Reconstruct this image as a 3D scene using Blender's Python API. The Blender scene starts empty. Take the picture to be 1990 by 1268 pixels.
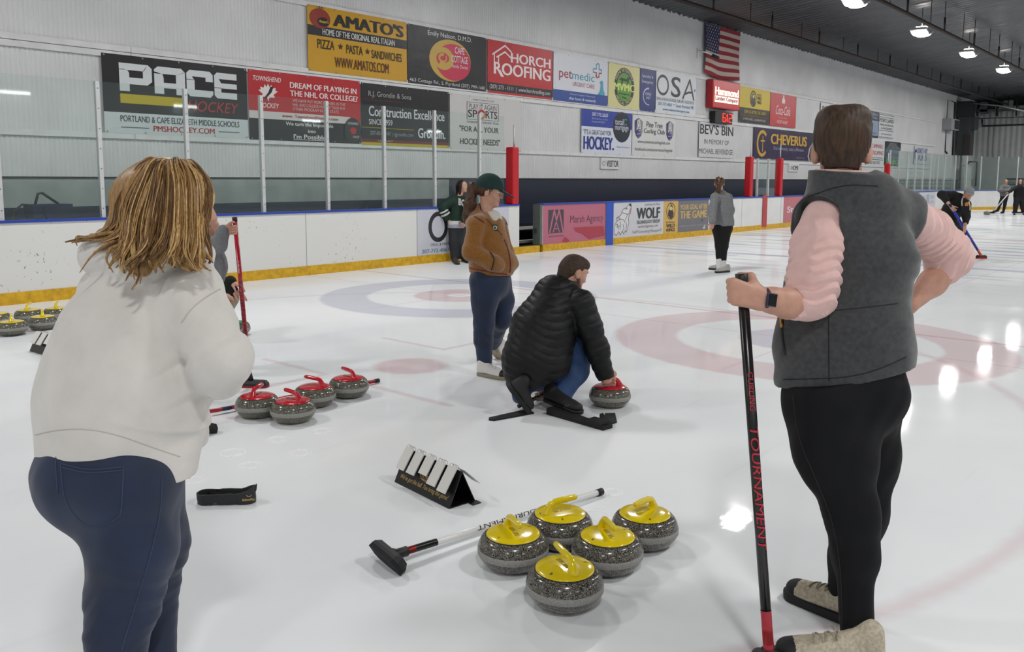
import bpy, bmesh, math, random
import numpy as np
from mathutils import Vector, Matrix
SC = bpy.context.scene
COL = SC.collection
PI = math.pi
random.seed(7)
rng = np.random.default_rng(7)
A = lambda *v: np.array(v, float)
def nrm(v):
    v = np.asarray(v, float); return v / (np.linalg.norm(v) + 1e-12)

# ---------------------------------------------------------------- camera
F_PX, CY_PX, PITCH, ROLL, YAW, CAM_H = 1637.6, 530.87, 0.1118, 0.0034, 0.8561, 1.5618
FW = A(math.sin(YAW) * math.cos(PITCH), math.cos(YAW) * math.cos(PITCH), -math.sin(PITCH))
_r = A(math.cos(YAW), -math.sin(YAW), 0); _u = np.cross(_r, FW)
RT = math.cos(ROLL) * _r + math.sin(ROLL) * _u
UP = -math.sin(ROLL) * _r + math.cos(ROLL) * _u
EYE = A(0, 0, CAM_H)
ZZ = A(0, 0, 1)
HF = nrm(A(FW[0], FW[1], 0)); HR = nrm(A(RT[0], RT[1], 0))      # level forward / right
def at(x, y, d):            # point seen at a photo pixel, d metres along the view axis
    return EYE + d * (FW + (x - 995) / F_PX * RT - (y - CY_PX) / F_PX * UP)
def gnd(x, y, z=0.0):       # point on a level plane
    v = at(x, y, 1) - EYE
    return EYE + v * ((z - CAM_H) / v[2])
def onY(x, y, Y):
    v = at(x, y, 1) - EYE
    return EYE + v * (Y / v[1])
def onX(x, y, X):
    v = at(x, y, 1) - EYE
    return EYE + v * (X / v[0])
cam_d = bpy.data.cameras.new('camera'); cam = bpy.data.objects.new('camera', cam_d); COL.objects.link(cam)
cam_d.sensor_fit = 'HORIZONTAL'; cam_d.sensor_width = 36.0
cam_d.lens = 36.0 * F_PX / 1990; cam_d.shift_y = -(634 - CY_PX) / 1990
cam_d.clip_start = 0.05; cam_d.clip_end = 300
cam.matrix_world = Matrix(((RT[0], UP[0], -FW[0], 0), (RT[1], UP[1], -FW[1], 0), (RT[2], UP[2], -FW[2], CAM_H), (0, 0, 0, 1)))
SC.camera = cam

# ---------------------------------------------------------------- materials
def lin(h):
    h = h.lstrip('#'); c = [int(h[i:i + 2], 16) / 255 for i in (0, 2, 4)]
    return tuple((x / 12.92 if x <= .04045 else ((x + .055) / 1.055) ** 2.4) for x in c) + (1.0,)
MATS = {}
def mat(name, hexc, rough=.5, metal=0., spec=.5, var=None, bump=None, coat=0, sheen=0, emit=None, stretch=None, hex2=None, alpha=None):
    """procedural principled material; var=(scale, amount) mottles the colour, bump=(scale, strength, distance)"""
    if name in MATS: return MATS[name]
    m = bpy.data.materials.new(name); m.use_nodes = True; MATS[name] = m
    nt = m.node_tree; b = nt.nodes['Principled BSDF']
    b.inputs['Base Color'].default_value = lin(hexc); b.inputs['Roughness'].default_value = rough
    b.inputs['Metallic'].default_value = metal; b.inputs['Specular IOR Level'].default_value = spec
    if coat: b.inputs['Coat Weight'].default_value = coat; b.inputs['Coat Roughness'].default_value = .06
    if sheen: b.inputs['Sheen Weight'].default_value = sheen; b.inputs['Sheen Roughness'].default_value = .5
    if emit: b.inputs['Emission Color'].default_value = lin(hexc); b.inputs['Emission Strength'].default_value = emit
    tc = nt.nodes.new('ShaderNodeTexCoord'); vec = tc.outputs['Object']
    if stretch:
        mp = nt.nodes.new('ShaderNodeMapping'); mp.inputs['Scale'].default_value = stretch
        nt.links.new(vec, mp.inputs['Vector']); vec = mp.outputs['Vector']
    if var:
        n = nt.nodes.new('ShaderNodeTexNoise'); n.inputs['Scale'].default_value = var[0]; n.inputs['Detail'].default_value = 5
        nt.links.new(vec, n.inputs['Vector'])
        r = nt.nodes.new('ShaderNodeValToRGB'); c = lin(hexc)
        r.color_ramp.elements[0].position = .3; r.color_ramp.elements[1].position = .7
        r.color_ramp.elements[0].color = tuple(x * (1 - var[1]) for x in c[:3]) + (1,) if not hex2 else lin(hex2)
        r.color_ramp.elements[1].color = tuple(min(1, x * (1 + var[1])) for x in c[:3]) + (1,) if not hex2 else c
        nt.links.new(n.outputs['Fac'], r.inputs['Fac']); nt.links.new(r.outputs['Color'], b.inputs['Base Color'])
    if bump:
        n = nt.nodes.new('ShaderNodeTexNoise'); n.inputs['Scale'].default_value = bump[0]; n.inputs['Detail'].default_value = 3
        nt.links.new(vec, n.inputs['Vector'])
        bp = nt.nodes.new('ShaderNodeBump'); bp.inputs['Strength'].default_value = bump[1]; bp.inputs['Distance'].default_value = bump[2]
        nt.links.new(n.outputs['Fac'], bp.inputs['Height']); nt.links.new(bp.outputs['Normal'], b.inputs['Normal'])
    return m
def vinyl(h):
    return mat('vinyl_' + h.strip('#'), h, rough=.36, spec=.45, bump=(2.6, .35, .03))
def ink(h):                 # print on plastic or cloth
    return mat('ink_' + h.strip('#'), h, rough=.5)

# ---------------------------------------------------------------- mesh building
def setp(o, label=None, cat=None, group=None, kind=None):
    if label: o['label'] = label
    if cat: o['category'] = cat
    if group: o['group'] = group
    if kind: o['kind'] = kind
    return o
class MB:
    def __init__(s): s.v = []; s.f = []; s.mi = []; s.mats = []; s.n = 0; s.sm = []
    def m(s, material):
        if material not in s.mats: s.mats.append(material)
        return s.mats.index(material)
    def add(s, v, f, material, smooth=False):
        i = s.m(material); v = np.asarray(v, float).reshape(-1, 3)
        s.v.append(v)
        for q in f: s.f.append(tuple(int(k) + s.n for k in q)); s.mi.append(i); s.sm.append(smooth)
        s.n += len(v); return s
    def box(s, c, size, material, ax=None, bevel=0):
        c = A(*c); h = A(*size) / 2; ax = np.eye(3) if ax is None else np.array(ax)
        if bevel:
            bm = bmesh.new(); bmesh.ops.create_cube(bm, size=1)
            for q in bm.verts: q.co = Vector((q.co.x * size[0], q.co.y * size[1], q.co.z * size[2]))
            bmesh.ops.bevel(bm, geom=bm.edges[:], offset=bevel, segments=2, affect='EDGES', profile=.6)
            bm.verts.index_update()
            v = np.array([q.co for q in bm.verts]) @ ax + c; f = [[x.index for x in p.verts] for p in bm.faces]; bm.free()
            return s.add(v, f, material, False)
        v = np.array([[x, y, z] for z in (-1, 1) for y in (-1, 1) for x in (-1, 1)]) * h
        return s.add(v @ ax + c, [(0, 2, 3, 1), (4, 5, 7, 6), (0, 1, 5, 4), (2, 6, 7, 3), (0, 4, 6, 2), (1, 3, 7, 5)], material)
    def tube(s, path, rad, material, n=12, cap=True, flat=None):
        P = [A(*p) for p in path]; k = len(P)
        R = [rad] * k if np.isscalar(rad) else list(rad)
        T = [nrm(P[min(i + 1, k - 1)] - P[max(i - 1, 0)]) for i in range(k)]
        e = np.cross(T[0], ZZ)
        if np.linalg.norm(e) < .1: e = np.cross(T[0], A(1, 0, 0))
        e = nrm(e); V = []
        for i in range(k):
            e = nrm(e - T[i] * (e @ T[i])); g = np.cross(T[i], e)
            for j in range(n):
                a = 2 * PI * j / n; w = R[i] * (math.cos(a) * e + math.sin(a) * g)
                if flat is not None: w = w - flat[0] * (w @ flat[0]) * (1 - flat[1])
                V.append(P[i] + w)
        f = [(i * n + j, i * n + (j + 1) % n, (i + 1) * n + (j + 1) % n, (i + 1) * n + j) for i in range(k - 1) for j in range(n)]
        if cap: f += [tuple(range(n - 1, -1, -1)), tuple((k - 1) * n + j for j in range(n))]
        return s.add(V, f, material, True)
    def lathe(s, prof, material, n=48, c=(0, 0, 0)):
        V = []; f = []; k = len(prof)
        for r, z in prof:
            for j in range(n): V.append((c[0] + r * math.cos(2 * PI * j / n), c[1] + r * math.sin(2 * PI * j / n), c[2] + z))
        for i in range(k - 1):
            for j in range(n): f.append((i * n + j, i * n + (j + 1) % n, (i + 1) * n + (j + 1) % n, (i + 1) * n + j))
        return s.add(V, f, material, True)
    def prism(s, pts, d, material):     # closed outline extruded by vector d
        p = np.array(pts, float); k = len(p); v = np.vstack([p, p + A(*d)])
        f = [tuple(range(k)), tuple(range(2 * k - 1, k - 1, -1))] + [(i, i + k, (i + 1) % k + k, (i + 1) % k) for i in range(k)]
        return s.add(v, f, material)
    def build(s, name, parent=None, loc=None):
        me = bpy.data.meshes.new(name)
        V = np.vstack(s.v) if s.v else np.zeros((0, 3))
        if loc is not None: V = V - A(*loc)
        me.from_pydata(V.tolist(), [], s.f)
        for q in s.mats: me.materials.append(q)
        me.polygons.foreach_set('material_index', s.mi); me.polygons.foreach_set('use_smooth', s.sm)
        me.update()
        o = bpy.data.objects.new(name, me); COL.objects.link(o)
        if loc is not None and parent is None: o.location = loc
        if parent is not None: o.parent = parent
        return o
def empty(name, loc=(0, 0, 0), rz=0):
    o = bpy.data.objects.new(name, None); COL.objects.link(o); o.location = loc; o.rotation_euler = (0, 0, rz)
    o.empty_display_size = .1
    return o
def copy_tree(o, parent=None):
    c = o.copy(); COL.objects.link(c)
    if parent is not None: c.parent = parent
    for ch in list(o.children): copy_tree(ch, c)
    return c
_TX = {}
def glyphs(t, bold=0., shear=0., space=1.):
    key = (t, bold, shear, space)
    if key in _TX: return _TX[key]
    cu = bpy.data.curves.new('t', 'FONT'); cu.body = t; cu.offset = bold; cu.shear = shear; cu.space_character = space
    cu.resolution_u = 3; cu.fill_mode = 'FRONT'
    o = bpy.data.objects.new('t', cu); COL.objects.link(o)
    dg = bpy.context.evaluated_depsgraph_get(); me = o.evaluated_get(dg).to_mesh()
    v = np.array([q.co[:2] for q in me.vertices]).reshape(-1, 2); f = [tuple(p.vertices) for p in me.polygons]
    o.evaluated_get(dg).to_mesh_clear()
    bpy.data.objects.remove(o); bpy.data.curves.remove(cu)
    mn, mx = v.min(0), v.max(0); v = (v - mn) / (mx - mn)
    _TX[key] = (v, f, (mx[0] - mn[0]) / (mx[1] - mn[1])); return _TX[key]
class Sheet:
    """a printed flat panel: origin at its lower left corner, fractions of width and height as coordinates"""
    def __init__(s, O, ux, uy, W, H, base, th=.004, mfun=vinyl, step=.0006):
        s.O = A(*O); s.ux = A(*ux); s.uy = A(*uy); s.n = np.cross(s.ux, s.uy); s.W = W; s.H = H; s.mb = MB(); s.k = 0; s.mf = mfun; s.step = step
        c = s.O + s.ux * W / 2 + s.uy * H / 2 - s.n * th / 2
        s.mb.box(c, (W, H, th), mfun(base), ax=[s.ux, s.uy, s.n])
    def P(s, q):
        q = np.asarray(q, float)
        return s.O + np.outer(q[:, 0] * s.W, s.ux) + np.outer(q[:, 1] * s.H, s.uy) + s.n * (s.step * (s.k + 1))
    def poly(s, pts, h):
        s.mb.add(s.P(pts), [tuple(range(len(pts)))], s.mf(h)); s.k += 1; return s
    def rect(s, x0, y0, x1, y1, h): return s.poly([(x0, y0), (x1, y0), (x1, y1), (x0, y1)], h)
    def ell(s, cx, cy, rx, ry, h, n=40, a0=0, a1=2 * PI):
        return s.poly([(cx + rx * math.cos(a0 + (a1 - a0) * i / n), cy + ry * math.sin(a0 + (a1 - a0) * i / n)) for i in range(n)], h)
    def arc(s, cx, cy, rx, ry, w, h, a0=0, a1=2 * PI, n=40, w1=None):
        w1 = w if w1 is None else w1; q = []; k = n + 1
        for sg in (0, 1):
            for i in range(k):
                t = i / n; a = a0 + (a1 - a0) * t; ww = (w + (w1 - w) * t) * sg
                q.append((cx + (rx - ww) * math.cos(a), cy + (ry - ww * s.W / s.H) * math.sin(a)))
        s.mb.add(s.P(q), [(i, i + 1, k + i + 1, k + i) for i in range(n)], s.mf(h)); s.k += 1; return s
    def line(s, pts, w, h):         # polyline of width w (metres)
        for i_, (a, b) in enumerate(zip(pts[:-1], pts[1:])):
            a2 = A(a[0] * s.W, a[1] * s.H); b2 = A(b[0] * s.W, b[1] * s.H); t = nrm(b2 - a2); p = A(-t[1], t[0]) * w / 2
            a2 = a2 - t * w * .3; b2 = b2 + t * w * .3
            s.poly([(q[0] / s.W, q[1] / s.H) for q in (a2 - p, b2 - p, b2 + p, a2 + p)], h); s.k -= .9
        s.k += 1; return s
    def text(s, t, x0, y0, x1, y1, h, bold=0., shear=0., space=1., arc=None):
        """lettering fitted to a box; heavier weights are built by overlaying shifted copies of the letters"""
        v, f, asp = glyphs(t, 0. if 'M' in t else min(bold, .006), shear, space); sh = max(0., bold - (0. if 'M' in t else .006)) * 1.1 / max(asp * .72, .1); n = 3 if sh > 0 else 1
        for i in range(n):
            e = (i - 1) * sh if n > 1 else 0.
            q = np.stack([x0 + (v[:, 0] * (1 - 2 * sh) + sh + e) * (x1 - x0), y0 + v[:, 1] * (y1 - y0)], 1)
            if arc: q[:, 1] += arc * (1 - ((v[:, 0] - .5) * 2) ** 2)
            s.put(q, f, h); s.k += .3
        s.k += .7; return s
    def put(s, q, f, h):        # faces stacked a hair apart, so overlapping strokes never coincide
        P_ = s.P(q); V = []; F = []
        for i, t in enumerate(f):
            F.append(tuple(range(len(V), len(V) + len(t)))); V += [P_[j] + s.n * s.step * .09 * (i % 9) for j in t]
        s.mb.add(V, F, s.mf(h))
    def wrap(s, t, cx, cy, r0, r1, a0, a1, h, bold=0.):     # text on a circle, aspect corrected by height
        v, f, _ = glyphs(t, 0.); a = a0 + (a1 - a0) * v[:, 0]
        rr = (r0 + (r1 - r0) * v[:, 1]) if a1 < a0 else (r1 + (r0 - r1) * v[:, 1])
        q = np.stack([cx + rr * np.cos(a) * s.H / s.W, cy + rr * np.sin(a)], 1)
        s.mb.add(s.P(q), f, s.mf(h)); s.k += 1; return s
    def star(s, cx, cy, r, h, n=5):
        p = []
        for i in range(2 * n):
            a = PI / 2 + i * PI / n; k = r if i % 2 == 0 else r * .42
            p.append((cx + k * math.cos(a) * s.H / s.W, cy + k * math.sin(a)))
        s.mb.add(s.P(p + [(cx, cy)]), [(i, (i + 1) % (2 * n), 2 * n) for i in range(2 * n)], s.mf(h)); s.k += 1; return s
    def build(s, name, label=None, cat=None, group=None, parent=None):
        o = s.mb.build(name, parent=parent, loc=s.O if parent is None else None)
        return setp(o, label, cat, group)
XU = (1, 0, 0); ZU = (0, 0, 1)

# ================================================================ the setting
BY, WY = 11.33, 12.90            # dasher board face, siding
X0, X1 = -8.0, 58.5
EX = 54.9                        # end boards
white_paint = mat('white_siding_paint', '#d2d2d3', rough=.34, var=(1.3, .06), bump=(40, .05, .002))
def struct(name, mb): return setp(mb.build(name), kind='structure')
def corrug(mb, P0, along, up, n, length, height, pitch, depth, material, seg=6, prof=None, rows=1):
    k = int(length / pitch * seg) + 1
    t = np.linspace(0, length, k)
    w = depth / 2 * np.cos(2 * PI * t / pitch) if prof is None else depth * np.array(prof)[np.arange(k) % len(prof)]
    V = []
    for r in range(rows + 1):
        V.append(P0 + np.outer(t, along) + np.outer(w, n) + A(*up) * height * r / rows)
    f = [(r * k + i, r * k + i + 1, (r + 1) * k + i + 1, (r + 1) * k + i) for r in range(rows) for i in range(k - 1)]
    mb.add(np.vstack(V), f, material, True)
# left wall: corrugated siding above, painted concrete below
mb = MB()
corrug(mb, A(X0, WY, 1.567), A(1, 0, 0), A(0, 0, 1), A(0, -1, 0), X1 - X0, 4.86, .0635, .012, white_paint, seg=8, prof=[0, .05, 1, 1, 1, 1, 1, .05])
conc = mat('grey_concrete', '#9aa09f', rough=.8, var=(3, .12), bump=(20, .2, .004))
navy = mat('navy_wall_paint', '#141d33', rough=.4, var=(9, .1), bump=(60, .1, .002))
mb.box(((X0 + 12.8) / 2, WY + .1, 1.35), (12.8 - X0, .2, .434), conc)
mb.box(((X0 + 12.8) / 2, WY + .1, .565), (12.8 - X0, .2, 1.136), navy)
mb.box(((12.8 + 37.2) / 2, WY + .1, .78), (37.2 - 12.8, .2, 1.567), navy)
mb.box(((37.2 + X1) / 2, WY + .1, .78), (X1 - 37.2, .2, 1.567), conc)
mb.box(((X0 + X1) / 2, WY + .03, 1.555), (X1 - X0, .1, .024), mat('black_rubber_and_shade', '#121214', rough=.7))  # dark strip painting in the shadow gap under the siding
mb.box(((X0 + X1) / 2, WY + .13, 4.0), (X1 - X0, .1, 4.86), conc)
struct('wall_left', mb)
bat = mat('batten_white', '#d6d6d6', rough=.5, var=(5, .07))
k = 1
for z, xe in ((2.18, 48.5), (3.375, 49.5), (3.47, 24.0), (4.64, 50.0)):
    mb = MB(); x = X0; i = 0
    while x < xe:
        L = min(4.88 - (0.6 if i % 3 == 1 else 0), xe - x)
        mb.box((x + L / 2 - .004, WY - .03, z), (L - .008, .045, .085), bat); x += L; i += 1
    struct('trim_%d' % k, mb); k += 1
# ice -------------------------------------------------------------------------
def ice_material():
    m = bpy.data.materials.new('ice'); m.use_nodes = True; nt = m.node_tree; N = nt.nodes; Lk = nt.links; b = N['Principled BSDF']
    geo = N.new('ShaderNodeNewGeometry'); sep = N.new('ShaderNodeSeparateXYZ'); 
    # slight waviness so the paint under the ice has soft uneven edges
    wn = N.new('ShaderNodeTexNoise'); wn.inputs['Scale'].default_value = 9; wn.inputs['Detail'].default_value = 3
    Lk.new(geo.outputs['Position'], wn.inputs['Vector'])
    wm = N.new('ShaderNodeVectorMath'); wm.operation = 'MULTIPLY_ADD'; Lk.new(wn.outputs['Color'], wm.inputs[0]); wm.inputs[1].default_value = (.05, .05, 0); 
    ad = N.new('ShaderNodeVectorMath'); ad.operation = 'ADD'; ad.inputs[1].default_value = (-.025, -.025, 0)
    Lk.new(geo.outputs['Position'], ad.inputs[0]); Lk.new(ad.outputs[0], wm.inputs[2]); Lk.new(wm.outputs[0], sep.inputs[0])
    def val(op, a, c=None):
        q = N.new('ShaderNodeMath'); q.operation = op
        for i, x in enumerate((a, c)):
            if x is None: continue
            if isinstance(x, (int, float)): q.inputs[i].default_value = x
            else: Lk.new(x, q.inputs[i])
        return q.outputs[0]
    X, Y = sep.outputs[0], sep.outputs[1]
    def ramp(x, a, c):        # smooth 0 -> 1 between a and c
        q = N.new('ShaderNodeMapRange'); q.interpolation_type = 'SMOOTHSTEP'; Lk.new(x, q.inputs['Value'])
        q.inputs['From Min'].default_value = a; q.inputs['From Max'].default_value = c; return q.outputs[0]
    def band(x, lo, hi, s): return val('MULTIPLY', ramp(x, lo - s, lo + s), val('SUBTRACT', 1., ramp(x, hi - s, hi + s)))
    def dist(cx, cy):
        a = val('SUBTRACT', X, cx); c = val('SUBTRACT', Y, cy)
        return val('SQRT', val('ADD', val('MULTIPLY', a, a), val('MULTIPLY', c, c)))
    n1 = N.new('ShaderNodeTexNoise'); n1.inputs['Scale'].default_value = .55; n1.inputs['Detail'].default_value = 6
    Lk.new(geo.outputs['Position'], n1.inputs['Vector'])
    rp = N.new('ShaderNodeValToRGB'); rp.color_ramp.elements[0].position = .35; rp.color_ramp.elements[1].position = .68
    rp.color_ramp.elements[0].color = lin('#e3e7ea'); rp.color_ramp.elements[1].color = lin('#f0f2f4'); Lk.new(n1.outputs['Fac'], rp.inputs['Fac'])
    col = rp.outputs['Color']
    def paint(mask, h, amt):
        nonlocal col
        q = N.new('ShaderNodeMix'); q.data_type = 'RGBA'; Lk.new(val('MULTIPLY', mask, amt), q.inputs['Factor'])
        Lk.new(col, q.inputs[6]); q.inputs[7].default_value = lin(h); col = q.outputs[2]
    red, blue = '#b8606e', '#6f74a6'
    for cy, outer, inner in ((7.87, blue, red), (3.16, red, blue), (-1.55, blue, red)):
        d = dist(8.0, cy)
        paint(band(d, 1.22, 1.83, .035), outer, .34); paint(band(d, .16, .61, .03), inner, .36)
        paint(val('MULTIPLY', band(Y, cy - .012, cy + .012, .015), ramp(X, 6.0, 6.6)), red, .22)
    paint(band(X, 9.04, 9.1, .02), red, .42)                                     # line behind the rings
    paint(band(X, 7.985, 8.015, .015), red, .25)
    paint(band(X, 16.43, 16.73, .02), '#5a6aa8', .45)                            # blue line
    paint(band(X, 24.9, 25.2, .02), red, .5)                                     # centre line
    for cx in (4.67, 45.43):
        for cy in (5.17, -8.25):
            d = dist(cx, cy); paint(val('SUBTRACT', 1., ramp(d, .25, .35)), red, .36)
            paint(band(d, 4.54, 4.61, .05), red, .24)
            for sx, sy in ((1, 1), (1, -1), (-1, 1), (-1, -1)):                  # hash marks beside the face-off dot
                ax = val('MULTIPLY', val('SUBTRACT', X, cx), float(sx)); ay = val('MULTIPLY', val('SUBTRACT', Y, cy), float(sy))
                l1 = val('MULTIPLY', band(ax, .63, .69, .02), band(ay, .25, 1.15, .02))
                l2 = val('MULTIPLY', band(ay, .25, .31, .02), band(ax, .63, 1.85, .02))
                paint(val('MAXIMUM', l1, l2), red, .26)
    # swept streaks, frosted scratches along the sheets; far grey streaks paint in broken reflections
    mp = N.new('ShaderNodeMapping'); mp.inputs['Scale'].default_value = (.35, 4.5, 1); Lk.new(geo.outputs['Position'], mp.inputs['Vector'])
    n2 = N.new('ShaderNodeTexNoise'); n2.inputs['Scale'].default_value = 1.6; n2.inputs['Detail'].default_value = 7; Lk.new(mp.outputs[0], n2.inputs['Vector'])
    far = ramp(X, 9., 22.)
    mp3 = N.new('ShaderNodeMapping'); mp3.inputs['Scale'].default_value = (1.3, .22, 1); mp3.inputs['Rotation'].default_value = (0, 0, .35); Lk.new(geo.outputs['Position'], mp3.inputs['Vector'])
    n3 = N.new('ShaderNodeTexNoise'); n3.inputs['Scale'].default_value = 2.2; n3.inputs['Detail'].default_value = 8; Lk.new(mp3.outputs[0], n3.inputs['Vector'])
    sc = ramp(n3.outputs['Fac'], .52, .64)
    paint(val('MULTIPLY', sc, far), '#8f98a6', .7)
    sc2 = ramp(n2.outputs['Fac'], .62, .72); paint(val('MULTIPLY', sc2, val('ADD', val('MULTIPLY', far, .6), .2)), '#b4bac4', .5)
    Lk.new(col, b.inputs['Base Color'])
    b.inputs['Roughness'].default_value = .55; b.inputs['Specular IOR Level'].default_value = .3
    b.inputs['Coat Weight'].default_value = .36; b.inputs['Coat IOR'].default_value = 1.31
    cr = val('ADD', .018, val('MULTIPLY', ramp(n1.outputs['Fac'], .40, .66), .10)); Lk.new(cr, b.inputs['Coat Roughness'])
    n4 = N.new('ShaderNodeTexNoise'); n4.inputs['Scale'].default_value = 14; n4.inputs['Detail'].default_value = 6; Lk.new(geo.outputs['Position'], n4.inputs['Vector'])
    bp = N.new('ShaderNodeBump'); bp.inputs['Strength'].default_value = .06; bp.inputs['Distance'].default_value = .004
    Lk.new(n4.outputs['Fac'], bp.inputs['Height']); Lk.new(bp.outputs['Normal'], b.inputs['Coat Normal'])
    return m
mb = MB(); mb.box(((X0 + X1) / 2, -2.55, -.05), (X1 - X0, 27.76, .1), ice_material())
mb.box(((X0 + X1) / 2, 12.2, -.05), (X1 - X0, 1.74, .1), mat('rubber_walkway', '#1c1d20', rough=.8, var=(6, .2)))
floor = struct('floor', mb)
# thin rings of refrozen water left on the ice by standing stones
ring_ice = mat('refrozen_ice', '#ffffff', rough=.35)
def ice_ring(px, py, r):
    q = gnd(px, py); mb = MB()
    for rr in (r, r * .72):
        mb.tube([(q[0] + rr * math.cos(a), q[1] + rr * math.sin(a), .0006) for a in np.linspace(0, 2 * PI, 33)], .0018, ring_ice, n=6, cap=False)
    o = mb.build('water_ring', parent=floor); o['kind'] = 'structure'
for x, y, r in ((453, 880, .07), (486, 905, .062), (582, 881, .065), (540, 855, .062), (626, 838, .06), (377, 933, .065), (1160, 1003, .085), (1190, 957, .05)): ice_ring(x, y, r)
# other walls, end wall and ceiling ------------------------------------------------
grey_sid = mat('grey_metal_siding', '#b3b5b6', rough=.5, metal=0, var=(2, .08))
mb = MB(); corrug(mb, A(X1, WY, 2.9), A(0, -1, 0), A(0, 0, 1), A(-1, 0, 0), 30, 3.1, .3, .05, grey_sid, seg=4, prof=[0, 0, 1, 1])
mb.box((X1 + .1, -2, 1.45), (.2, 30, 2.9), mat('far_block_wall', '#a9afaf', rough=.8, var=(2, .1)))
mb.box((X1 + .35, -2, 4.5), (.2, 30, 7), mat('dark_void', '#26282b', rough=.8))
struct('wall_far', mb)
mb = MB(); mb.box(((X0 + X1) / 2, -16.6, 3.5), (X1 - X0, .2, 8), mat('pale_wall', '#b9bcbd', rough=.7, var=(1, .08)))
struct('wall_right', mb)
mb = MB(); mb.box((X0 - .1, -2, 3.5), (.2, 30, 8), mat('pale_wall', '#b9bcbd')); struct('wall_near', mb)
def ceiling_material():
    m = mat('ceiling_foil', '#66686b', rough=.36, metal=.75, var=(1.2, .10)); nt = m.node_tree; N = nt.nodes
    g = N.new('ShaderNodeNewGeometry'); mp = N.new('ShaderNodeMapping'); mp.inputs['Scale'].default_value = (14, .6, 1)
    n = N.new('ShaderNodeTexNoise'); n.inputs['Scale'].default_value = 1.5; n.inputs['Detail'].default_value = 3
    nt.links.new(g.outputs['Position'], mp.inputs[0]); nt.links.new(mp.outputs[0], n.inputs['Vector'])
    bp = N.new('ShaderNodeBump'); bp.inputs['Strength'].default_value = .8; bp.inputs['Distance'].default_value = .03
    nt.links.new(n.outputs['Fac'], bp.inputs['Height']); nt.links.new(bp.outputs['Normal'], N['Principled BSDF'].inputs['Normal'])
    return m
cm = ceiling_material(); mb = MB()
def roof(y0, z0, y1, z1):
    L = math.hypot(y1 - y0, z1 - z0); d = nrm(A(0, y1 - y0, z1 - z0)); n = nrm(np.cross(A(1, 0, 0), d)); 
    if n[2] > 0: n = -n
    corrug(mb, A(X0, y0, z0), A(1, 0, 0), d, n, X1 + .5 - X0, L, .30, .05, cm, seg=6, prof=[0, 0, 0, 0, 1, 1])
roof(WY + .1, 6.36, -1.55, 7.75); roof(-1.55, 7.75, -16.6, 6.3)
struct('ceiling', mb)
# ceiling lamps --------------------------------------------------------------------
lamp_white = mat('lamp_housing', '#e8e8e8', rough=.4)
lens = mat('lamp_lens', '#fffaf2', rough=.3, emit=22)
cable = mat('steel_cable', '#6d6d6d', rough=.4, metal=.8)
ordw = ['first', 'second', 'third', 'fourth', 'fifth', 'sixth', 'seventh', 'eighth', 'ninth', 'tenth', 'eleventh', 'twelfth', 'thirteenth', 'fourteenth', 'fifteenth', 'sixteenth', 'seventeenth', 'eighteenth']
def ceil_z(y): return 6.36 + (13.0 - y) / 14.55 * 1.39 if y > -1.55 else 7.75 - (-1.55 - y) / 15.05 * 1.45
def make_lamp():
    o = empty('ceiling_light')
    b = MB(); l = MB(); c = MB(); u = MB()
    for s in (-1, 1):
        ax = [nrm(A(math.cos(.3), 0, s * math.sin(.3))), A(0, 1, 0)]; ax.append(np.cross(ax[0], ax[1]))
        b.box((s * .2, 0, .06), (.40, .48, .04), lamp_white, ax=ax, bevel=.01)
        V = []; n = 20                                  # shallow domed lens under each wing
        for r_, z_ in ((1, .0), (.92, -.035), (.7, -.062), (.4, -.075), (.02, -.08)):
            for j in range(n): V.append(A(s * .2, 0, .04) + ax[0] * .195 * r_ * math.cos(2 * PI * j / n) + ax[1] * .23 * r_ * math.sin(2 * PI * j / n) + A(0, 0, z_))
        l.add(V, [(i * n + j, (i + 1) * n + j, (i + 1) * n + (j + 1) % n, i * n + (j + 1) % n) for i in range(4) for j in range(n)], lens, True)
    b.box((0, 0, .16), (.22, .3, .12), lamp_white, bevel=.01); u.box((0, 0, .23), (.2, .28, .02), mat('lamp_uplight', '#fff6ea', emit=16))
    for s in (-1, 1): c.tube([(s * .05, 0, .2), (s * .02, 0, .9)], .006, cable, n=6)
    b.build('housing', parent=o); l.build('lens', parent=o); u.build('uplight', parent=o); c.build('cable', parent=o)
    return o
lamp0 = make_lamp()
lrow = [(-6.6 + 5.82 * i, 7.93, 6.0) for i in range(11)]
li = 0
for i, (x, y, z) in enumerate(lrow):
    if i < 5: continue
    o = lamp0 if li == 0 else copy_tree(lamp0)
    o.location = (x, y, z)
    setp(o, '%s lit double-panel lamp from the left in the ceiling row' % ordw[li] if li < 4 else '%s double-panel lamp in the ceiling row, far down the rink' % ordw[li], 'ceiling light', 'high bay lamps hanging under the ceiling'); li += 1
def area(x, y, z, power, sx=.75, sy=.42, col=(1, .985, .965)):
    L = bpy.data.lights.new('hall_light', 'AREA'); L.shape = 'RECTANGLE'; L.size = sx; L.size_y = sy; L.energy = power; L.color = col
    o = bpy.data.objects.new('hall_light', L); COL.objects.link(o); o.location = (x, y, z); return o
LP = 150
for yy in (7.93, -1.55, -11.0):  # middle and right rows are unseen, added to light the hall evenly
    for i in range(11): area(-6.6 + 5.82 * i, yy, 5.90, LP)
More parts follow.
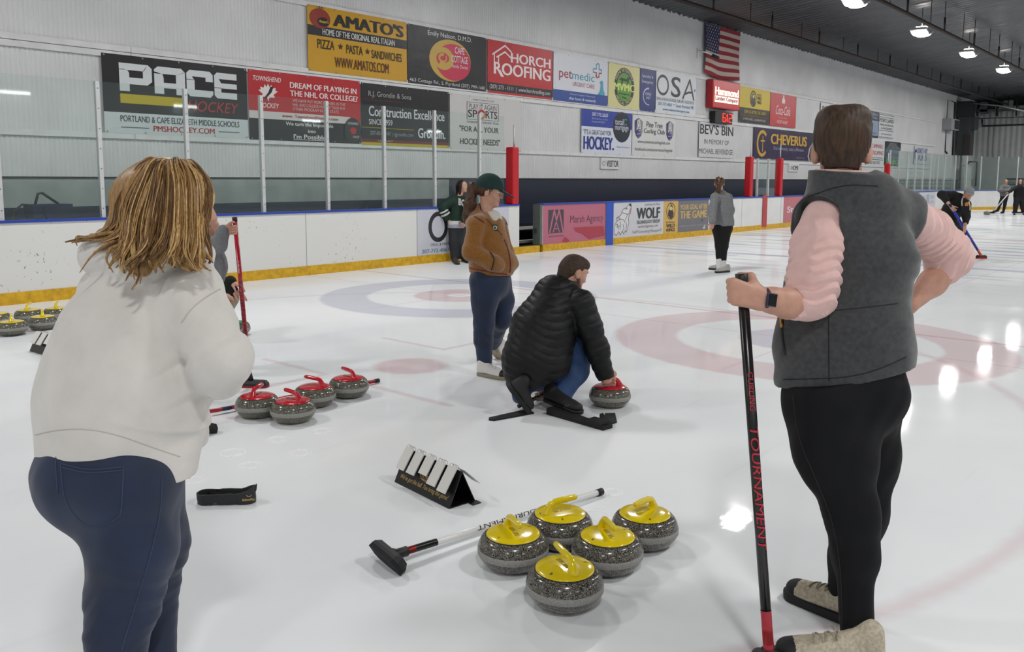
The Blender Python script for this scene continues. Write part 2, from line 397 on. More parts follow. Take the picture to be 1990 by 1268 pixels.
# fluorescent tubes over the far side, behind the camera, mirrored in the rink glass
tube_m = mat('tube_light', '#ffffff', emit=13)
for x, z in ((13.4, 5.05), (20.9, 4.97), (28.2, 4.66), (37.5, 4.5), (45.3, 4.55)):
    mb = MB(); mb.box((x, -16.36, z + .06), (1.2, .08, .2), lamp_white); mb.box((x, -16.3, z), (1.15, .1, .12), tube_m); mb.box((x, -16.45, z + .06), (.3, .12, .1), lamp_white)
    setp(mb.build('tube_light', loc=(x, -16.36, z)), 'fluorescent tube on the opposite wall behind the viewer, mirrored in the left glass', 'light', 'fluorescent tubes behind the viewer')
# sprinkler pipes ---------------------------------------------------------------------
rust = mat('dark_rusty_pipe', '#2c1f1a', rough=.6, var=(8, .25))
for nm, y, z, lab in (('left', 11.05, 6.0, 'dark sprinkler pipe under the ceiling, the one nearer the white wall'), ('right', 7.25, 6.0, 'dark sprinkler pipe under the ceiling, the one beside the lamp row')):
    t = empty('sprinkler_pipe', (12, y, z)); setp(t, lab, 'pipe', 'sprinkler pipes')
    mb = MB(); mb.tube([(0, 0, 0), (46, 0, 0)], .05, rust, n=10); mb.build('pipe', parent=t)
    for i in range(12):
        x = 5.2 + i * 3.66; h = ceil_z(y) - z
        mb = MB(); mb.tube([(x, 0, .04), (x, 0, min(.42, h))], .03, rust, n=6); mb.tube([(x, 0, .3), (x, 0, h)], .012, rust, n=5); mb.build('hanger', parent=t)
        mb = MB(); mb.tube([(x + 2.2, 0, -.02), (x + 2.2, 0, h)], .011, rust, n=5); mb.build('rod', parent=t)
# box heater next to the second lamp
q = ground_q = at(1815, 66, 33.0)
mb = MB(); mb.box(q, (.75, .45, .5), mat('beige_metal', '#c9c4b8', rough=.5), bevel=.03); mb.box(q - A(0, .2, .05), (.5, .08, .3), mat('beige_dark', '#a8a49a', rough=.5))
mb.tube([q + A(0, 0, .25), A(q[0], q[1], ceil_z(q[1]))], .012, cable, n=6)
setp(mb.build('unit_heater', loc=q), 'beige box hung behind the second ceiling lamp', 'heater')

# ================================================================ dasher boards
brd = mat('board_white', '#d9dad9', rough=.35, var=(2.5, .04), bump=(30, .04, .001))
def scuffed():
    m = mat('board_scuffed', '#e4e4e0', rough=.38); nt = m.node_tree; N = nt.nodes; b = N['Principled BSDF']
    tc = N.new('ShaderNodeTexCoord'); mp = N.new('ShaderNodeMapping'); mp.inputs['Scale'].default_value = (1, 1, .55); nt.links.new(tc.outputs['Object'], mp.inputs[0])
    n = N.new('ShaderNodeTexNoise'); n.inputs['Scale'].default_value = 26; n.inputs['Detail'].default_value = 4; nt.links.new(mp.outputs[0], n.inputs['Vector'])
    n2 = N.new('ShaderNodeTexNoise'); n2.inputs['Scale'].default_value = 1.1; nt.links.new(tc.outputs['Object'], n2.inputs['Vector'])
    a = N.new('ShaderNodeMath'); a.operation = 'MULTIPLY_ADD'; a.inputs[1].default_value = .28; nt.links.new(n2.outputs['Fac'], a.inputs[0]); nt.links.new(n.outputs['Fac'], a.inputs[2])
    r = N.new('ShaderNodeValToRGB'); r.color_ramp.elements[0].position = .815; r.color_ramp.elements[1].position = .86
    r.color_ramp.elements[0].color = lin('#d8d8d5'); r.color_ramp.elements[1].color = lin('#85878a'); nt.links.new(a.outputs[0], r.inputs[0]); nt.links.new(r.outputs[0], b.inputs['Base Color'])
    return m
scuff = scuffed()
yel = mat('kick_yellow', '#c99d10', rough=.45, var=(14, .22), bump=(30, .1, .002))
capb = mat('cap_rail_blue', '#1d3fa3', rough=.4)
def run(path, label, kind_mat, seams=None, nm='dasher_boards'):
    """boards along a floor path (list of xy): panel, yellow kick plate, blue cap rail as parts"""
    t = empty(nm, (path[0][0], path[0][1], 0)); setp(t, label, 'rink boards')
    P = np.array(path, float); T = np.gradient(P, axis=0); T /= np.linalg.norm(T, axis=1)[:, None]
    O = np.stack([-T[:, 1], T[:, 0]], 1)              # outward (away from the ice)
    def strip(name, off, z0, z1, th, m):
        mb = MB(); V = []
        for o_, z in ((off, z0), (off, z1), (off + th, z1), (off + th, z0)):
            q = P + O * o_; V.append(np.column_stack([q, np.full(len(q), z)]))
        k = len(P); f = []
        for a in range(4):
            c = (a + 1) % 4
            for i in range(k - 1): f.append((a * k + i, a * k + i + 1, c * k + i + 1, c * k + i))
        f += [(0, k, 2 * k, 3 * k), (k - 1, 4 * k - 1, 3 * k - 1, 2 * k - 1)]
        mb.add(np.vstack(V) - A(path[0][0], path[0][1], 0), f, m); return mb.build(name, parent=t)
    strip('panel', .0, .14, 1.0, .10, kind_mat); strip('kick_plate', -.015, 0, .15, .09, yel); strip('cap_rail', -.02, 1.0, 1.03, .2, capb)
    for x in (seams or []):
        mb = MB(); mb.box((x - path[0][0], -.0015, .57), (.006, .003, .86), mat('seam', '#77797a')); mb.build('seam', parent=t)
    return t
boards_l = run([(x, BY) for x in np.linspace(X0, 13.28, 8)], 'white scuffed rink boards at left, from the picture edge to the open gate', scuff, seams=(3.2, 5.6, 8.02, 10.42, 12.6))
boards_r = run([(x, BY) for x in np.linspace(14.05, 46.38, 8)], 'rink boards right of the open gate, carrying the sponsor panels', brd, seams=(22.1, 23.5, 26.3, 28.8, 31.2, 33.6, 36))
arc_pts = [(46.4 + 8.5 * math.sin(a), BY - 8.5 + 8.5 * math.cos(a)) for a in np.linspace(0, PI / 2, 14)]
boards_e = run(arc_pts + [(EX, y) for y in np.linspace(2.0, -9, 6)], 'white boards curving round the far end of the rink', brd)
# open gateway: grey end of the boards and a yellow threshold
t = empty('gate_jamb', (14.0, BY + .02, 0)); setp(t, 'grey jamb of the open bench gate, left of the red sponsor panel', 'gate jamb')
mb = MB(); mb.box((0, .08, .58), (.07, .2, .86), mat('gate_edge', '#5b625e', rough=.5)); mb.build('post', parent=t)
mb = MB(); mb.box((-.045, .1, .45), (.03, .06, .09), cable); mb.build('latch', parent=t)
mb = MB(); mb.box((13.62, BY + .04, .07), (.66, .1, .14), yel); setp(mb.build('threshold', loc=(13.62, BY, 0)), 'yellow threshold under the open bench gate', 'threshold')
# team bench behind the boards
wood = mat('bench_plank', '#b6b2a8', rough=.6, var=(6, .15)); blk = mat('black_paint', '#0d0d0f', rough=.5)
t = empty('bench', (13.3, 12.6, 0)); setp(t, 'long pale-plank team bench seen through the open gate', 'bench')
mb = MB(); mb.box((5.4, .05, .42), (9.6, .3, .05), wood); mb.build('seat', parent=t)
mb = MB(); mb.box((5.4, -.45, .16), (9.6, .2, .05), wood); mb.build('footboard', parent=t)
for i in range(5):
    mb = MB(); mb.box((.2 + i * 2.1, .05, .2), (.06, .28, .4), blk); mb.build('leg', parent=t)

# rink glass --------------------------------------------------------------------------
def glass_material():
    m = bpy.data.materials.new('rink_glass'); m.use_nodes = True; nt = m.node_tree; N = nt.nodes; nt.nodes.remove(N['Principled BSDF']); out = N['Material Output']
    tr = N.new('ShaderNodeBsdfTransparent'); tr.inputs[0].default_value = (.95, .985, .972, 1)
    gl = N.new('ShaderNodeBsdfGlossy'); gl.inputs['Roughness'].default_value = .02; gl.inputs[0].default_value = (.9, .95, .95, 1)
    df = N.new('ShaderNodeBsdfDiffuse'); df.inputs[0].default_value = (.6, .7, .68, 1)
    lw = N.new('ShaderNodeLayerWeight'); lw.inputs[0].default_value = .5
    pw = N.new('ShaderNodeMath'); pw.operation = 'POWER'; nt.links.new(lw.outputs['Facing'], pw.inputs[0]); pw.inputs[1].default_value = 5
    fr = N.new('ShaderNodeMath'); fr.operation = 'MULTIPLY_ADD'; nt.links.new(pw.outputs[0], fr.inputs[0]); fr.inputs[1].default_value = .94; fr.inputs[2].default_value = .03
    m1 = N.new('ShaderNodeMixShader'); m1.inputs[0].default_value = .018; nt.links.new(tr.outputs[0], m1.inputs[1]); nt.links.new(df.outputs[0], m1.inputs[2])
    m2 = N.new('ShaderNodeMixShader'); nt.links.new(fr.outputs[0], m2.inputs[0]); nt.links.new(m1.outputs[0], m2.inputs[1]); nt.links.new(gl.outputs[0], m2.inputs[2])
    nt.links.new(m2.outputs[0], out.inputs[0]); return m
GM = glass_material(); postm = mat('post_aluminium', '#c9cbcb', rough=.4, metal=.25, var=(5, .06))
def panel(p, q, z0, z1, label, group, w=.05, pane=True, posted=True):
    """one bay of the shield: the pane and the post at its left end"""
    p = A(p[0], p[1], 0); q = A(q[0], q[1], 0); d = nrm(q - p); n = np.cross(d, ZZ)
    t = empty('shield_panel', p + ZZ * z0); setp(t, label, 'rink glass', group)
    L = np.linalg.norm(q - p)
    if pane:
        mb = MB(); mb.box(d * L / 2 + ZZ * (z1 - z0) / 2, (L - w - .004, .012, z1 - z0), GM, ax=[d, n, ZZ]); mb.build('glass_pane', parent=t)
    if posted:
        mb = MB(); mb.box(ZZ * (z1 - z0) / 2, (w, .06, z1 - z0), postm, ax=[d, n, ZZ])
        for i in range(7): mb.box(ZZ * (.12 + i * .26) * (z1 - z0) / 1.77 + n * .031, (.012, .006, .012), mat('screw_dark', '#4a4b4c'), ax=[d, n, ZZ])
        mb.build('post', parent=t)
    return t
GY = BY + .07; GT = 2.80
xs = [2.46, 3.67] + [4.88 + 1.2115 * i for i in range(7)] + [12.98]
for i in range(1, len(xs) - 1):
    lab = 'rink glass bay at the left picture edge' if i == 1 else 'rink glass bay right of the %s white post from the left' % ordw[i - 2]
    panel((xs[i], GY), (xs[i + 1] - (.08 if i == len(xs) - 2 else 0), GY), 1.032, GT, lab, 'bays of the left rink glass')
redpad = mat('red_vinyl_pad', '#b81420', rough=.35, bump=(6, .2, .01))
def pad(x, y, z0, z1, label, w=.2, lean=0):
    mb = MB(); mb.box((x, y, (z0 + z1) / 2), (w, .2, z1 - z0), redpad, bevel=.03)
    mb.tube([(x + .05, y, z1 - .02), (x + .05, y, z1 + .45)], .018, postm, n=8)
    return setp(mb.build('padded_post', loc=(x, y, z0)), label, 'padded post', 'red padded posts')
pad(13.14, GY, 1.032, 2.2, 'red padded post behind the woman in the green cap')
# penalty-box glass in the middle
pad(24.05, GY, 1.032, 2.24, 'red padded post right of the woman in the grey fleece'); pad(26.22, GY, 1.032, 2.23, 'red padded post left of the HOME sign')
panel((24.62, GY), (25.36, GY), 1.032, 2.2, 'left bay of the short scorers glass between two red posts', 'bays of the scorers glass', w=.04)
panel((25.4, GY), (26.08, GY), 1.032, 2.2, 'right bay of the short scorers glass between two red posts', 'bays of the scorers glass', w=.06)
pad(37.0, GY, 1.032, 2.23, 'red padded post right of the head of the man in the grey vest')
pts = [(37.3 + 1.213 * i, GY) for i in range(8)]
arc2 = [(46.4 + 8.57 * math.sin(a), BY - 8.5 + 8.57 * math.cos(a)) for a in np.linspace(.13, PI / 2, 11)]
pts += arc2 + [(EX + .07, arc2[-1][1] - 1.22 * i) for i in range(1, 8)]
for i in range(len(pts) - 1):
    panel(pts[i], pts[i + 1], 1.032, GT, '%s bay of the far rink glass, counting right from the last red post' % ordw[i] if i < 18 else 'bay of the far rink glass at or beyond the right picture edge', 'bays of the far rink glass', w=.045)

# ---------------------------------------------------------------- far end of the hall
duct = mat('duct_grey', '#3d4143', rough=.5, metal=.3, var=(1.5, .1)); beam = mat('dark_beam', '#1b1d20', rough=.6)
def onXp(x, y, X=X1 - .3): return onX(x, y, X)
t = empty('air_duct', (55.2, 12.0, 2.9)); setp(t, 'tall dark square air duct standing in the far corner', 'duct')
def ductbox(nm, x0, y0, x1, y1, X, th, m):
    a, c = onX(x0, y1, X), onX(x1, y0, X); mb = MB(); mb.box((X + th / 2 - 55.2, (a[1] + c[1]) / 2 - 12.0, (a[2] + c[2]) / 2 - 2.9), (th, abs(a[1] - c[1]), abs(c[2] - a[2])), m, bevel=.02); return mb.build(nm, parent=t)
ductbox('riser', 1858, 226, 1887, 302, 53.3, 1.0, duct); ductbox('upper_section', 1859, 196, 1888, 227, 53.3, 1.0, mat('duct_dark', '#2c2f31', rough=.5, metal=.3)); ductbox('access_door', 1871, 262, 1886, 302, 53.2, .08, mat('duct_door', '#2a2622', rough=.6)); mb = MB(); mb.box((-1.84, .45, -1.3), (.1, .1, 3.2), duct); mb.build('strut', parent=t)
ductbox('elbow', 1880, 226, 1896, 252, 53.4, .8, duct)
t = empty('roof_truss', (57.6, 5, 5.6)); setp(t, 'dark roof beams and ductwork across the top of the far wall', 'beam')
for nm, x0, y0, x1, y1, m in (('top_beam', 1862, 178, 2060, 190, beam), ('lower_beam', 1884, 224, 2060, 232, beam), ('post', 1898, 190, 1902, 226, beam), ('post', 1936, 192, 1941, 226, beam), ('post', 1974, 186, 1978, 226, beam), ('vent_box', 1905, 198, 1921, 222, mat('duct_mid', '#55595b', rough=.5)), ('vent_box', 1922, 196, 1934, 212, blk), ('vent_box', 1950, 195, 1970, 212, mat('duct_light', '#7b7f81', rough=.5)), ('rail', 1890, 211, 2060, 214, mat('duct_mid', '#55595b'))):
    a, c = onX(x0, y1, 57.6), onX(x1, y0, 57.6); mb = MB(); mb.box((0, (a[1] + c[1]) / 2 - 5, (a[2] + c[2]) / 2 - 5.6), (.3, abs(a[1] - c[1]), abs(c[2] - a[2])), m); mb.build(nm, parent=t)
def pipe_thing(nm, pix, X, r, m, label):
    P_ = [onX(x, y, X) for x, y in pix]; mb = MB(); mb.tube(P_, r, m, n=8); return setp(mb.build(nm, loc=P_[0]), label, 'pipe')
pipe_thing('conduit', [(1841, 299), (1836, 293), (1838, 240), (1841, 194), (1856, 199), (1851, 302)], 51.6, .05, beam, 'dark bent conduit loop beside the corner duct')
pipe_thing('gas_pipe', [(1868, 199), (1915, 203), (1945, 206), (1995, 217)], 53.8, .045, mat('pipe_grey', '#8d8f90', rough=.4, metal=.5), 'grey pipe sagging across the top of the far wall')
pipe_thing('wall_rail', [(1909, 232), (1909, 245), (2030, 241)], X1 - .12, .05, beam, 'dark bent rail on the far corrugated wall')
pipe_thing('downpipe', [(1924, 244), (1921, 304)], X1 - .07, .05, grey_sid, 'left grey downpipe on the far corrugated wall'); pipe_thing('downpipe', [(1934, 240), (1930, 304)], X1 - .07, .05, grey_sid, 'right grey downpipe on the far corrugated wall')
a, c = onX(1868, 390, 56.6), onX(1889, 308, 56.6)
t = empty('storage_tank', (54.4, 12.42, 0)); setp(t, 'pale upright tank behind the far rink glass', 'tank')
mb = MB(); mb.lathe([(0, 0), (.33, 0), (.35, .05), (.35, 2.2), (.27, 2.4), (0, 2.45)], mat('tank_pale', '#aab0b0', rough=.5), n=24); mb.build('vessel', parent=t)
mb = MB(); mb.tube([(0, 0, 2.4), (-.1, -.2, 2.6), (-.1, -.6, 2.6), (-.1, -.6, 1.2)], .05, beam, n=8); mb.build('hose', parent=t)
mb = MB(); mb.box((58.1, 5.0, 1.62), (.1, 12, .12), beam); mb.box((58.1, 5.0, 1.3), (.1, 12, .08), duct); mb.box((58.1, 5.0, 1.05), (.1, 12, .16), duct)
setp(mb.build('trim_9'), kind='structure')

mb = MB(); foil = mat('torn_foil', '#4a4c4e', rough=.6)          # ragged insulation edge where the wall meets the ceiling
for i in range(300):
    x = 14 + i * .132 + random.uniform(-.06, .06); h_ = random.uniform(.01, .09); w_ = random.uniform(.03, .08)
    mb.prism([(x - w_, WY - .05, 6.42), (x + w_, WY - .05, 6.42), (x + w_ * random.uniform(-.2, 1), WY - .06, 6.36 - h_), (x - w_ * .6, WY - .055, 6.38 - h_ * .6)], (0, -.012, 0), foil)
setp(mb.build('trim_8'), kind='structure')

# ================================================================ banners on the siding
WB = WY - .055
def banner(x0, z0, x1, z1, base, label, cat='banner', group='sponsor banners on the siding', name='banner'):
    s = Sheet((x0 + .008, WB, z0), XU, ZU, x1 - x0 - .016, z1 - z0, base); s.meta = (name, label, cat, group); return s
def done(s):
    # eyelets
    for i in range(5):
        for y in (.02, .98): s.ell(.015 + .97 * i / 4, y, .009 / s.W * 1.4, .009 / s.H * 1.4, '#8f8f8c', n=8); s.k -= 1
    return s.build(s.meta[0], s.meta[1], s.meta[2], s.meta[3])
W_, K_ = '#d6dadc', '#19181c'
# lower row
s = banner(5.58, 2.215, 7.985, 3.38, K_, 'black and white hockey banner with blocky white letters over a yellow bar')
s.rect(0, 0, 1, .27, '#c8d0d2')
def blk_letter(s, polys, x0, y0, x1, y1, h):
    for p in polys: s.poly([(x0 + a * (x1 - x0), y0 + b * (y1 - y0)) for a, b in p], h); s.k -= 1
    s.k += 1
cl = '#d3d7d9'
Pp = [[(0, 0), (.3, 0), (.3, .26), (0, .26)], [(0, .26), (.3, .26), (.3, .66), (0, .66)], [(0, .66), (.3, .66), (.26, .74), (.15, .78), (0, .78)], [(0, .76), (.75, .76), (.88, 1), (0, 1)], [(.72, .76), (.72, .5), (1, .4), (1, .88), (.88, 1)], [(.3, .26), (.85, .26), (1, .4), (.72, .5), (.3, .5)]]
Ap = [[(0, 0), (.3, 0), (.3, .6), (0, .66)], [(.7, 0), (1, 0), (1, .88), (.7, .74)], [(.3, .22), (.7, .22), (.7, .42), (.3, .42)], [(0, .66), (.3, .6), (.26, .74), (0, .8)], [(0, .74), (.7, .74), (1, .86), (.88, 1), (.12, 1), (0, .88)]]
Cp = [[(0, .14), (.3, .26), (.3, .64), (0, .64)], [(0, .62), (.3, .62), (.2, .76), (0, .76)], [(0, .76), (.72, .76), (.72, .6), (1, .6), (1, .88), (.88, 1), (.12, 1), (0, .88)], [(.0, .14), (.12, 0), (.9, 0), (1, .12), (1, .26), (.3, .26)]]
Ep = [[(0, .12), (.3, .24), (.3, .42), (0, .42)], [(0, .12), (.12, 0), (1, 0), (1, .24), (.3, .24)], [(0, .4), (1, .4), (1, .6), (.3, .6), (.2, .76), (0, .76)], [(0, .76), (1, .76), (1, 1), (.12, 1), (0, .88)]]
for P_, a, b in ((Pp, .105, .315), (Ap, .33, .54), (Cp, .55, .74), (Ep, .75, .92)): blk_letter(s, P_, a, .545, b, .9, cl)
s.poly([(.105, .39), (.52, .39), (.54, .51), (.105, .51)], '#b9a50f'); s.text('HOCKEY', .55, .345, .93, .49, '#b0252c', shear=.25)
s.text('PORTLAND & CAPE ELIZABETH MIDDLE SCHOOLS', .10, .155, .93, .235, '#222226', .01); s.text('PMSHOCKEY.COM', .31, .045, .74, .12, '#a8232b', .02)
s.rect(.10, .078, .28, .086, '#222226'); s.rect(.77, .078, .93, .086, '#222226'); done(s)
s = banner(7.995, 2.205, 10.39, 3.38, '#b32028', 'red and black hockey banner asking DREAM OF PLAYING')
s.rect(0, 0, 1, .31, K_); s.rect(0, .31, .9, .42, '#cfc9c9')
s.text('TOWNSHEND', .04, .85, .27, .92, '#e6dcdc', .01, .2); s.text('HOCKEY', .08, .47, .25, .54, '#e6dcdc', .01, .2)
leaf = [(0, -1), (.12, -.55), (.7, -.5), (.55, -.2), (1, .2), (.75, .3), (.8, .6), (.45, .5), (.35, .9), (.15, .6), (0, 1), (-.15, .6), (-.35, .9), (-.45, .5), (-.8, .6), (-.75, .3), (-1, .2), (-.55, -.2), (-.7, -.5), (-.12, -.55)]
s.poly([(.16 + x * .08, .69 + y * .13) for x, y in leaf], '#e4dada'); s.poly([(.12, .60), (.14, .60), (.19, .70), (.205, .78), (.18, .78), (.16, .69)], K_)
s.text('DREAM OF PLAYING IN', .345, .79, .965, .875, '#e6dede', .025); s.text('THE NHL OR COLLEGE?', .345, .67, .975, .755, '#e6dede', .025)
for i, t_ in enumerate(('WE HAVE PUT MORE MAINERS IN THE', 'NHL AND COLLEGE HOCKEY THAN ANY', 'OTHER PROGRAM IN THE STATE.')): s.text(t_, .365, .585 - i * .062, .85 if i < 2 else .79, .63 - i * .062, '#d8bcbc')
s.text('www. TownshendHockey.com', .27, .335, .78, .395, '#a8232b', .01)
s.text('We turn the Impossible', .30, .215, .73, .285, '#d9d9da', .01); s.text('into', .495, .135, .565, .185, '#d9d9da', .01); s.text("I'm Possible.", .365, .04, .67, .11, '#d9d9da', .02); s.rect(.365, .022, .67, .03, '#d9d9da')
s.ell(.92, .21, .085, .20, '#2b2a2e'); s.poly([(.925 + x * .038, .2 + y * .075) for x, y in leaf], '#b32028'); s.text('TOWNSHEND', .87, .3, .975, .34, '#d9d9da', shear=.2); s.text('HOCKEY', .92, .09, .985, .13, '#d9d9da', shear=.2)
done(s)
s = banner(10.405, 2.19, 12.755, 3.365, '#1b1a1e', 'black construction banner reading Construction Excellence')
s.rect(0, 0, 1, .05, '#b8a813'); s.rect(0, .05, 1, .10, '#6d1f22'); s.rect(0, .285, .57, .292, '#b8a813'); s.rect(0, .735, .45, .741, '#7c2226')
s.text('R.J. Grondin & Sons', .075, .77, .545, .88, '#a9a8ab'); s.text('Construction Excellence', .075, .475, .945, .64, '#cfcfd2', .02); s.text('SINCE 1959', .075, .34, .33, .43, '#cfcfd2', .01)
s.text('207-854-1147 | rjgrondin.com', .085, .15, .565, .235, '#97979b'); s.text('Grondin.', .62, .16, .955, .33, '#d3d3d6', .025); s.text('I R    BUILT', .17, .065, .33, .09, '#cfc9a0'); done(s)
s = banner(12.775, 2.175, 15.12, 3.35, '#c9c8c6', 'pale sports shop banner half behind the last bay of the left glass')
s.rect(.22, .56, .66, .88, '#39393b'); s.rect(.228, .568, .652, .872, '#c9c8c6'); s.text("WHERE IT'S SMART TO START", .3, .91, .6, .94, '#4a4a4c')
s.text('PLAY IT AGAIN', .25, .75, .63, .85, '#303033'); s.text('SP', .235, .60, .36, .74, '#303033', .02); s.text('RTS', .475, .60, .64, .74, '#303033', .02)
s.arc(.42, .665, .055, .09, .022, '#a8352e', .4, 3.4); s.arc(.42, .665, .055, .09, .022, '#c9772e', 3.5, 6.6)
s.text('315 MARGINAL WAY PORTLAND   773-6063', .22, .50, .66, .535, '#4a4a4c'); s.text('"FOR ALL YOUR', .12, .335, .66, .44, '#2f2f31', .01); s.text('HOCKEY NEEDS"', .13, .1, .68, .215, '#2f2f31', .01); done(s)
# upper row
s = banner(9.22, 3.47, 11.59, 4.63, '#c8971f', 'mustard yellow food banner with a red tomato in its corner')
s.rect(0, .55, 1, .70, '#26242a'); s.ell(.115, .815, .098, .15, '#8f2f22'); s.ell(.145, .77, .055, .07, '#26100e'); s.text("Amato's", .105, .755, .195, .80, '#d8c23a', .02, .2)
for a in (-.9, -.4, .1, .6, 1.1): s.poly([(.11, .955), (.11 + .05 * math.sin(a) - .006, .955 + .05 * math.cos(a)), (.11 + .05 * math.sin(a) + .006, .95 + .05 * math.cos(a))], '#33421c')
s.text("AMATO'S", .235, .735, .965, .93, '#211f23', .05); s.text('HOME OF THE ORIGINAL REAL ITALIAN', .135, .575, .865, .67, '#d5d4d0', .02)
s.text('PIZZA', .085, .36, .245, .50, '#2b2420', .012); s.star(.305, .43, .055, '#2b2420'); s.text('PASTA', .36, .34, .525, .48, '#2b2420', .012); s.star(.575, .415, .055, '#2b2420'); s.text('SANDWICHES', .615, .32, .94, .455, '#2b2420', .012)
s.text('WWW.AMATOS.COM', .245, .10, .795, .26, '#55261b', .015); done(s)
s = banner(11.60, 3.46, 13.925, 4.62, '#201f24', 'black dental banner with a pink and gold spiral oval')
s.text('Emily Nelson, D.M.D.', .24, .845, .80, .95, '#d5d5d7'); s.ell(.52, .48, .265, .37, '#c3a049'); s.ell(.56, .455, .225, .325, '#c22f4e')
s.arc(.43, .5, .13, .2, .07, '#c3a049', -2.2, PI * 1.3, w1=.035); s.arc(.42, .51, .055, .085, .03, '#c3a049', 1.2, PI * 2.2, w1=.012)
s.text('CAPE', .575, .62, .70, .74, '#e2d7da', .01); s.text('COTTAGE', .53, .46, .745, .585, '#e2d7da', .01); s.text('Family Dental', .535, .345, .74, .425, '#e2d7da')
s.text('463 Cottage Rd., S. Portland (207) 799-1681', .015, .015, .98, .095, '#d5d5d7'); done(s)
s = banner(13.95, 3.45, 16.275, 4.61, '#b92a30', 'red roofing banner with a white house-roof outline')
s.rect(0, .045, 1, .20, '#26252a'); s.text('(207) 273 - 1111  |  www.horchroofing.com', .03, .065, .96, .165, '#d8d6d7')
s.line([(.07, .73), (.25, .93), (.345, .83)], .035, '#ecdcdc'); s.line([(.095, .73), (.095, .6)], .035, '#ecdcdc'); s.line([(.13, .69), (.25, .81), (.36, .69)], .035, '#ecdcdc'); s.line([(.155, .69), (.155, .6)], .035, '#ecdcdc')
s.text('HORCH', .335, .63, .965, .82, '#ecdcdc', .03); s.text('ROOFING', .085, .37, .965, .60, '#ecdcdc', .03); s.poly([(.14, .44), (.18, .46), (.235, .33), (.19, .33)], '#ecdcdc'); done(s)
s = banner(16.295, 3.45, 18.61, 4.60, '#d3d6dd', 'white pet clinic banner with a blue foot strip and a blue cross')
s.rect(0, 0, 1, .235, '#2f4a93'); s.text('pet', .095, .43, .325, .66, '#9c3144', .01); s.text('medic', .325, .495, .74, .67, '#4594ac', .005); s.text('URGENT CARE', .335, .35, .74, .44, '#a04148')
s.arc(.79, .66, .035, .07, .014, '#a04148', 2.9, 6.0); s.line([(.715, .71), (.78, .71), (.78, .62)], .03, '#a04148'); s.line([(.825, .62), (.825, .71), (.86, .71)], .03, '#a04148')
s.line([(.715, .71), (.715, .79), (.77, .79), (.77, .89), (.805, .92), (.825, .89), (.825, .79), (.87, .79), (.87, .71)], .03, '#4594ac')
s.poly([(.80, .235), (.935, .235), (.94, .29), (.92, .33), (.905, .45), (.905, .52), (.885, .56), (.855, .54), (.84, .50), (.86, .46), (.85, .34), (.83, .29)], '#4aa0b8')
s.text('Portland / Freeport / Portsmouth', .29, .145, .75, .19, '#c4cde2'); s.text('after hours & weekends', .27, .055, .765, .115, '#d8deee', .01); done(s)
s = banner(18.62, 3.45, 20.145, 4.59, '#d5cf94', 'pale yellow veterinary banner with a green and black oval')
s.ell(.5, .5, .32, .44, '#26281f'); s.ell(.5, .49, .24, .33, '#5a9636'); s.wrap('MAINE VETERINARY', .5, .5, .345, .42, 2.75, .40, '#cfcaa0', .01); s.wrap('MEDICAL CENTER', .5, .5, .345, .42, 3.75, 5.67, '#cfcaa0', .01)
s.poly([(.33, .66), (.4, .7), (.55, .68), (.62, .74), (.70, .74), (.64, .66), (.62, .57), (.6, .57), (.58, .63), (.45, .63), (.43, .56), (.4, .56), (.40, .63)], '#1c2414')
s.text('MVMC', .17, .40, .83, .57, '#d8dc7a', .04); s.text('Emergency', .34, .30, .68, .36, '#25301a', .01); s.text('Pets', .44, .22, .58, .275, '#25301a', .01); done(s)
s = banner(20.155, 3.44, 20.96, 4.59, '#2b3573', 'narrow dark blue banner reading OPEN 24/7 beside the yellow one')
s.text('Specialty &', .12, .78, .85, .87, '#c3c8dd', .01); s.text('Emergency', .12, .65, .85, .74, '#c3c8dd', .01); s.arc(.55, .36, .36, .21, .06, '#c3c8dd', 1.5, 4.9, w1=.03); s.text('OPEN', .34, .38, .72, .45, '#c3c8dd', .01); s.text('24/7', .38, .29, .70, .36, '#c3c8dd', .01); done(s)
s = banner(20.985, 3.445, 23.29, 4.62, '#d2d6da', 'white banner with three large thin black letters, right of the narrow dark blue banner')
s.arc(.16, .67, .145, .25, .033, '#27272b'); s.text('S', .36, .42, .60, .92, '#27272b', .012); s.line([(.66, .42), (.83, .90), (.945, .42)], .075, '#27272b'); s.line([(.72, .54), (.8, .585), (.9, .60)], .06, '#27272b'); s.star(.965, .66, .06, '#4f7fa6')
s.text('ORAL & MAXILLOFACIAL SURGERY ASSOCIATES', .01, .30, .955, .375, '#55565b'); s.text('207-772-4063  *  South Portland, ME', .055, .17, .95, .26, '#4b86a8', .01); s.text('www.maineoralsurgery.com', .165, .05, .84, .13, '#4b6f9a', .01); done(s)
s = banner(17.46, 2.2, 19.79, 3.32, '#d2d6e0', 'blue and white mortgage banner reading GREAT DAY FOR HOCKEY')
s.rect(0, .62, 1, 1, '#2c409a'); s.ell(.79, .66, .185, .36, '#1f2536'); s.text('total', .65, .71, .82, .86, '#c9ced8', .01); s.text('mortgage', .65, .55, .93, .70, '#c9ced8', .01); s.arc(.865, .79, .04, .085, .014, '#4f8a8e', .6, 5.6)
s.text('207.775.2620', .19, .865, .5, .945, '#ccd3e8', .02); s.text('470 Forest Ave, 1st Floor', .19, .78, .5, .83, '#b3bcdb'); s.text('Portland, ME 04101', .19, .71, .44, .76, '#b3bcdb')
s.text('"IT\'S A GREAT DAY FOR', .035, .44, .57, .55, '#33436f', .0); s.text('HOCKEY.', .035, .10, .63, .40, '#27388c', .05); s.text('"Badger" Bob Johnson', .69, .16, .95, .21, '#6b7288'); done(s)
s = banner(19.805, 2.19, 22.13, 3.32, '#d3d3d2', 'white curling club banner with two purple shields')
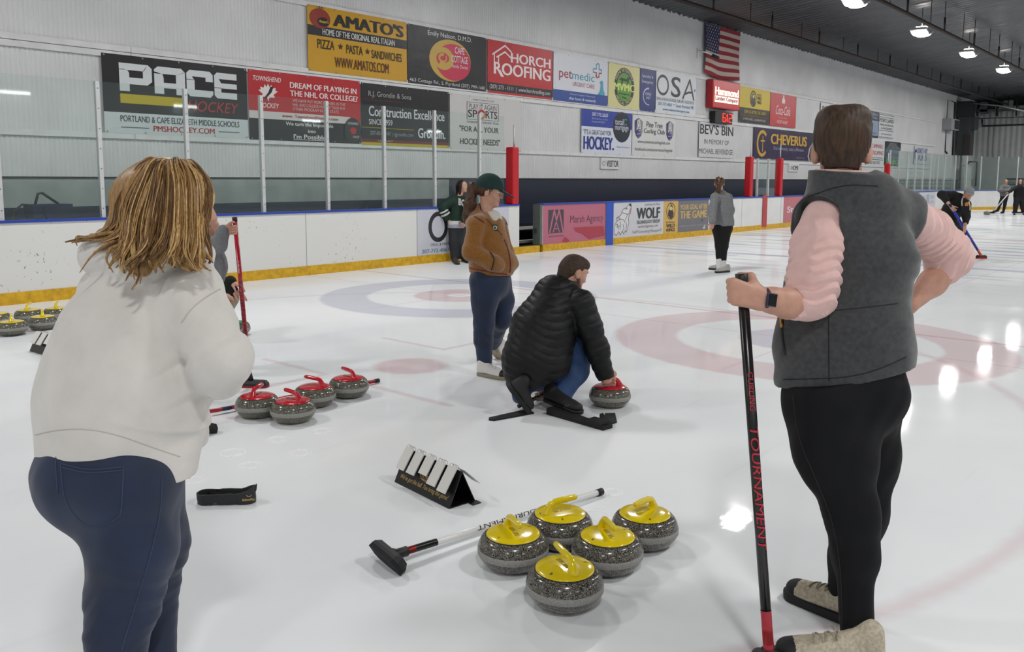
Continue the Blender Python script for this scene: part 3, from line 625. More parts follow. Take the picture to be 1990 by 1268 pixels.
for cx in (.135, .86):
    sh = [(-.09, .85), (0, .93), (.09, .85), (.085, .58), (.05, .48), (0, .42), (-.05, .48), (-.085, .58)]
    s.poly([(cx + a, b + .0) for a, b in sh], '#3c3a66'); s.poly([(cx + a * .97, b) for a, b in sh[1:6]], '#8b8b90'); s.poly([(cx - .045, .62), (cx - .03, .86), (cx + .0, .9), (cx + .03, .86), (cx + .05, .66), (cx, .68)], '#d3d3d2'); s.line([(cx - .03, .70), (cx, .86), (cx + .03, .70), (cx - .03, .70)], .016, '#4a4a60'); s.poly([(cx - .06, .58), (cx + .04, .60), (cx + .06, .5), (cx, .46)], '#4a4680'); s.line([(cx - .04, .53), (cx + .04, .55)], .014, '#c9c9d4')
s.text('Pine Tree', .31, .72, .68, .86, '#3b3a40', .0); s.text('Curling Club', .255, .535, .735, .69, '#3b3a40', .0); s.text('www.pinetreecurlingclub.com', .12, .30, .87, .40, '#54545a'); s.text('facebook.com/pinetreecurlingclub', .06, .115, .93, .215, '#54545a'); done(s)
s = banner(23.55, 2.24, 25.88, 3.32, '#d1d2d4', 'white cloth memorial banner hung under the digital clock')
s.text("BEV'S BIN", .02, .66, .98, .95, '#29282c', .02); s.text('IN MEMORY OF', .14, .385, .86, .52, '#35343a'); s.text('MICHAEL BEVERIDGE', .01, .105, .98, .25, '#35343a'); done(s)
s = banner(27.37, 2.27, 32.6, 3.34, '#2c2144', 'purple banner with large gold letters and a gold emblem')
s.arc(.13, .50, .085, .43, .022, '#c79d32', .75, 2 * PI - .75, w1=.022); s.line([(.135, .25), (.135, .72)], .05, '#c79d32'); s.line([(.105, .58), (.165, .58)], .05, '#c79d32'); s.text('CHEVERUS', .26, .50, .88, .84, '#cfa437', .04); s.text('Find community, make a difference.', .31, .28, .83, .43, '#a9a3b8'); s.text('cheverus.org', .70, .06, .84, .12, '#a9a3b8'); done(s)
s = banner(26.205, 3.45, 28.565, 4.62, '#1f1e20', 'yellow and black sports-bar banner with a buffalo roundel, JOIN US AFTER THE GAME')
s.rect(0, .42, 1, 1, '#c9b01c'); s.arc(.43, .70, .105, .235, .025, '#27241a'); s.poly([(.36, .58), (.36, .72), (.40, .84), (.455, .86), (.47, .76), (.50, .70), (.495, .57), (.44, .50)], '#27241a'); s.ell(.43, .76, .025, .05, '#d8cf9a'); s.text('BUFFALO', .555, .81, .70, .86, '#27241a', .01); s.text('WILD', .555, .68, .70, .79, '#27241a', .04); s.text('WINGS', .555, .57, .70, .66, '#27241a', .03)
s.text('JOIN US AFTER THE GAME', .145, .24, .86, .36, '#bda722', .02); s.rect(.07, .185, .93, .2, '#9a4a2a'); s.text('S. PORTLAND, 2 GORHAM ROAD', .12, .06, .86, .14, '#bcbcb8', .01); done(s)
s = banner(28.585, 3.45, 30.85, 4.60, '#bd3238', 'red soft-drink banner with white script and a bottle')
s.poly([(.43, .72), (.54, .72), (.55, .82), (.51, .9), (.51, .97), (.465, .97), (.465, .9), (.43, .82)], '#e3d4d4'); s.text('Coca-Cola', .21, .36, .76, .64, '#e6dada', .0, .35); s.text('BEVERAGES', .33, .255, .64, .285, '#d9a9a9'); s.text('NORTHEAST', .27, .09, .69, .19, '#e0caca', .01); done(s)
s = banner(33.2, 3.5, 37.85, 4.56, '#cfd1d4', 'white banner mostly hidden behind the head of the vest man'); s.text('OM', .02, .5, .16, .9, '#2b2b2f', .02); s.text('AUTO', .3, .3, .8, .7, '#2b2b2f', .02); done(s)
s = banner(37.95, 3.44, 40.13, 4.58, '#8ba0b8', 'slate blue banner just right of the vest man\'s head')
s.rect(0, .66, 1, 1, '#2d3c58'); s.text('Host Your Next Event at a', .05, .84, .95, .93, '#c4cddb', arc=.03); s.text('Memorable Facility', .15, .7, .9, .79, '#c4cddb', arc=.03); s.rect(.38, .28, .66, .56, '#2a2440'); s.text('city', .42, .36, .62, .48, '#c4cddb', .02); s.text('207-541-7000', .2, .14, .85, .19, '#3a4d6b'); s.rect(0, 0, 1, .08, '#2d3c58'); done(s)
s = banner(40.18, 3.48, 42.35, 4.55, '#d3d4d6', 'white banner with black capitals and rules, right of the slate blue banner')
for y in (.96, .86, .3, .02): s.rect(.02, y, .98, y + .02, '#2b2b2f')
s.text('PORTLAND', .03, .66, .97, .82, '#2b2b2f', .02); s.text('PARKS, RECREATION', .07, .5, .93, .59, '#3b3b40', .01); s.text('& FACILITIES', .15, .36, .87, .45, '#3b3b40', .01); s.text('portlandmaine.gov', .17, .12, .85, .2, '#3b3b40'); done(s)
s = banner(38.7, 2.2, 41.1, 3.35, '#d3d3d5', 'white landscaping banner with red letters right of the vest man')
s.poly([(.1, .7), (.2, .7), (.15, .95)], '#a02830'); s.text('TAMMARO', .28, .68, .92, .84, '#a83540', .02); s.text('LANDSCAPING', .06, .42, .95, .58, '#a83540', .02); s.text('Maintenance & Construction', .06, .28, .93, .35, '#4a4a50'); s.rect(.05, .22, .95, .24, '#3a3a3e'); s.text('207-831-9535', .22, .06, .78, .18, '#3a3a3e'); done(s)
s = banner(41.28, 2.2, 43.55, 3.35, '#56707c', 'dark banner with green lettering beyond the last red post')
s.rect(0, .70, 1, 1, '#26262b'); s.text('SEBAGO', .25, .88, .72, .95, '#b9b9bc'); s.text('RESTORATION', .18, .79, .8, .86, '#b9b9bc'); s.text('AND LANDSCAPING', .1, .71, .95, .78, '#b9b9bc'); s.rect(0, 0, 1, .3, '#3c4a34'); s.text('DISPOSAL', .05, .38, .95, .56, '#31444c', .02); s.text('SERVICE', .05, .06, .95, .28, '#5fae5a', .03); done(s)
s = banner(45.8, 2.36, 48.15, 3.27, '#cfd0d6', 'white banner with blue letters, farthest to the right on the siding')
s.arc(.1, .5, .09, .35, .1, '#2f3a86'); s.text('DONUT LADY', .2, .6, .98, .9, '#2f3a86', .03); s.text('FUND', .3, .2, .95, .5, '#2f3a86', .03); done(s)
for x0, z0, x1, z1, t_, lab in ((18.36, 1.82, 19.2, 2.11, 'VISITOR', 'small white sign reading VISITOR over the bench'), (30.39, 1.85, 31.3, 2.14, 'HOME', 'small white sign reading HOME')):
    s = Sheet((x0, WB, z0), XU, ZU, x1 - x0, z1 - z0, '#d6d7d8', th=.05); s.text(t_, .28, .18, .97, .78, '#2b2b2f', .03); s.ell(.14, .5, .09, .22, '#8a8a8c'); s.ell(.14, .5, .06, .15, '#d6d7d8'); s.build('sign', lab, 'sign', 'team bench signs')
# flag ------------------------------------------------------------------------------
def flag():
    mb = MB(); Wf, Hf, O = 2.36, 1.47, A(23.68, WB - .02, 4.82); nx, ny = 72, 78
    rd, wh, bl = (mat('flag_red', '#8a2430', rough=.8), mat('flag_white', '#b9aaa2', rough=.8), mat('flag_blue', '#232a52', rough=.8))
    def pos(u, v):
        sag = -.10 * (1 - v) * math.sin(u * PI * .9 + .3) * (1 - v) - .06 * (1 - v) * u
        return O + A(u * Wf + .03 * math.sin(v * 7) * (1 - v), -.02 - .05 * math.sin(u * 9 + v * 3) * (1.05 - v), v * Hf + sag)
    V = [pos(i / nx, j / ny) for j in range(ny + 1) for i in range(nx + 1)]
    fs = {0: [], 1: [], 2: []}
    for j in range(ny):
        for i in range(nx):
            c = 2 if (i / nx < .4 and j >= 36) else (0 if (j // 6) % 2 == 0 else 1)
            fs[c].append((j * (nx + 1) + i, j * (nx + 1) + i + 1, (j + 1) * (nx + 1) + i + 1, (j + 1) * (nx + 1) + i))
    for c, m_ in ((0, rd), (1, wh), (2, bl)): mb.add(V, fs[c], m_, True)
    for r in range(9):
        for c in range(6 if r % 2 == 0 else 5):
            u = .4 * ((c + (.5 if r % 2 == 0 else 1)) / 6); v = (36 / 78) + (1 - 36 / 78) * (1 - (r + .7) / 9.4); q = pos(u, v) + A(0, -.012, 0); pts = []
            for i in range(10):
                a = PI / 2 + i * PI / 5; k_ = .038 if i % 2 == 0 else .016; pts.append(q + A(k_ * math.cos(a), 0, k_ * math.sin(a)))
            mb.add(pts + [q], [(i, (i + 1) % 10, 10) for i in range(10)], wh)
    o = setp(mb.build('flag', loc=O + A(0, 0, Hf)), 'stars and stripes flag hung flat high on the white wall', 'flag')
    b = MB(); b.tube([A(0, 0, .012), A(Wf, 0, .012)], .015, cable, n=8); b.build('top_rod', parent=o)
flag()
# lit sign with clock
t = empty('lit_sign', (23.94, WY, 3.76)); setp(t, 'red box sign with lit white letters above the digital clock', 'sign')
mb = MB(); mb.box((.92, -.16, .435), (1.84, .22, .87), mat('sign_red', '#a81c24', rough=.4), bevel=.02); mb.build('cabinet', parent=t)
litw = mat('lit_letters', '#fff1dd', emit=.75); litr = mat('lit_face_red', '#c4262c', rough=.3, emit=.05)
s = Sheet((.03, -.28, .03), XU, ZU, 1.78, .81, '#c4262c', th=.01, mfun=lambda h: litr if h == '#c4262c' else litw if h == 'L' else ink(h), step=.001)
s.text('Hammond', .06, .46, .96, .76, 'L', .05); s.rect(.05, .19, .95, .43, 'L'); s.text('Lumber Company', .07, .21, .93, .42, '#a3202a', .03); s.build('face', parent=t)
t = empty('clock', (24.2, WY, 3.31)); setp(t, 'black digital clock showing red 6:12 under the red sign', 'clock')
mb = MB(); mb.box((.58, -.15, .18), (1.16, .19, .37), blk, bevel=.01); mb.build('case', parent=t)
led = mat('red_led', '#ff2a1c', emit=1.6)
SEG = {'6': 'acdefg', '1': 'bc', '2': 'abdeg'}
def digit(mb, ch, x, z, w_, h_):
    for c in SEG[ch]:
        a = {'a': (x + w_ / 2, z + h_, w_, .026), 'd': (x + w_ / 2, z, w_, .026), 'g': (x + w_ / 2, z + h_ / 2, w_, .026), 'b': (x + w_, z + h_ * .75, .045, h_ / 2), 'c': (x + w_, z + h_ * .25, .045, h_ / 2), 'e': (x, z + h_ * .25, .045, h_ / 2), 'f': (x, z + h_ * .75, .045, h_ / 2)}[c]
        mb.box((a[0], -.249, a[1]), (a[2], .006, a[3]), led)
mb = MB(); digit(mb, '6', .50, .06, .17, .25); digit(mb, '1', .72, .06, .08, .25); digit(mb, '2', .92, .06, .18, .25)
for z in (.12, .25): mb.box((.735, -.249, z), (.03, .006, .03), led)
mb.build('digits', parent=t)
# camera bracket beside the flag
t = empty('wall_camera', (23.35, WY, 5.3)); setp(t, 'small camera on a white bracket left of the flag', 'camera')
mb = MB(); mb.box((0, -.04, .04), (.05, .06, .3), bat); mb.tube([(0, -.05, .12), (.14, -.3, .06), (.3, -.4, -.02)], .025, bat); mb.build('bracket', parent=t)
mb = MB(); mb.tube([(.26, -.38, -.02), (.46, -.5, -.09)], .05, blk); mb.build('body', parent=t)
t = empty('loudspeaker', (51.6, WY, 4.3)); setp(t, 'grey loudspeaker box on the white wall near the far corner', 'loudspeaker')
mb = MB(); mb.prism([(-.8, -.015, 0), (.8, -.015, 0), (.8, -.015, .6), (-.8, -.015, .6)], (.0, -.45, 0), mat('speaker_grey', '#9b9ea0', rough=.6)); mb.build('cabinet', parent=t)
mb = MB(); mb.box((.3, -.46, .3), (.9, .02, .5), mat('dark_void', '#26282b')); mb.build('grille', parent=t)

# ================================================================ sponsor panels on the boards
def bpanel(parent, x0, x1, base, nm='sponsor_panel', z0=.15, z1=1.0):
    b = parent.location
    return Sheet((x0 - b[0], -.004, z0), XU, ZU, x1 - x0, z1 - z0, base, th=.003, step=.0005)
def fin(s, parent, nm='sponsor_panel', lab=None):
    o = s.build(nm, parent=parent)
    if lab: o['label'] = lab
s = bpanel(boards_l, 10.43, 12.95, '#c3c3cd'); s.arc(.207, .60, .100, .335, .034, '#2b2b33'); s.text('SA', .36, .28, .78, .92, '#2b2b33', .01); s.text('ORAL & MAXILLOFACIAL SURGERY ASSOCIATES', .127, .185, .82, .25, '#5a5a63', .01); s.text('207-772-4063 * South Portland, ME', .04, .03, .76, .13, '#4d7c96', .015); fin(s, boards_l, lab='pale panel with a large black O')
s = bpanel(boards_r, 14.06, 16.40, '#b3677b'); s.rect(.075, .27, .31, .87, '#4a3f4c'); s.line([(.1, .30), (.165, .85), (.20, .60), (.24, .85), (.30, .30)], .045, '#b3677b'); s.line([(.15, .30), (.195, .56), (.245, .30)], .03, '#b3677b'); s.rect(.165, .37, .225, .40, '#b3677b')
s.text('Marsh Agency', .41, .44, .955, .70, '#6a3f52'); s.text('INSURANCE', .085, .17, .31, .21, '#6a3f52'); s.poly([(.46, .38), (.96, .37), (.99, .10), (.8, .06), (.72, .03), (.6, .2), (.5, .26)], '#a63a48'); s.poly([(.28, .03), (.33, .16), (.40, .05), (.38, .0)], '#a63a48'); fin(s, boards_r, lab='faded red panel with a dark square emblem')
s = bpanel(boards_r, 16.40, 16.70, '#2450b4', z0=.003); s.O = s.O + A(0, -.018, 0); s.mb = MB(); s.mb.box(s.O + A(.15, 0, .5), (.3, .004, .997), vinyl('#2450b4')); fin(s, boards_r, 'stripe', 'blue stripe')
s = bpanel(boards_r, 16.72, 19.0, '#c6c7cc')
wz = [(720, 432), (714, 392), (722, 342), (742, 312), (733, 300), (736, 284), (756, 274), (771, 262), (776, 240), (788, 212), (818, 196), (836, 170), (850, 164), (858, 180), (857, 214), (851, 250), (841, 262), (833, 300), (838, 342), (826, 384), (817, 422), (808, 402), (797, 436), (782, 404), (768, 440), (752, 408), (736, 440)]
wf = lambda L_: [((x - 707) / 443, (465 - y) / 315) for x, y in L_]
wol = wf(wz); s.mb.add(s.P(wol + [wf([(790, 330)])[0]]), [(i, (i + 1) % len(wol), len(wol)) for i in range(len(wol))], vinyl('#d3d3d6')); s.k += 1
s.line(wol + [wol[0]], .016, '#4c4c50')
for L_ in ([(742, 312), (768, 300), (790, 306), (800, 330)], [(736, 290), (752, 286), (764, 292), (750, 302)], [(776, 240), (800, 250), (830, 262)], [(806, 214), (822, 208)], [(800, 330), (812, 290), (834, 250)], [(726, 350), (744, 340), (738, 370), (756, 356), (750, 392)], [(760, 320), (770, 350), (764, 390)], [(786, 346), (796, 380), (790, 400)], [(812, 330), (818, 360), (812, 390)]): s.line(wf(L_), .013, '#5c5c60')
s.poly(wf([(852, 196), (857, 214), (850, 248), (838, 256), (842, 222)]), '#a8847f'); s.poly(wf([(836, 172), (850, 164), (858, 180), (846, 190)]), '#3a3a3e'); s.poly(wf([(804, 208), (822, 204), (816, 214)]), '#3a3a3e')
s.text('Leading the Pack', .60, .86, .92, .95, '#77777c', 0, .3); s.text('WOLF', .44, .50, .925, .82, '#38383d', .035); s.text('TECHNOLOGY GROUP', .44, .355, .925, .455, '#48484d', .02); s.text('wolftechgroup.com', .47, .22, .88, .315, '#8a5a5c'); s.text('VoIP*Consulting*Managed IT', .36, .07, .97, .17, '#77777c'); fin(s, boards_r, lab='white panel with a howling wolf drawing')
s = bpanel(boards_r, 19.0, 19.75, '#c9a55a'); s.arc(.5, .68, .30, .26, .035, '#39332c'); s.poly([(.3, .55), (.32, .66), (.42, .8), (.52, .9), (.62, .82), (.6, .72), (.7, .62), (.66, .5), (.5, .44)], '#39332c'); s.ell(.5, .76, .1, .06, '#c9b98a'); s.text('BUFFALO', .2, .31, .8, .36, '#39332c', .01); s.text('WILD', .2, .17, .8, .29, '#39332c', .04); s.text('WINGS', .2, .05, .8, .15, '#39332c', .03); fin(s, boards_r, lab='tan panel with a buffalo roundel')
s = bpanel(boards_r, 19.75, 21.43, '#6d6c72'); s.text('YOUR GOAL AFTER', .06, .70, .95, .86, '#c9a860', .03); s.text('THE GAME', .06, .42, .95, .66, '#c9a860', .04); s.text('79 WESTERN AVE, S. PORTLAND * PHONE: 207-541-9464', .05, .15, .95, .21, '#a5a5a9'); s.poly([(.72, .3), (.80, .4), (.82, .3)], '#4a494e'); s.poly([(.8, .05), (.88, .2), (.9, .04)], '#b9b9bc'); fin(s, boards_r, lab='grey panel with gold words YOUR GOAL AFTER THE GAME')
s = bpanel(boards_r, 24.9, 25.22, '#b03a3e'); s.mb = MB(); s.mb.box(s.O + A(.16, -.016, .425), (.32, .004, .996), vinyl('#b03a3e')); fin(s, boards_r, 'stripe', 'red stripe')
s = bpanel(boards_r, 26.5, 31.2, '#b56a72'); s.text('State Farm', .06, .38, .62, .62, '#d8c9cb', .03); fin(s, boards_r, lab='faded red panel with white words')
s = bpanel(boards_r, 39.6, 41.55, '#9a9b9e'); s.text('school', .2, .65, .8, .85, '#c9c9cb', .02); s.rect(.1, .05, .9, .5, '#a38f78'); s.rect(.3, .2, .7, .4, '#8a7a68'); fin(s, boards_r, lab='grey and tan panel')
s = bpanel(boards_r, 41.6, 44.2, '#c2c5cd'); s.rect(.4, .2, .6, .85, '#9aa0b0'); s.rect(.1, .6, .35, .8, '#aab0bf'); s.rect(.65, .6, .9, .8, '#aab0bf'); s.rect(.1, .35, .35, .5, '#aab0bf'); s.rect(.65, .35, .9, .5, '#aab0bf'); s.text('PORTLAND ICE ARENA', .15, .08, .85, .15, '#8f96a6'); fin(s, boards_r, lab='pale blue-grey panel')
# navy strapped seat standing behind the glass at left
t = empty('folding_seat', (4.35, 12.1, .02)); setp(t, 'dark navy folding seat with carry strap behind the left glass', 'seat')
nv = mat('navy_canvas', '#1a2344', rough=.8)
mb = MB(); mb.box((.0, 0, .6), (.14, .3, 1.15), nv, ax=[nrm(A(1, 0, .12)), A(0, 1, 0), nrm(A(-.12, 0, 1))]); mb.box((.28, 0, .62), (.14, .3, 1.15), nv, ax=[nrm(A(1, 0, .42)), A(0, 1, 0), nrm(A(-.42, 0, 1))]); mb.build('canvas', parent=t)
mb = MB(); mb.box((.12, 0, 1.16), (.5, .32, .04), nv); mb.build('top_panel', parent=t)
mb = MB(); mb.tube([(-.05, 0, 1.15), (0, 0, 1.32), (.05, 0, 1.33), (.25, 0, 1.18)], .018, blk, n=8); mb.tube([(-.35, 0, .4), (-.3, 0, 1.1), (-.2, 0, 1.18), (-.05, 0, 1.16)], .015, blk, n=8); mb.build('strap', parent=t)

# ================================================================ curling stones
def granite(name, c0, c1, scale):
    m = bpy.data.materials.new(name); m.use_nodes = True; nt = m.node_tree; N = nt.nodes; b = N['Principled BSDF']
    tc = N.new('ShaderNodeTexCoord'); v = N.new('ShaderNodeTexVoronoi'); v.inputs['Scale'].default_value = scale; nt.links.new(tc.outputs['Object'], v.inputs['Vector'])
    n = N.new('ShaderNodeTexNoise'); n.inputs['Scale'].default_value = scale * .45; n.inputs['Detail'].default_value = 4; nt.links.new(tc.outputs['Object'], n.inputs['Vector'])
    sp = N.new('ShaderNodeSeparateColor'); nt.links.new(v.outputs['Color'], sp.inputs[0])
    a = N.new('ShaderNodeMath'); a.operation = 'MULTIPLY_ADD'; nt.links.new(sp.outputs[0], a.inputs[0]); a.inputs[1].default_value = .55; nt.links.new(n.outputs['Fac'], a.inputs[2])
    r = N.new('ShaderNodeValToRGB'); e = r.color_ramp.elements; e[0].position = .72; e[0].color = lin(c0); e[1].position = 1.0; e[1].color = lin(c1); nt.links.new(a.outputs[0], r.inputs[0])
    nt.links.new(r.outputs[0], b.inputs['Base Color']); b.inputs['Roughness'].default_value = .16; b.inputs['Specular IOR Level'].default_value = .5
    return m
gran_dk = granite('granite_dark', '#1d1c1a', '#938e84', 560); gran_ol = granite('granite_olive', '#35342c', '#8d8a7c', 480)
bandm = mat('striking_band', '#8b8a87', rough=.55, var=(260, .35)); band_ol = mat('striking_band_olive', '#8a8b86', rough=.55, var=(260, .25))
yel_pl = mat('yellow_plastic', '#ddc400', rough=.16, spec=.5, coat=.5); red_pl = mat('red_plastic', '#bf1326', rough=.16, coat=.5); grn_pl = mat('green_plastic', '#128a4a', rough=.2, coat=.4)
inkb = mat('black_print', '#111113', rough=.5)
R_ = .1435
def make_stone(nm, gm, bm_, hm, label, group):
    t = empty('curling_stone'); setp(t, label, 'curling stone', group)
    mb = MB()
    prof = [(0, .004), (.058, .003), (.066, .0), (.082, .002), (.100, .007), (.116, .017), (.128, .030), (.137, .044), (.1415, .053)]
    prof += [(R_ - .0008, .055), (R_, .058), (R_, .080), (R_ - .0008, .082)]
    prof += [(.1415, .088), (.138, .101), (.132, .113), (.124, .123), (.116, .129), (.107, .132), (0, .132)]
    b = MB(); b.lathe(prof, gm, n=64); b.build('body', parent=t)
    b = MB(); b.lathe([(R_ - .001, .0555), (R_ + .0008, .0575), (R_ + .0008, .0805), (R_ - .001, .0825)], bm_, n=64); b.build('striking_band', parent=t)
    b = MB(); b.lathe([(.1115, .130), (.1125, .132), (.110, .1335)], inkb, n=48)
    b.lathe([(.1095, .132), (.1095, .135), (.103, .138), (.075, .143), (.04, .145), (0, .1455)], hm, n=48)
    # gooseneck grip: rises on the -x side and runs over the disc toward +x
    path = [(-.066, 0, .1325), (-.063, 0, .1485), (-.056, 0, .1675), (-.045, 0, .1815), (-.026, 0, .1885), (.01, 0, .1915), (.05, 0, .1935), (.075, 0, .194), (.083, 0, .194)]
    rad = [.03, .022, .0165, .0145, .0135, .0135, .0135, .012, .006]
    b.tube(path, rad, hm, n=16, flat=(A(0, 1, 0), .92))
    # moulded groove and bolt boss under the grip
    b.tube([(-.03, 0, .144), (.055, 0, .144)], [.012, .012], mat(hm.name + '_recess', {'yellow_plastic': '#b59f00', 'red_plastic': '#94101e', 'green_plastic': '#0d6a38'}[hm.name], rough=.25), n=12, flat=(A(0, 0, 1), .2))
    h = b.build('handle', parent=t)
    return t
def stone_number(h, txt, ang, r=.084, s=.015):
    v, f, asp = glyphs(txt, .02); mb = MB(); c, n_ = math.cos(ang), math.sin(ang)
    x = (v[:, 0] - .5) * s * min(asp, 1.6); y = (v[:, 1] - .5) * s
    px_ = c * (r + y * 1) - n_ * (-x) * -1; 
    P_ = np.stack([c * (r - 0) + (-n_) * 0 + x * n_ + y * -c * -1 * 0 - y * c * 1 * -1 * 0, np.zeros_like(x), np.zeros_like(x)], 1)
    # radial "up" points toward the disc centre so the figure reads from outside
    ux = A(-n_, c, 0); uy = A(-c, -n_, 0)
    P_ = A(c * r, n_ * r, .1315) + np.outer(x, ux) + np.outer(y, uy) + np.outer(np.zeros_like(x), ux); P_[:, 2] =   .1415 + (.084 - (r - y)) * .14 + .0008
    mb.add(P_, f, inkb); o = mb.build('number', parent=h); return o
def place(t, px, py, pa, pb):
    """px,py: pixel of the ground under the stone centre; pa -> pb: pixels of the grip from its root to its free end"""
    q = gnd(px, py); a = gnd(*pa, z=.175); b = gnd(*pb, z=.19); d = b - a
    t.location = (q[0], q[1], 0); t.rotation_euler = (0, 0, math.atan2(d[1], d[0])); return t
def kid(t, nm): return [c for c in t.children if c.name.split('.')[0] == nm][0]
G1 = 'yellow-handled stones in front'
y0 = make_stone('y', gran_dk, bandm, yel_pl, 'yellow-handled curling stone nearest the viewer, its grip rising to the left', G1)
spec = [((1097, 1171), (1140, 1128), (1085, 1072), 'yellow-handled curling stone nearest the viewer, its grip rising to the left', [('8', 2.55), ('0', -1.1), ('2', 2.1 - PI)]),
        ((997, 1098), (988, 1020), (1018, 1048), 'leftmost of the five yellow-handled stones in front, beside the white broom', [('1', -2.4), ('7', 1.9)]),
        ((1088, 1056), (1050, 1000), (1110, 982), 'yellow-handled curling stone at the back of the five, just behind the white broom end', [('5', -1.0), ('3', 2.9)]),
        ((1180, 1103), (1170, 1025), (1198, 1052), 'yellow-handled stone second from right of the five in front', [('6', -2.4), ('9', 1.9)]),
        ((1252, 1056), (1262, 990), (1230, 1000), 'rightmost of the five yellow-handled stones in front', [('4', 2.3), ])]
for i, (g, a, b, lab, nums) in enumerate(spec):
    t = y0 if i == 0 else copy_tree(y0)
    place(t, *g, a, b); t['label'] = lab
    spec[i] = (t, nums)
for t, nums in spec:
    cd = math.atan2(-t.location[1], -t.location[0]) - t.rotation_euler[2]
    for s_, a in nums: stone_number(kid(t, 'handle'), s_, cd + {2.55: -.62, -1.1: .45, -2.4: -.75, 1.9: 2.2, -1.0: .12, 2.9: -1.3, 2.3: .25}.get(a, 2.0))
G2 = 'red-handled stones in the row'
r0 = make_stone('r', gran_ol, band_ol, red_pl, 'x', G2)
for i, (g, a, b, lab) in enumerate((((501, 808), (488, 790), (520, 768), 'leftmost red-handled stone in the row of four, resting by the red broom'), ((570, 818), (590, 790), (560, 778), 'red-handled stone nearest the viewer in the row of four'), ((612, 788), (628, 765), (590, 756), 'third red-handled stone of the four, left of the farthest one'), ((678, 770), (695, 752), (660, 738), 'farthest and rightmost red-handled stone in the row of four'), ((1185, 788), (1212, 772), (1165, 768), 'red-handled stone under the hand of the crouching man'))):
    t = r0 if i == 0 else copy_tree(r0); place(t, *g, a, b); t['label'] = lab
    if i == 4: t['group'] = 'stones being played'; held_stone = t
G3 = 'yellow-handled stones at the left edge'
y1 = make_stone('y', gran_ol, band_ol, yel_pl, 'x', G3)
for i, (g, a, b, lab) in enumerate((((24, 651), (22, 632), (24, 618), 'nearest yellow-handled stone at the left picture edge, left of the far score stand'), ((84, 640), (85, 622), (83, 612), 'yellow-handled stone right behind the far score stand'), ((57, 626), (52, 618), (70, 607), 'yellow-handled stone with its grip turned right, behind the left pair'), ((-6, 634), (0, 622), (-3, 612), 'yellow-handled stone cut by the left picture edge'), ((112, 622), (108, 612), (113, 604), 'yellow-handled stone half hidden by the white sweatshirt'))):
    t = y1 if i == 0 else copy_tree(y1); place(t, *g, a, b); t['label'] = lab
t = make_stone('g', gran_ol, band_ol, grn_pl, 'green-handled curling stone beyond the red broom', 'other stones'); place(t, 458, 652, (462, 622), (448, 612))
t = copy_tree(y1); place(t, 1918, 417.5, (1916, 412), (1921, 412)); setp(t, 'far yellow-handled stone by the sweeping pair at the end of the rink', group='other stones')

# ================================================================ brooms
def wrap_text(mb, txt, a, axis, r, h, s0, L, ang, m, flip=False, bold=0., e1=None):
    """lettering running along a shaft: a + axis*(s0..s0+L), letter height h wrapped round radius r, centred at direction e1"""
    v, f, _ = glyphs(txt, bold, .15)
    e1 = nrm(e1 - axis * (e1 @ axis)); e2 = np.cross(e1, axis)
    bm = bmesh.new(); vs = [bm.verts.new((p[0], p[1], 0)) for p in v]
    for q in f:
        try: bm.faces.new([vs[i] for i in q])
        except ValueError: pass
    for i in range(1, 8): bmesh.ops.bisect_plane(bm, geom=bm.verts[:] + bm.edges[:] + bm.faces[:], plane_co=(0, i / 8, 0), plane_no=(0, 1, 0))
    bm.verts.index_update(); v = np.array([p.co[:2] for p in bm.verts]); f = [[p.index for p in q.verts] for q in bm.faces]; bm.free()
    sx = v[:, 0] if not flip else 1 - v[:, 0]; sy = (v[:, 1] - .5) * (1 if not flip else -1)
    th = sy * h / r
    P_ = a + np.outer(s0 + sx * L, axis) + (r + .0009) * (np.outer(np.cos(th), e1) + np.outer(np.sin(th), e2))
    mb.add(P_, f, m)
def broom(label, base, top, shaft_m, segs, head, texts=(), r=.0145, cap=True, headm=None, label_at=None, group='brooms', hair_m=None, taper=None):
    """shaft from base to top; segs: list of (s0, s1, material) as fractions"""
    base, top = A(*base), A(*top); L = np.linalg.norm(top - base); ax = (top - base) / L
    t = empty('curling_broom', base); setp(t, label, 'broom', group)
    mb = MB(); mb.tube([A(0, 0, 0), ax * L], r, shaft_m, n=16)
    for s0, s1, m in segs: mb.tube([ax * L * s0, ax * L * s1], r + .0006, m, n=16, cap=False)
    sh = mb.build('shaft', parent=t)
    if cap: mb = MB(); mb.tube([ax * (L - .03), ax * (L + .006)], [r + .002, r + .003], blk, n=16); mb.build('end_cap', parent=t)
    for tx, s0, s1, m, h, e1, fl in texts:
        mb = MB(); wrap_text(mb, tx, A(0, 0, 0), ax, r + .0006, h, L * s0, L * (s1 - s0), 0, m, fl, e1=e1); mb.build('lettering', parent=sh)
    return t, ax, L
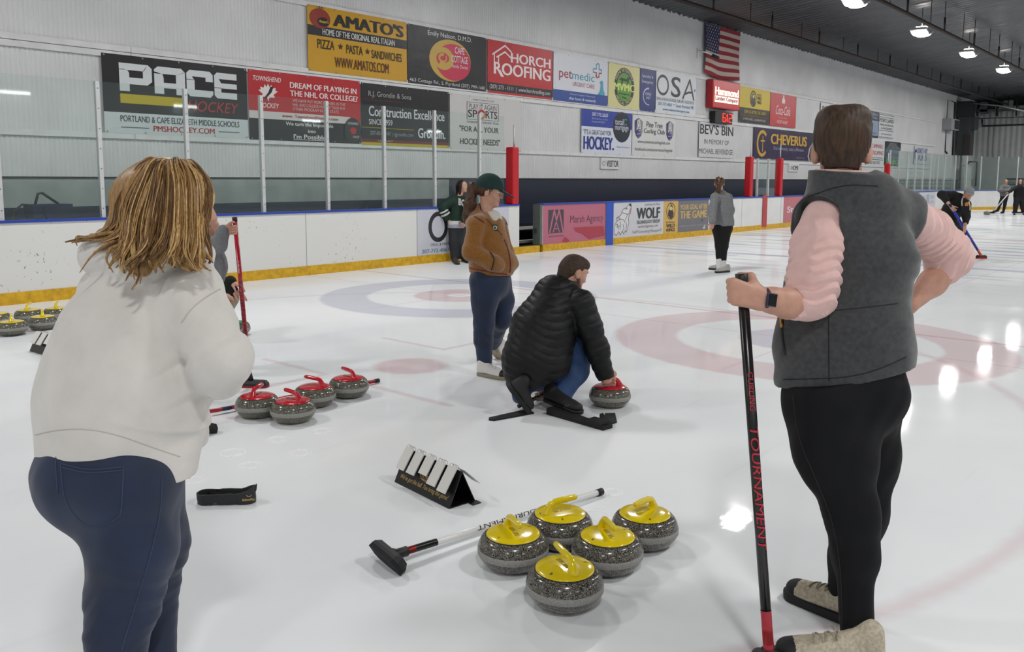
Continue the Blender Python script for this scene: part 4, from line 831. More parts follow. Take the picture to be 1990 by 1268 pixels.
def broom_head(t, c, along, up, L=.2, W=.075, H=.03, m=None, pad_m=None, neck=None, joint=None):
    """flat pad c: centre of its sole, relative to the broom's base"""
    m = m or blk; along = nrm(along); up = nrm(up - along * (np.array(up) @ along)); sd = np.cross(up, along); ax = [along, sd, up]
    h = empty('head') if False else None
    mb = MB(); k = 12
    # chamfered body: wide sole, narrower top
    out = [(-.5, -.32), (-.40, -.5), (.40, -.5), (.5, -.32), (.5, .32), (.40, .5), (-.40, .5), (-.5, .32)]
    V = []
    for z, s in ((.35, 1), (.62, .97), (1.0, .62)): V += [A(*c) + along * x * L * (s if z < 1 else .86) + sd * y * W * s + up * H * z for x, y in out]
    f = [tuple(range(7, -1, -1)), tuple(range(16, 24))] + [(i + 8 * j, (i + 1) % 8 + 8 * j, (i + 1) % 8 + 8 * (j + 1), i + 8 * (j + 1)) for j in range(2) for i in range(8)]
    mb.add(V, f, m)
    if neck is not None: mb.tube([A(*c) + up * H * .8, A(*neck)], [.02, .016], m, n=12)
    hd = mb.build('head', parent=t)
    mb = MB(); V = []
    for z in (.0, .36): V += [A(*c) + along * x * L * .99 + sd * y * W * .99 + up * H * z for x, y in out]
    mb.add(V, [tuple(range(7, -1, -1)), tuple(range(8, 16))] + [(i, (i + 1) % 8, (i + 1) % 8 + 8, i + 8) for i in range(8)], pad_m or mat('pad_cloth', '#17171a', rough=.9)); mb.build('pad', parent=hd)
    return hd
wht_sh = mat('white_shaft', '#e6e6e4', rough=.25); blk_sh = mat('black_shaft', '#0f0f11', rough=.25); red_sh = mat('red_shaft', '#a3142a', rough=.25); blu_sh = mat('blue_shaft', '#1c2fa6', rough=.3); tag_r = mat('label_red', '#e0342c', rough=.4); red_pr = mat('red_print', '#c01f34', rough=.4); wht_pr = mat('white_print', '#e4e4e6', rough=.4); dk_pr = mat('dark_print', '#1c1c1f', rough=.4)
# white broom lying in front: its head tips onto its edge
hb = gnd(770, 1078, .05); tp = gnd(1168, 956, .018)
t, ax, L = broom('white curling broom lying on the ice behind the yellow stones, black head at left', hb, tp, wht_sh, [(0, .165, blk_sh), (.045, .075, tag_r)], None, texts=[('TOURNAMENT', .34, .66, dk_pr, .021, ZZ * .8 - HF, True), ('CURLING', .71, .80, dk_pr, .012, ZZ * .8 - HF, True)])
t['group'] = 'brooms on the ice'
mb = MB()
for i, s in enumerate(np.linspace(.165, .21, 7)): pass
hl, hr_ = gnd(726, 1072, .04) - hb, gnd(768, 1108, .03) - hb
broom_head(t, (hl + hr_) / 2 + (gnd(742, 1096, 0) - gnd(742, 1080, 0)) * .0, hr_ - hl, nrm(ax * .85 + ZZ * .55), L=.215, W=.085, H=.05, neck=ax * .015)
mb = MB(); mb.tube([A(0, 0, 0) - ax * .02, ax * .05], .021, blk, n=14); mb.build('collar', parent=t)
# red broom lying behind the red stones
a0, b0 = gnd(408, 800, .03), gnd(735, 740, .02)
t, ax, L = broom('red curling broom lying on the ice behind the red-handled stones', a0, b0, red_sh, [(.06, .11, mat('navy_print', '#20244a', rough=.4))], None, texts=[('CURLING', .13, .30, wht_pr, .02, ZZ - HF * .6, True), ('TOURNAMENT', .46, .8, wht_pr, .02, ZZ - HF * .6, True)], r=.0135)
t['group'] = 'brooms on the ice'
mb = MB(); mb.box(gnd(400, 815, .04) - a0, (.035, .06, .08), mat('red_shaft', '#a3142a'), ax=[HR, HF, ZZ], bevel=.012); mb.build('collar', parent=t)
broom_head(t, gnd(394, 838, .012) - a0, HR * .8 - HF * .35, HF * .5 + ZZ, L=.17, W=.1, H=.055, neck=gnd(400, 818, .05) - a0)
# ================================================================ score stands with flip cards
cardm = mat('score_card', '#dcdad5', rough=.5); ringm = mat('wire_ring', '#9b8f78', rough=.3, metal=.9); gold = mat('gold_print', '#bfa264', rough=.4); standm = mat('stand_black', '#0b0b0d', rough=.35)
def score_stand(p0, p1, label, ncards=5, detail=True, lens=(1, 1, .8, 1.05, 1.12)):
    """p0, p1: ground ends of the front bottom edge"""
    p0, p1 = A(*p0), A(*p1); d = nrm(p1 - p0); L = np.linalg.norm(p1 - p0); b = nrm(np.cross(ZZ, d))   # b: away from the viewer
    if b @ HF < 0: b = -b
    t = empty('score_stand', p0); setp(t, label, 'score stand', 'flip-card score stands')
    D, H = .155, .165
    ap = b * D * .5 + ZZ * H
    mb = MB()
    th = .004
    for q0, q1 in ((A(0, 0, 0), ap), (b * D, ap)):
        n = nrm(np.cross(d, q1 - q0)); mb.prism([q0, q0 + d * L, q1 + d * L, q1], n * th, standm)
    mb.box(d * L / 2 + b * D / 2 + ZZ * .003, (L, D, .005), standm, ax=[d, b, ZZ]); mb.box(d * (L + .02) + b * (D - .02) + ZZ * .003, (.04, .05, .004), standm, ax=[d, b, ZZ])
    fr = mb.build('frame', parent=t)
    up = nrm(ap); nf = nrm(np.cross(d, up)); nf = nf if nf @ HF < 0 else -nf; SL = np.linalg.norm(ap)
    if detail:
        s = Sheet(nf * .005, d, up, L, SL, '#0b0b0d', th=.001, mfun=lambda h: standm if h == '#0b0b0d' else gold, step=.0003)
        s.ell(.5, .48, .12, .12, 'g'); s.ell(.5, .48, .112, .105, '#0b0b0d'); s.text('TACHIKARA', .40, .43, .61, .54, 'g', .02); s.rect(.41, .395, .59, .41, 'g')
        s.text("We've got the ball. You bring the game!", .08, .13, .94, .30, 'g', .012, .45); s.build('print', parent=fr)
    for i in range(ncards):
        f_ = .03 + i * (.97 / ncards); cl = .118 * lens[i] * (L / .33) ** 0; cw = L * .145
        c0 = d * (L * f_ + cw / 2) + ap + nf * .014 + ZZ * .006
        dn = nrm(-up * 1 + nf * .16); nn = nrm(np.cross(d, dn)); nn = nn if nn @ HF < 0 else -nn
        mb = MB()
        for k_ in range(3): mb.box(c0 + dn * cl / 2 + nn * (.0022 * k_), (cw, cl, .0014), cardm, ax=[d, dn, nn])
        c = mb.build('card', parent=t)
        mb = MB()
        for s_ in (-.3, 0, .3):
            cc = c0 + d * cw * s_ + ZZ * .004 - nf * .008
            mb.tube([cc + nf * .013 * math.cos(a) + ZZ * .011 * math.sin(a) for a in np.linspace(0, 2 * PI, 15)], .0011, ringm, n=5, cap=False)
        mb.build('wire_ring', parent=c)
    mb = MB(); c0 = d * L * .9 + ap; dn = nrm(b * D * .5 - ZZ * H * .75 + b * .06); mb.box(c0 + dn * .07 + b * .02, (L * .14, .13, .002), cardm, ax=[d, dn, nrm(np.cross(d, dn))]); mb.build('card', parent=t)
    return t
sf0, sf1 = gnd(768, 937), gnd(874, 990)
score_stand(sf0, sf1, 'black tent-shaped score stand with five white flip cards, left of the yellow stones')
score_stand(gnd(58, 683), gnd(96, 694) + (gnd(96, 694) - gnd(58, 683)) * .6, 'far score stand beside the stones at the left picture edge', detail=False)

def gripper():
    a, b = gnd(402, 977), gnd(480, 976); d = nrm(b - a); n = nrm(np.cross(ZZ, d)); base = gnd(440, 980)
    return a, b, d, n, base
GRIP = gripper()

# ================================================================ smooth solid modelling (signed distance -> mesh), for bodies, cloth and hair
class SDF:
    def __init__(s): s.ops = []
    def cone(s, a, b, ra, rb, k=.03, flat=None): s.ops.append(('c', A(*a), A(*b), ra, rb, k, flat)); return s
    def chain(s, pts, k=.03, flat=None):
        for (a, ra), (b, rb) in zip(pts[:-1], pts[1:]): s.cone(a, b, ra, rb, k, flat)
        return s
    def ell(s, c, r, ax=None, k=.03): s.ops.append(('e', A(*c), A(*r), np.eye(3) if ax is None else np.array(ax), k)); return s
    def slab(s, a, b, ra, rb, u, hz, k=.0): s.ops.append(('s', A(*a), A(*b), ra, rb, nrm(u), hz, k)); return s
    def sub(s, other, k=.01): s.ops.append(('-', other, k)); return s
    def plane(s, p, n): s.ops.append(('p', A(*p), nrm(n))); return s           # keep the side the normal points away from
    def disp(s, f): s.ops.append(('f', f)); return s
    def join(s, other, k=.03): s.ops.append(('j', other, k)); return s
    def __call__(s, P):
        d = np.full(len(P), 9.0)
        for o in s.ops:
            t = o[0]
            if t == 'p': d = np.maximum(d, (P - o[1]) @ o[2]); continue
            if t == 'f': d = d + o[1](P); continue
            if t == '-':
                e = -o[1](P); k = o[2]; h = np.maximum(k - np.abs(d - e), 0) / k; d = np.maximum(d, e) + h * h * k / 4; continue
            if t == 'j': e = o[1](P); k = o[2]
            elif t == 'c':
                _, a, b, ra, rb, k, fl = o; q = P - a; ab = b - a
                if fl is not None:
                    ax, r = fl; g = (1 / r - 1); q = q + np.outer(q @ ax, ax) * g; ab = ab + ax * (ab @ ax) * g
                L = ab @ ab + 1e-12; h = np.clip(q @ ab / L, 0, 1); e = np.linalg.norm(q - np.outer(h, ab), axis=1) - (ra + (rb - ra) * h)
                if fl is not None and fl[1] < .8: e = e * (fl[1] * 1.3 if fl[1] < .5 else .5 + .5 * fl[1])
            elif t == 'e':
                _, c, r, ax, k = o; q = (P - c) @ ax.T; n = q / r; l = np.linalg.norm(n, axis=1); g = np.linalg.norm(n / r, axis=1) + 1e-9; e = l * (l - 1) / g
                e = np.where(l < .05, -r.min(), e)
            elif t == 's':
                _, a, b, ra, rb, u, hz, k = o; q = P - a; z = q @ u; q = q - np.outer(z, u); ab = b - a; ab = ab - u * (ab @ u)
                h = np.clip(q @ ab / (ab @ ab), 0, 1); e2 = np.linalg.norm(q - np.outer(h, ab), axis=1) - (ra + (rb - ra) * h); ez = np.abs(z) - hz
                e = np.minimum(np.maximum(e2, ez), 0) + np.sqrt(np.maximum(e2, 0) ** 2 + np.maximum(ez, 0) ** 2)
            if k > 0: h = np.maximum(k - np.abs(d - e), 0) / k; d = np.minimum(d, e) - h * h * k / 4
            else: d = np.minimum(d, e)
        return d
    def bounds(s, pad=.06):
        L = []
        for o in s.ops:
            if o[0] == 'c' or o[0] == 's':
                for p, r in ((o[1], o[3]), (o[2], o[4])): L += [p - r, p + r]
            elif o[0] == 'e': L += [o[1] - o[2].max(), o[1] + o[2].max()]
            elif o[0] == 'j': L += list(o[1].bounds(0))
        L = np.array(L); return L.min(0) - pad, L.max(0) + pad
def hit(f, x, y, d0=.5, d1=60, off=0.):
    """point where the line of sight through a photo pixel meets the solid"""
    v = at(x, y, 1) - EYE; t = d0
    for _ in range(160):
        d = f((EYE + v * t)[None])[0]
        if d < 4e-4: break
        t += max(d * .7, 2e-4)
        if t > d1: return None
    p = EYE + v * t
    if off: p = p - nrm(v) * off
    return p
OFF8 = np.array([[i & 1, (i >> 1) & 1, (i >> 2) & 1] for i in range(8)])
EDG = [(a, b) for a in range(8) for b in range(a + 1, 8) if bin(a ^ b).count('1') == 1]
def nets(f, h, lo=None, hi=None, smooth=1):
    if lo is None: lo, hi = f.bounds()
    lv = 4; H = h * 2 ** lv; n = np.ceil((hi - lo) / H).astype(int)
    idx = np.stack(np.meshgrid(*[np.arange(k) for k in n], indexing='ij'), -1).reshape(-1, 3)
    for l in range(lv + 1):
        c = lo + (idx + .5) * H; d = f(c); idx = idx[np.abs(d) < H * 1.45 + .004]
        if l < lv: idx = (idx[:, None] * 2 + OFF8[None]).reshape(-1, 3); H /= 2
    M = int(idx.max()) + 4; key = lambda q: (q[..., 0] * M + q[..., 1]) * M + q[..., 2]
    ck = key(idx[:, None] + OFF8[None]); uk, inv = np.unique(ck.ravel(), return_inverse=True)
    up = np.stack([uk // (M * M), (uk // M) % M, uk % M], 1); dv = f(lo + up * H)
    dc = dv[inv].reshape(-1, 8); neg = dc < 0; act = neg.any(1) & ~neg.all(1)
    idx = idx[act]; dc = dc[act]; neg = neg[act]
    acc = np.zeros((len(idx), 3)); cnt = np.zeros(len(idx))
    for a, b in EDG:
        m = neg[:, a] != neg[:, b]; t = dc[m, a] / (dc[m, a] - dc[m, b])
        acc[m] += OFF8[a] + t[:, None] * (OFF8[b] - OFF8[a]); cnt[m] += 1
    V = lo + (idx + acc / cnt[:, None]) * H
    k = key(idx); o = np.argsort(k); ks = k[o]
    def look(q):
        kk = key(q); p = np.searchsorted(ks, kk); p = np.minimum(p, len(ks) - 1); return np.where(ks[p] == kk, o[p], -1)
    F = []
    for ax in range(3):
        b, c = [(1, 2), (2, 0), (0, 1)][ax]; e = 1 << ax
        m = neg[:, 0] != neg[:, e]; q = idx[m]; s = neg[m, 0]
        eb = np.zeros(3, int); eb[b] = 1; ec = np.zeros(3, int); ec[c] = 1
        i0 = np.nonzero(m)[0]; i1 = look(q - eb); i2 = look(q - eb - ec); i3 = look(q - ec); ok = (i1 >= 0) & (i2 >= 0) & (i3 >= 0)
        Q = np.stack([i0, i1, i2, i3], 1); Q[~s] = Q[~s][:, ::-1]; F.append(Q[ok])
    F = np.vstack(F)
    for _ in range(smooth):
        S = np.zeros_like(V); N = np.zeros(len(V))
        for a, b in ((0, 1), (1, 2), (2, 3), (3, 0)):
            np.add.at(S, F[:, a], V[F[:, b]]); np.add.at(N, F[:, a], 1); np.add.at(S, F[:, b], V[F[:, a]]); np.add.at(N, F[:, b], 1)
        V = V * .5 + .5 * S / np.maximum(N, 1)[:, None]
    return V, F
def solid(name, f, h, m, parent=None, loc=None, zones=(), smooth=1, extra=None):
    """mesh a solid; zones: (material, test on face centres) for patches of another colour; extra: an MB to merge in"""
    V, F = nets(f, h, smooth=smooth); mi = np.zeros(len(F), int); mats = [m]; C_ = V[F].mean(1)
    for zm, test in zones:
        if zm not in mats: mats.append(zm)
        mi[test(C_)] = mats.index(zm)
    base = A(*loc) if loc is not None else np.zeros(3); V = V - base; F = F.tolist(); mi = mi.tolist()
    if extra is not None:
        nv = len(V); EV = np.vstack(extra.v) - base; V = np.vstack([V, EV])
        for q, i in zip(extra.f, extra.mi):
            F.append([k + nv for k in q]); mm = extra.mats[i]
            if mm not in mats: mats.append(mm)
            mi.append(mats.index(mm))
    me = bpy.data.meshes.new(name); me.from_pydata(V.tolist(), [], F)
    for q in mats: me.materials.append(q)
    me.polygons.foreach_set('material_index', mi); me.polygons.foreach_set('use_smooth', [True] * len(F)); me.update()
    o = bpy.data.objects.new(name, me); COL.objects.link(o)
    if parent is not None: o.parent = parent
    elif loc is not None: o.location = loc
    return o
def folds(amp, freq, seed=0, dirs=None):
    r = np.random.default_rng(seed); D = [nrm(r.normal(size=3)) for _ in range(4)] if dirs is None else [nrm(q) for q in dirs]
    ph = r.uniform(0, 6, len(D)); W_ = [nrm(r.normal(size=3)) for _ in D]
    def f(P):
        d = np.zeros(len(P))
        for q, p, w in zip(D, ph, W_):
            s = P @ q * freq + p + 1.3 * np.sin(P @ w * freq * .45 + p * 2); d += amp * (np.sin(s) ** 3)
        return d / len(D) * 1.8
    return f
# ---------------------------------------------------------------- anatomy
def head_sdf(S, c, f, u, s=1., nose=1., ears=True):
    f = nrm(f); r = nrm(np.cross(f, u)); u = np.cross(r, f); ax = [r, f, u]; q = lambda x, y, z: c + (r * x + f * y + u * z) * s
    S.ell(q(0, -.014, .036), A(.0745, .095, .088) * s, ax, .02)
    S.cone(q(0, .03, .03), q(0, .058, -.075), .062 * s, .032 * s, .03)
    S.ell(q(0, .025, -.052), A(.054, .06, .045) * s, ax, .03)
    S.ell(q(0, .08, -.088), A(.022, .018, .018) * s, ax, .025)
    S.ell(q(0, .08, .04), A(.05, .016, .013) * s, ax, .02)
    S.cone(q(0, .09, .028), q(0, .110 * (1 if nose else .9), -.018), .008 * s, .0125 * s, .014)
    for sx in (-1, 1):
        S.ell(q(sx * .011, .1, -.022), A(.009, .01, .008) * s, ax, .008)
        S.ell(q(sx * .038, .064, -.015), A(.024, .02, .022) * s, ax, .03)
    E = SDF()
    for sx in (-1, 1): E.ell(q(sx * .031, .103, .016), A(.017, .016, .010) * s, ax, .0)
    S.sub(E, .014 * s)
    S.ell(q(0, .0935, -.0475), A(.021, .0085, .006) * s, ax, .006); S.ell(q(0, .092, -.058), A(.018, .009, .0065) * s, ax, .007)
    if ears:
        for sx in (-1, 1):
            eax = [nrm(r * sx + f * -.35), nrm(f + r * sx * .35), u]
            S.ell(q(sx * .079, -.008, -.004), A(.0095, .021, .033) * s, eax, .008)
            S.ell(q(sx * .076, .0, -.026), A(.009, .011, .012) * s, eax, .006)
            C2 = SDF(); C2.ell(q(sx * .088, -.004, .0), A(.006, .011, .019) * s, eax, 0); S.sub(C2, .006)
def eyes(parent, c, f, u, s=1., base=None):
    f = nrm(f); r = nrm(np.cross(f, u)); u = np.cross(r, f)
    for sx in (-1, 1):
        p = A(*c) + (r * sx * .031 + f * .0825 + u * .016) * s; mb = MB(); n, k = 12, 8
        V = []; 
        for i in range(k + 1):
            a = PI * i / k
            for j in range(n): V.append(p + .0122 * s * (f * math.cos(a) + math.sin(a) * (r * math.cos(2 * PI * j / n) + u * math.sin(2 * PI * j / n))))
        fc = [(i * n + j, i * n + (j + 1) % n, (i + 1) * n + (j + 1) % n, (i + 1) * n + j) for i in range(k) for j in range(n)]
        mb.add(V, fc[n * 2:], mat('eye_white', '#cfc8c2', rough=.2), True); mb.add(V, fc[:n * 2], mat('iris', '#2a1c14', rough=.1), True)
        if base is not None: mb.v = [v - base for v in mb.v]
        mb.build('eye', parent=parent)
def hand_sdf(S, w, d, n, ix, s=1., curl=(.5, .6, .5), thumb=(.6, .7, .35), tcurl=.5, spread=.0):
    """w wrist, d toward the fingers, n the way the palm faces, ix toward the thumb side"""
    d = nrm(d); ix = nrm(ix - d * (ix @ d)); n = nrm(n - d * (n @ d) - ix * (n @ ix)); w = A(*w)
    S.cone(w, w + d * .03 * s, .026 * s, .03 * s, .02, (n, .72))
    for x in (.026, .009, -.009, -.026): S.cone(w + d * .025 * s + ix * x * .7 * s, w + d * .085 * s + ix * x * s, .017 * s, .0135 * s, .014)
    K = len(curl) == 4 and not np.isscalar(curl[0])
    for i, (x, L) in enumerate(((.030, .070), (.0105, .079), (-.0095, .074), (-.028, .058))):
        b = w + d * (.088 - .004 * abs(i - 1)) * s + ix * x * s; a = 0.; dd = nrm(d + ix * spread * (1.5 - i)); cu = curl[i] if K else curl
        for j, (q, r0, r1) in enumerate(((.46, .0098, .0090), (.30, .0090, .0084), (.24, .0084, .0072))):
            a += cu[j]; v = dd * math.cos(a) + n * math.sin(a); e = b + v * L * q * s
            S.cone(b, e, r0 * s, r1 * s, .005 if j else .008); b = e
    b = w + d * .025 * s + ix * .026 * s + n * .006 * s; v = nrm(ix * thumb[0] + d * thumb[1] + n * thumb[2]); e = b + v * .042 * s
    S.cone(b, e, .0155 * s, .0115 * s, .012); v2 = nrm(v + (d * .55 + n * .8 - ix * .4) * tcurl); e2 = e + v2 * .032 * s; S.cone(e, e2, .0112 * s, .0098 * s, .006)
    v3 = nrm(v2 + (d * .3 + n * .7 - ix * .5) * tcurl); S.cone(e2, e2 + v3 * .024 * s, .0098 * s, .0078 * s, .005)
SKIN = mat('skin', '#bf907c', rough=.5, var=(40, .08), bump=(160, .05, .001)); SKIN.node_tree.nodes['Principled BSDF'].inputs['Subsurface Weight'].default_value = .08
SKIN.node_tree.nodes['Principled BSDF'].inputs['Subsurface Radius'].default_value = (.02, .008, .004)
LIP = mat('lip_skin', '#a8625a', rough=.45)
def hair_mat(name, c0, c1, stretch=(90, 90, 7), rough=.42, bs=.3):
    m = mat(name, c1, rough=rough, spec=.4, var=(1.0, .3), hex2=c0, stretch=stretch)
    nt = m.node_tree; n = [q for q in nt.nodes if q.type == 'TEX_NOISE'][0]; bp = nt.nodes.new('ShaderNodeBump'); bp.inputs['Strength'].default_value = bs; bp.inputs['Distance'].default_value = .003
    nt.links.new(n.outputs['Fac'], bp.inputs['Height']); nt.links.new(bp.outputs['Normal'], nt.nodes['Principled BSDF'].inputs['Normal']); return m
denim = mat('denim_dark', '#14233f', rough=.75, var=(5, .35), bump=(220, .25, .0015), sheen=.15)
denim2 = mat('denim_blue', '#2a4672', rough=.75, var=(6, .3), bump=(220, .25, .0015), sheen=.15)
stitch = mat('seam_stitch', '#35435f', rough=.8)
def surf_line(f, pix, r, m, nm, parent, base, off=.0, sub=6):
    """a raised seam that follows the surface of a solid through the given photo pixels"""
    for _ in range(2):      # round the corners
        c = [pix[0]]
        for (x0, y0), (x1, y1) in zip(pix[:-1], pix[1:]): c += [(x0 * .75 + x1 * .25, y0 * .75 + y1 * .25), (x0 * .25 + x1 * .75, y0 * .25 + y1 * .75)]
        pix = c + [pix[-1]]
    sub = 2; P_ = []; px_ = []
    for (x0, y0), (x1, y1) in zip(pix[:-1], pix[1:]): px_ += [(x0 + (x1 - x0) * i / sub, y0 + (y1 - y0) * i / sub) for i in range(sub)]
    for x, y in px_ + [pix[-1]]:
        p = hit(f, x, y, off=off)
        if p is not None: P_.append(p - base)
    if len(P_) < 2: return None
    mb = MB(); mb.tube(P_, r, m, n=6); return mb.build(nm, parent=parent)
def surf_text(f, txt, x0, y0, x1, y1, m, nm, parent, base, bold=.02, off=.003, skew=0):
    v, fc, _ = glyphs(txt, bold); V = []
    for a, b in v:
        p = hit(f, x0 + (x1 - x0) * a, y1 + (y0 - y1) * b + skew * a, off=off)
        if p is None: return None
        V.append(p - base)
    mb = MB(); mb.add(V, fc, m); return mb.build(nm, parent=parent)
def shoe(parent, base, heel, toe, m_up, m_sole, W=.05, H=.075, up=None, h=.005, sole_t=.028, toe_m=None, lace_m=None, ankle=None, name='shoe', lift=0., zones=()):
    """heel, toe: ends of the sole on its underside"""
    heel, toe = A(*heel), A(*toe); up = ZZ if up is None else nrm(up); d = nrm(toe - heel); up = nrm(up - d * (up @ d)); sd = np.cross(d, up); L = np.linalg.norm(toe - heel)
    hc, tc = heel + d * W * .75, toe - d * W * .8
    S = SDF(); z = up * sole_t
    S.cone(hc + z + up * .022, tc + z + up * .012, W * .78, W * .84, .02, (up, .72)); S.cone(hc + z + up * .02, hc + z + up * H - d * .002, W * .72, W * .66, .03)
    S.cone(hc + z + up * H * .8, tc + z + up * .01 - d * L * .12, W * .6, W * .55, .04)
    S.plane(heel + z * .9, -up)
    if ankle is not None: C2 = SDF(); C2.cone(hc + z + up * H * 1.1, hc + z + up * (H + .1), W * .5, W * .6, 0); S.sub(C2, .01)
    o = solid(name, S, h, m_up, parent=parent, loc=base, zones=([(toe_m, lambda c: (c - toe) @ d > -W * 1.0)] if toe_m else []) + list(zones)); 
    Q = SDF(); Q.slab(hc + z * .5, tc + z * .5, W * .84, W * .92, up, sole_t * .36); Q.disp(lambda P: np.full(len(P), -.004))
    if toe_m: Q.cone(tc + z * .8, tc + z * .9, W * .9, W * .9, .01, (up, .45))
    solid('sole', Q, h, m_sole, parent=o, loc=base)
    if lace_m:
        mb = MB(); 
        for i in range(5):
            t_ = .42 + i * .075; p = hc + (tc - hc) * (1.25 - t_ - .12)
            ps = []
            for a in np.linspace(-1, 1, 9):
                q = p + sd * a * W * .55 + up * .2; g = q.copy()
                for _ in range(60):
                    e = S(g[None])[0]
                    if e < .0005: break
                    g = g - up * e * .8
                if abs(e) > .003: g = p + up * H * .6
                ps.append(g + up * .002 - base + d * .006 * (a if i % 2 else -a))
            mb.tube(ps, .0026, lace_m, n=6)
        g0 = ps[4]
        for sg in (-1, 1): mb.tube([g0, g0 + sd * sg * .022 + up * .014, g0 + sd * sg * .034 + up * .002 + d * .01, g0 + sd * sg * .012 + d * .006], .0024, lace_m, n=6)
        mb.build('laces', parent=o)
    return o, S
class Fig:
    """one person: a continuous body solid, with hair and clothing as its parts"""
    def __init__(s, label, base, h=.006): s.label = label; s.base = A(*base); s.h = h; s.body = SDF()
    def limb(s, pts, k=.025): s.body.chain(pts, k); return s
    def make(s, zones=(), smooth=1):
        s.o = solid('person', s.body, s.h, SKIN, loc=s.base, zones=zones, smooth=smooth); setp(s.o, s.label, 'person', 'people on the ice'); return s.o
    def part(s, nm, f, m, h=None, **k): return solid(nm, f, h or s.h, m, parent=s.o, loc=s.base, **k)
def grip(S, at_pole, axis, out, ix_up=True, s=1., r=.0145, left=True):
    """a fist closed on a shaft: at_pole on the shaft's axis, out = from the shaft toward the wrist"""
    axis = nrm(axis); out = nrm(out - axis * (out @ axis)); return axis, out

# ================================================================ people
# ---- man in the grey fleece vest (right foreground) -------------------------------------
fleece = mat('charcoal_fleece', '#3a3b3d', rough=.95, var=(60, .25), bump=(420, .35, .0015), sheen=.3)
pinkf = mat('pink_fleece', '#d9b3ae', rough=.95, var=(30, .06), bump=(420, .25, .0012), sheen=.3)
blackp = mat('black_track_cloth', '#090a0e', rough=.75, spec=.25, bump=(200, .2, .001))
def fig_vest():
    D = 2.80; P = lambda x, y, d=D: at(x, y, d)
    base = gnd(1640, 1262); F = Fig('man in grey fleece vest and pink sleeves seen from behind, leaning on a black broom', (base[0], base[1], 0), .0042)
    fh = nrm(HF + HR * .34); hc = P(1635, 295, 2.80)
    B = F.body; head_sdf(B, hc, fh, ZZ, 1.02)
    for sx in (-1, 1): B.ell(hc + nrm(np.cross(fh, ZZ)) * sx * .085 - ZZ * .008 - fh * .01, (.008, .019, .033), [nrm(nrm(np.cross(fh, ZZ)) * sx - fh * .5), nrm(fh + nrm(np.cross(fh, ZZ)) * sx * .5), ZZ], .008)
    B.cone(hc - ZZ * .06 - fh * .02, P(1640, 390, 2.81), .060, .068, .03)
    B.chain([(P(1655, 440), .12), (P(1650, 560), .12), (P(1645, 720), .12)], .05, (HF, .7))
    # arms
    top = P(1441, 536, 2.60); bot = gnd(1495, 1305); ax = nrm(bot - top)
    wr = P(1474, 580, 2.60); el = P(1580, 588, 2.70)
    B.chain([(P(1600, 432, 2.79), .07), (P(1588, 510, 2.74), .055), (el, .046), (P(1530, 590, 2.65), .044), (P(1500, 584, 2.62), .036), (wr, .029)], .03)
    g = P(1441, 565, 2.60); g = top + ax * ((g - top) @ ax)
    # fist round the shaft: back of the hand toward the viewer
    wdir = nrm(wr - g - ax * ((wr - g) @ ax)); back = nrm(-FW - wdir * (-FW @ wdir) - ax * (-FW @ ax))
    hs = 1.0; kn = g - wdir * .030 + back * .018
    for i, x in enumerate((-.030, -.0105, .0095, .028)):
        B.cone(wr + ax * x * .55 + back * .004, kn + ax * x + back * (.012 - abs(x) * .15), .019, .0155, .016)
        pts = [kn + ax * x + back * .008, g - wdir * .037 - back * .006 + ax * x, g - wdir * .018 - back * .027 + ax * x * .95, g + wdir * .012 - back * .027 + ax * x * .95]
        for j in range(3): B.cone(pts[j], pts[j + 1], (.0115, .0105, .0098)[j], (.0105, .0098, .0085)[j], .005)
    B.cone(wr + ax * -.012 - back * .004, g + wdir * .030 - ax * .040 - back * .008, .019, .0135, .016); B.cone(g + wdir * .030 - ax * .040 - back * .008, g - wdir * .002 - ax * .046 - back * .022, .0125, .0105, .006)
    B.cone(wr, wr + nrm(g - wr) * .03, .029, .027, .02, (back, .8))
    # right arm, hand on the hip
    el2 = P(1852, 505, 3.0); w2 = P(1768, 592, 2.93); B.chain([(P(1765, 432, 2.87), .07), (P(1815, 470, 2.95), .055), (el2, .047), (P(1812, 550, 2.97), .043), (w2, .030)], .03)
    hand_sdf(B, w2, P(1715, 640, 3.0) - w2, -HR + HF * .2 - ZZ * .1, ZZ * .4 + HF, curl=(.4, .4, .3), thumb=(.9, .3, .1))
    # legs
    B.chain([(P(1605, 800, 2.79), .10), (P(1655, 1000, 2.76), .06), (P(1665, 1225, 2.78), .042)], .03); B.chain([(P(1688, 800, 2.93), .10), (P(1676, 1000, 2.98), .06), (P(1636, 1150, 3.03), .042)], .03)
    o = F.make()
    hm = hair_mat('hair_dark_brown', '#20150d', '#4b3422', rough=.62, bs=.5)
    H = SDF(); r_ = nrm(np.cross(fh, ZZ)); q = lambda x, y, z: hc + r_ * x + fh * y + ZZ * z
    H.ell(q(0, -.022, .052), (.092, .102, .094), [r_, fh, ZZ], .02); H.ell(q(-.034, -.01, .105), (.05, .07, .046), [r_, fh, ZZ], .025); H.ell(q(.034, -.01, .109), (.055, .07, .046), [r_, fh, ZZ], .02)
    H.cone(q(0, -.06, .0), q(0, -.058, -.085), .068, .046, .04, (fh, .6)); H.plane(q(0, 0, -.080), nrm(-ZZ - fh * .3));
    for sx in (-1, 1):
        C6 = SDF(); C6.ell(q(sx * .100, .0, -.014), (.026, .034, .044), [r_, fh, ZZ], 0); C6.cone(q(sx * .098, -.03, -.05), q(sx * .09, -.06, -.12), .03, .04, .02); H.sub(C6, .012)
    
    C2 = SDF(); C2.ell(q(0, .075, -.02), (.09, .085, .10), [r_, fh, ZZ], 0); H.sub(C2, .01)
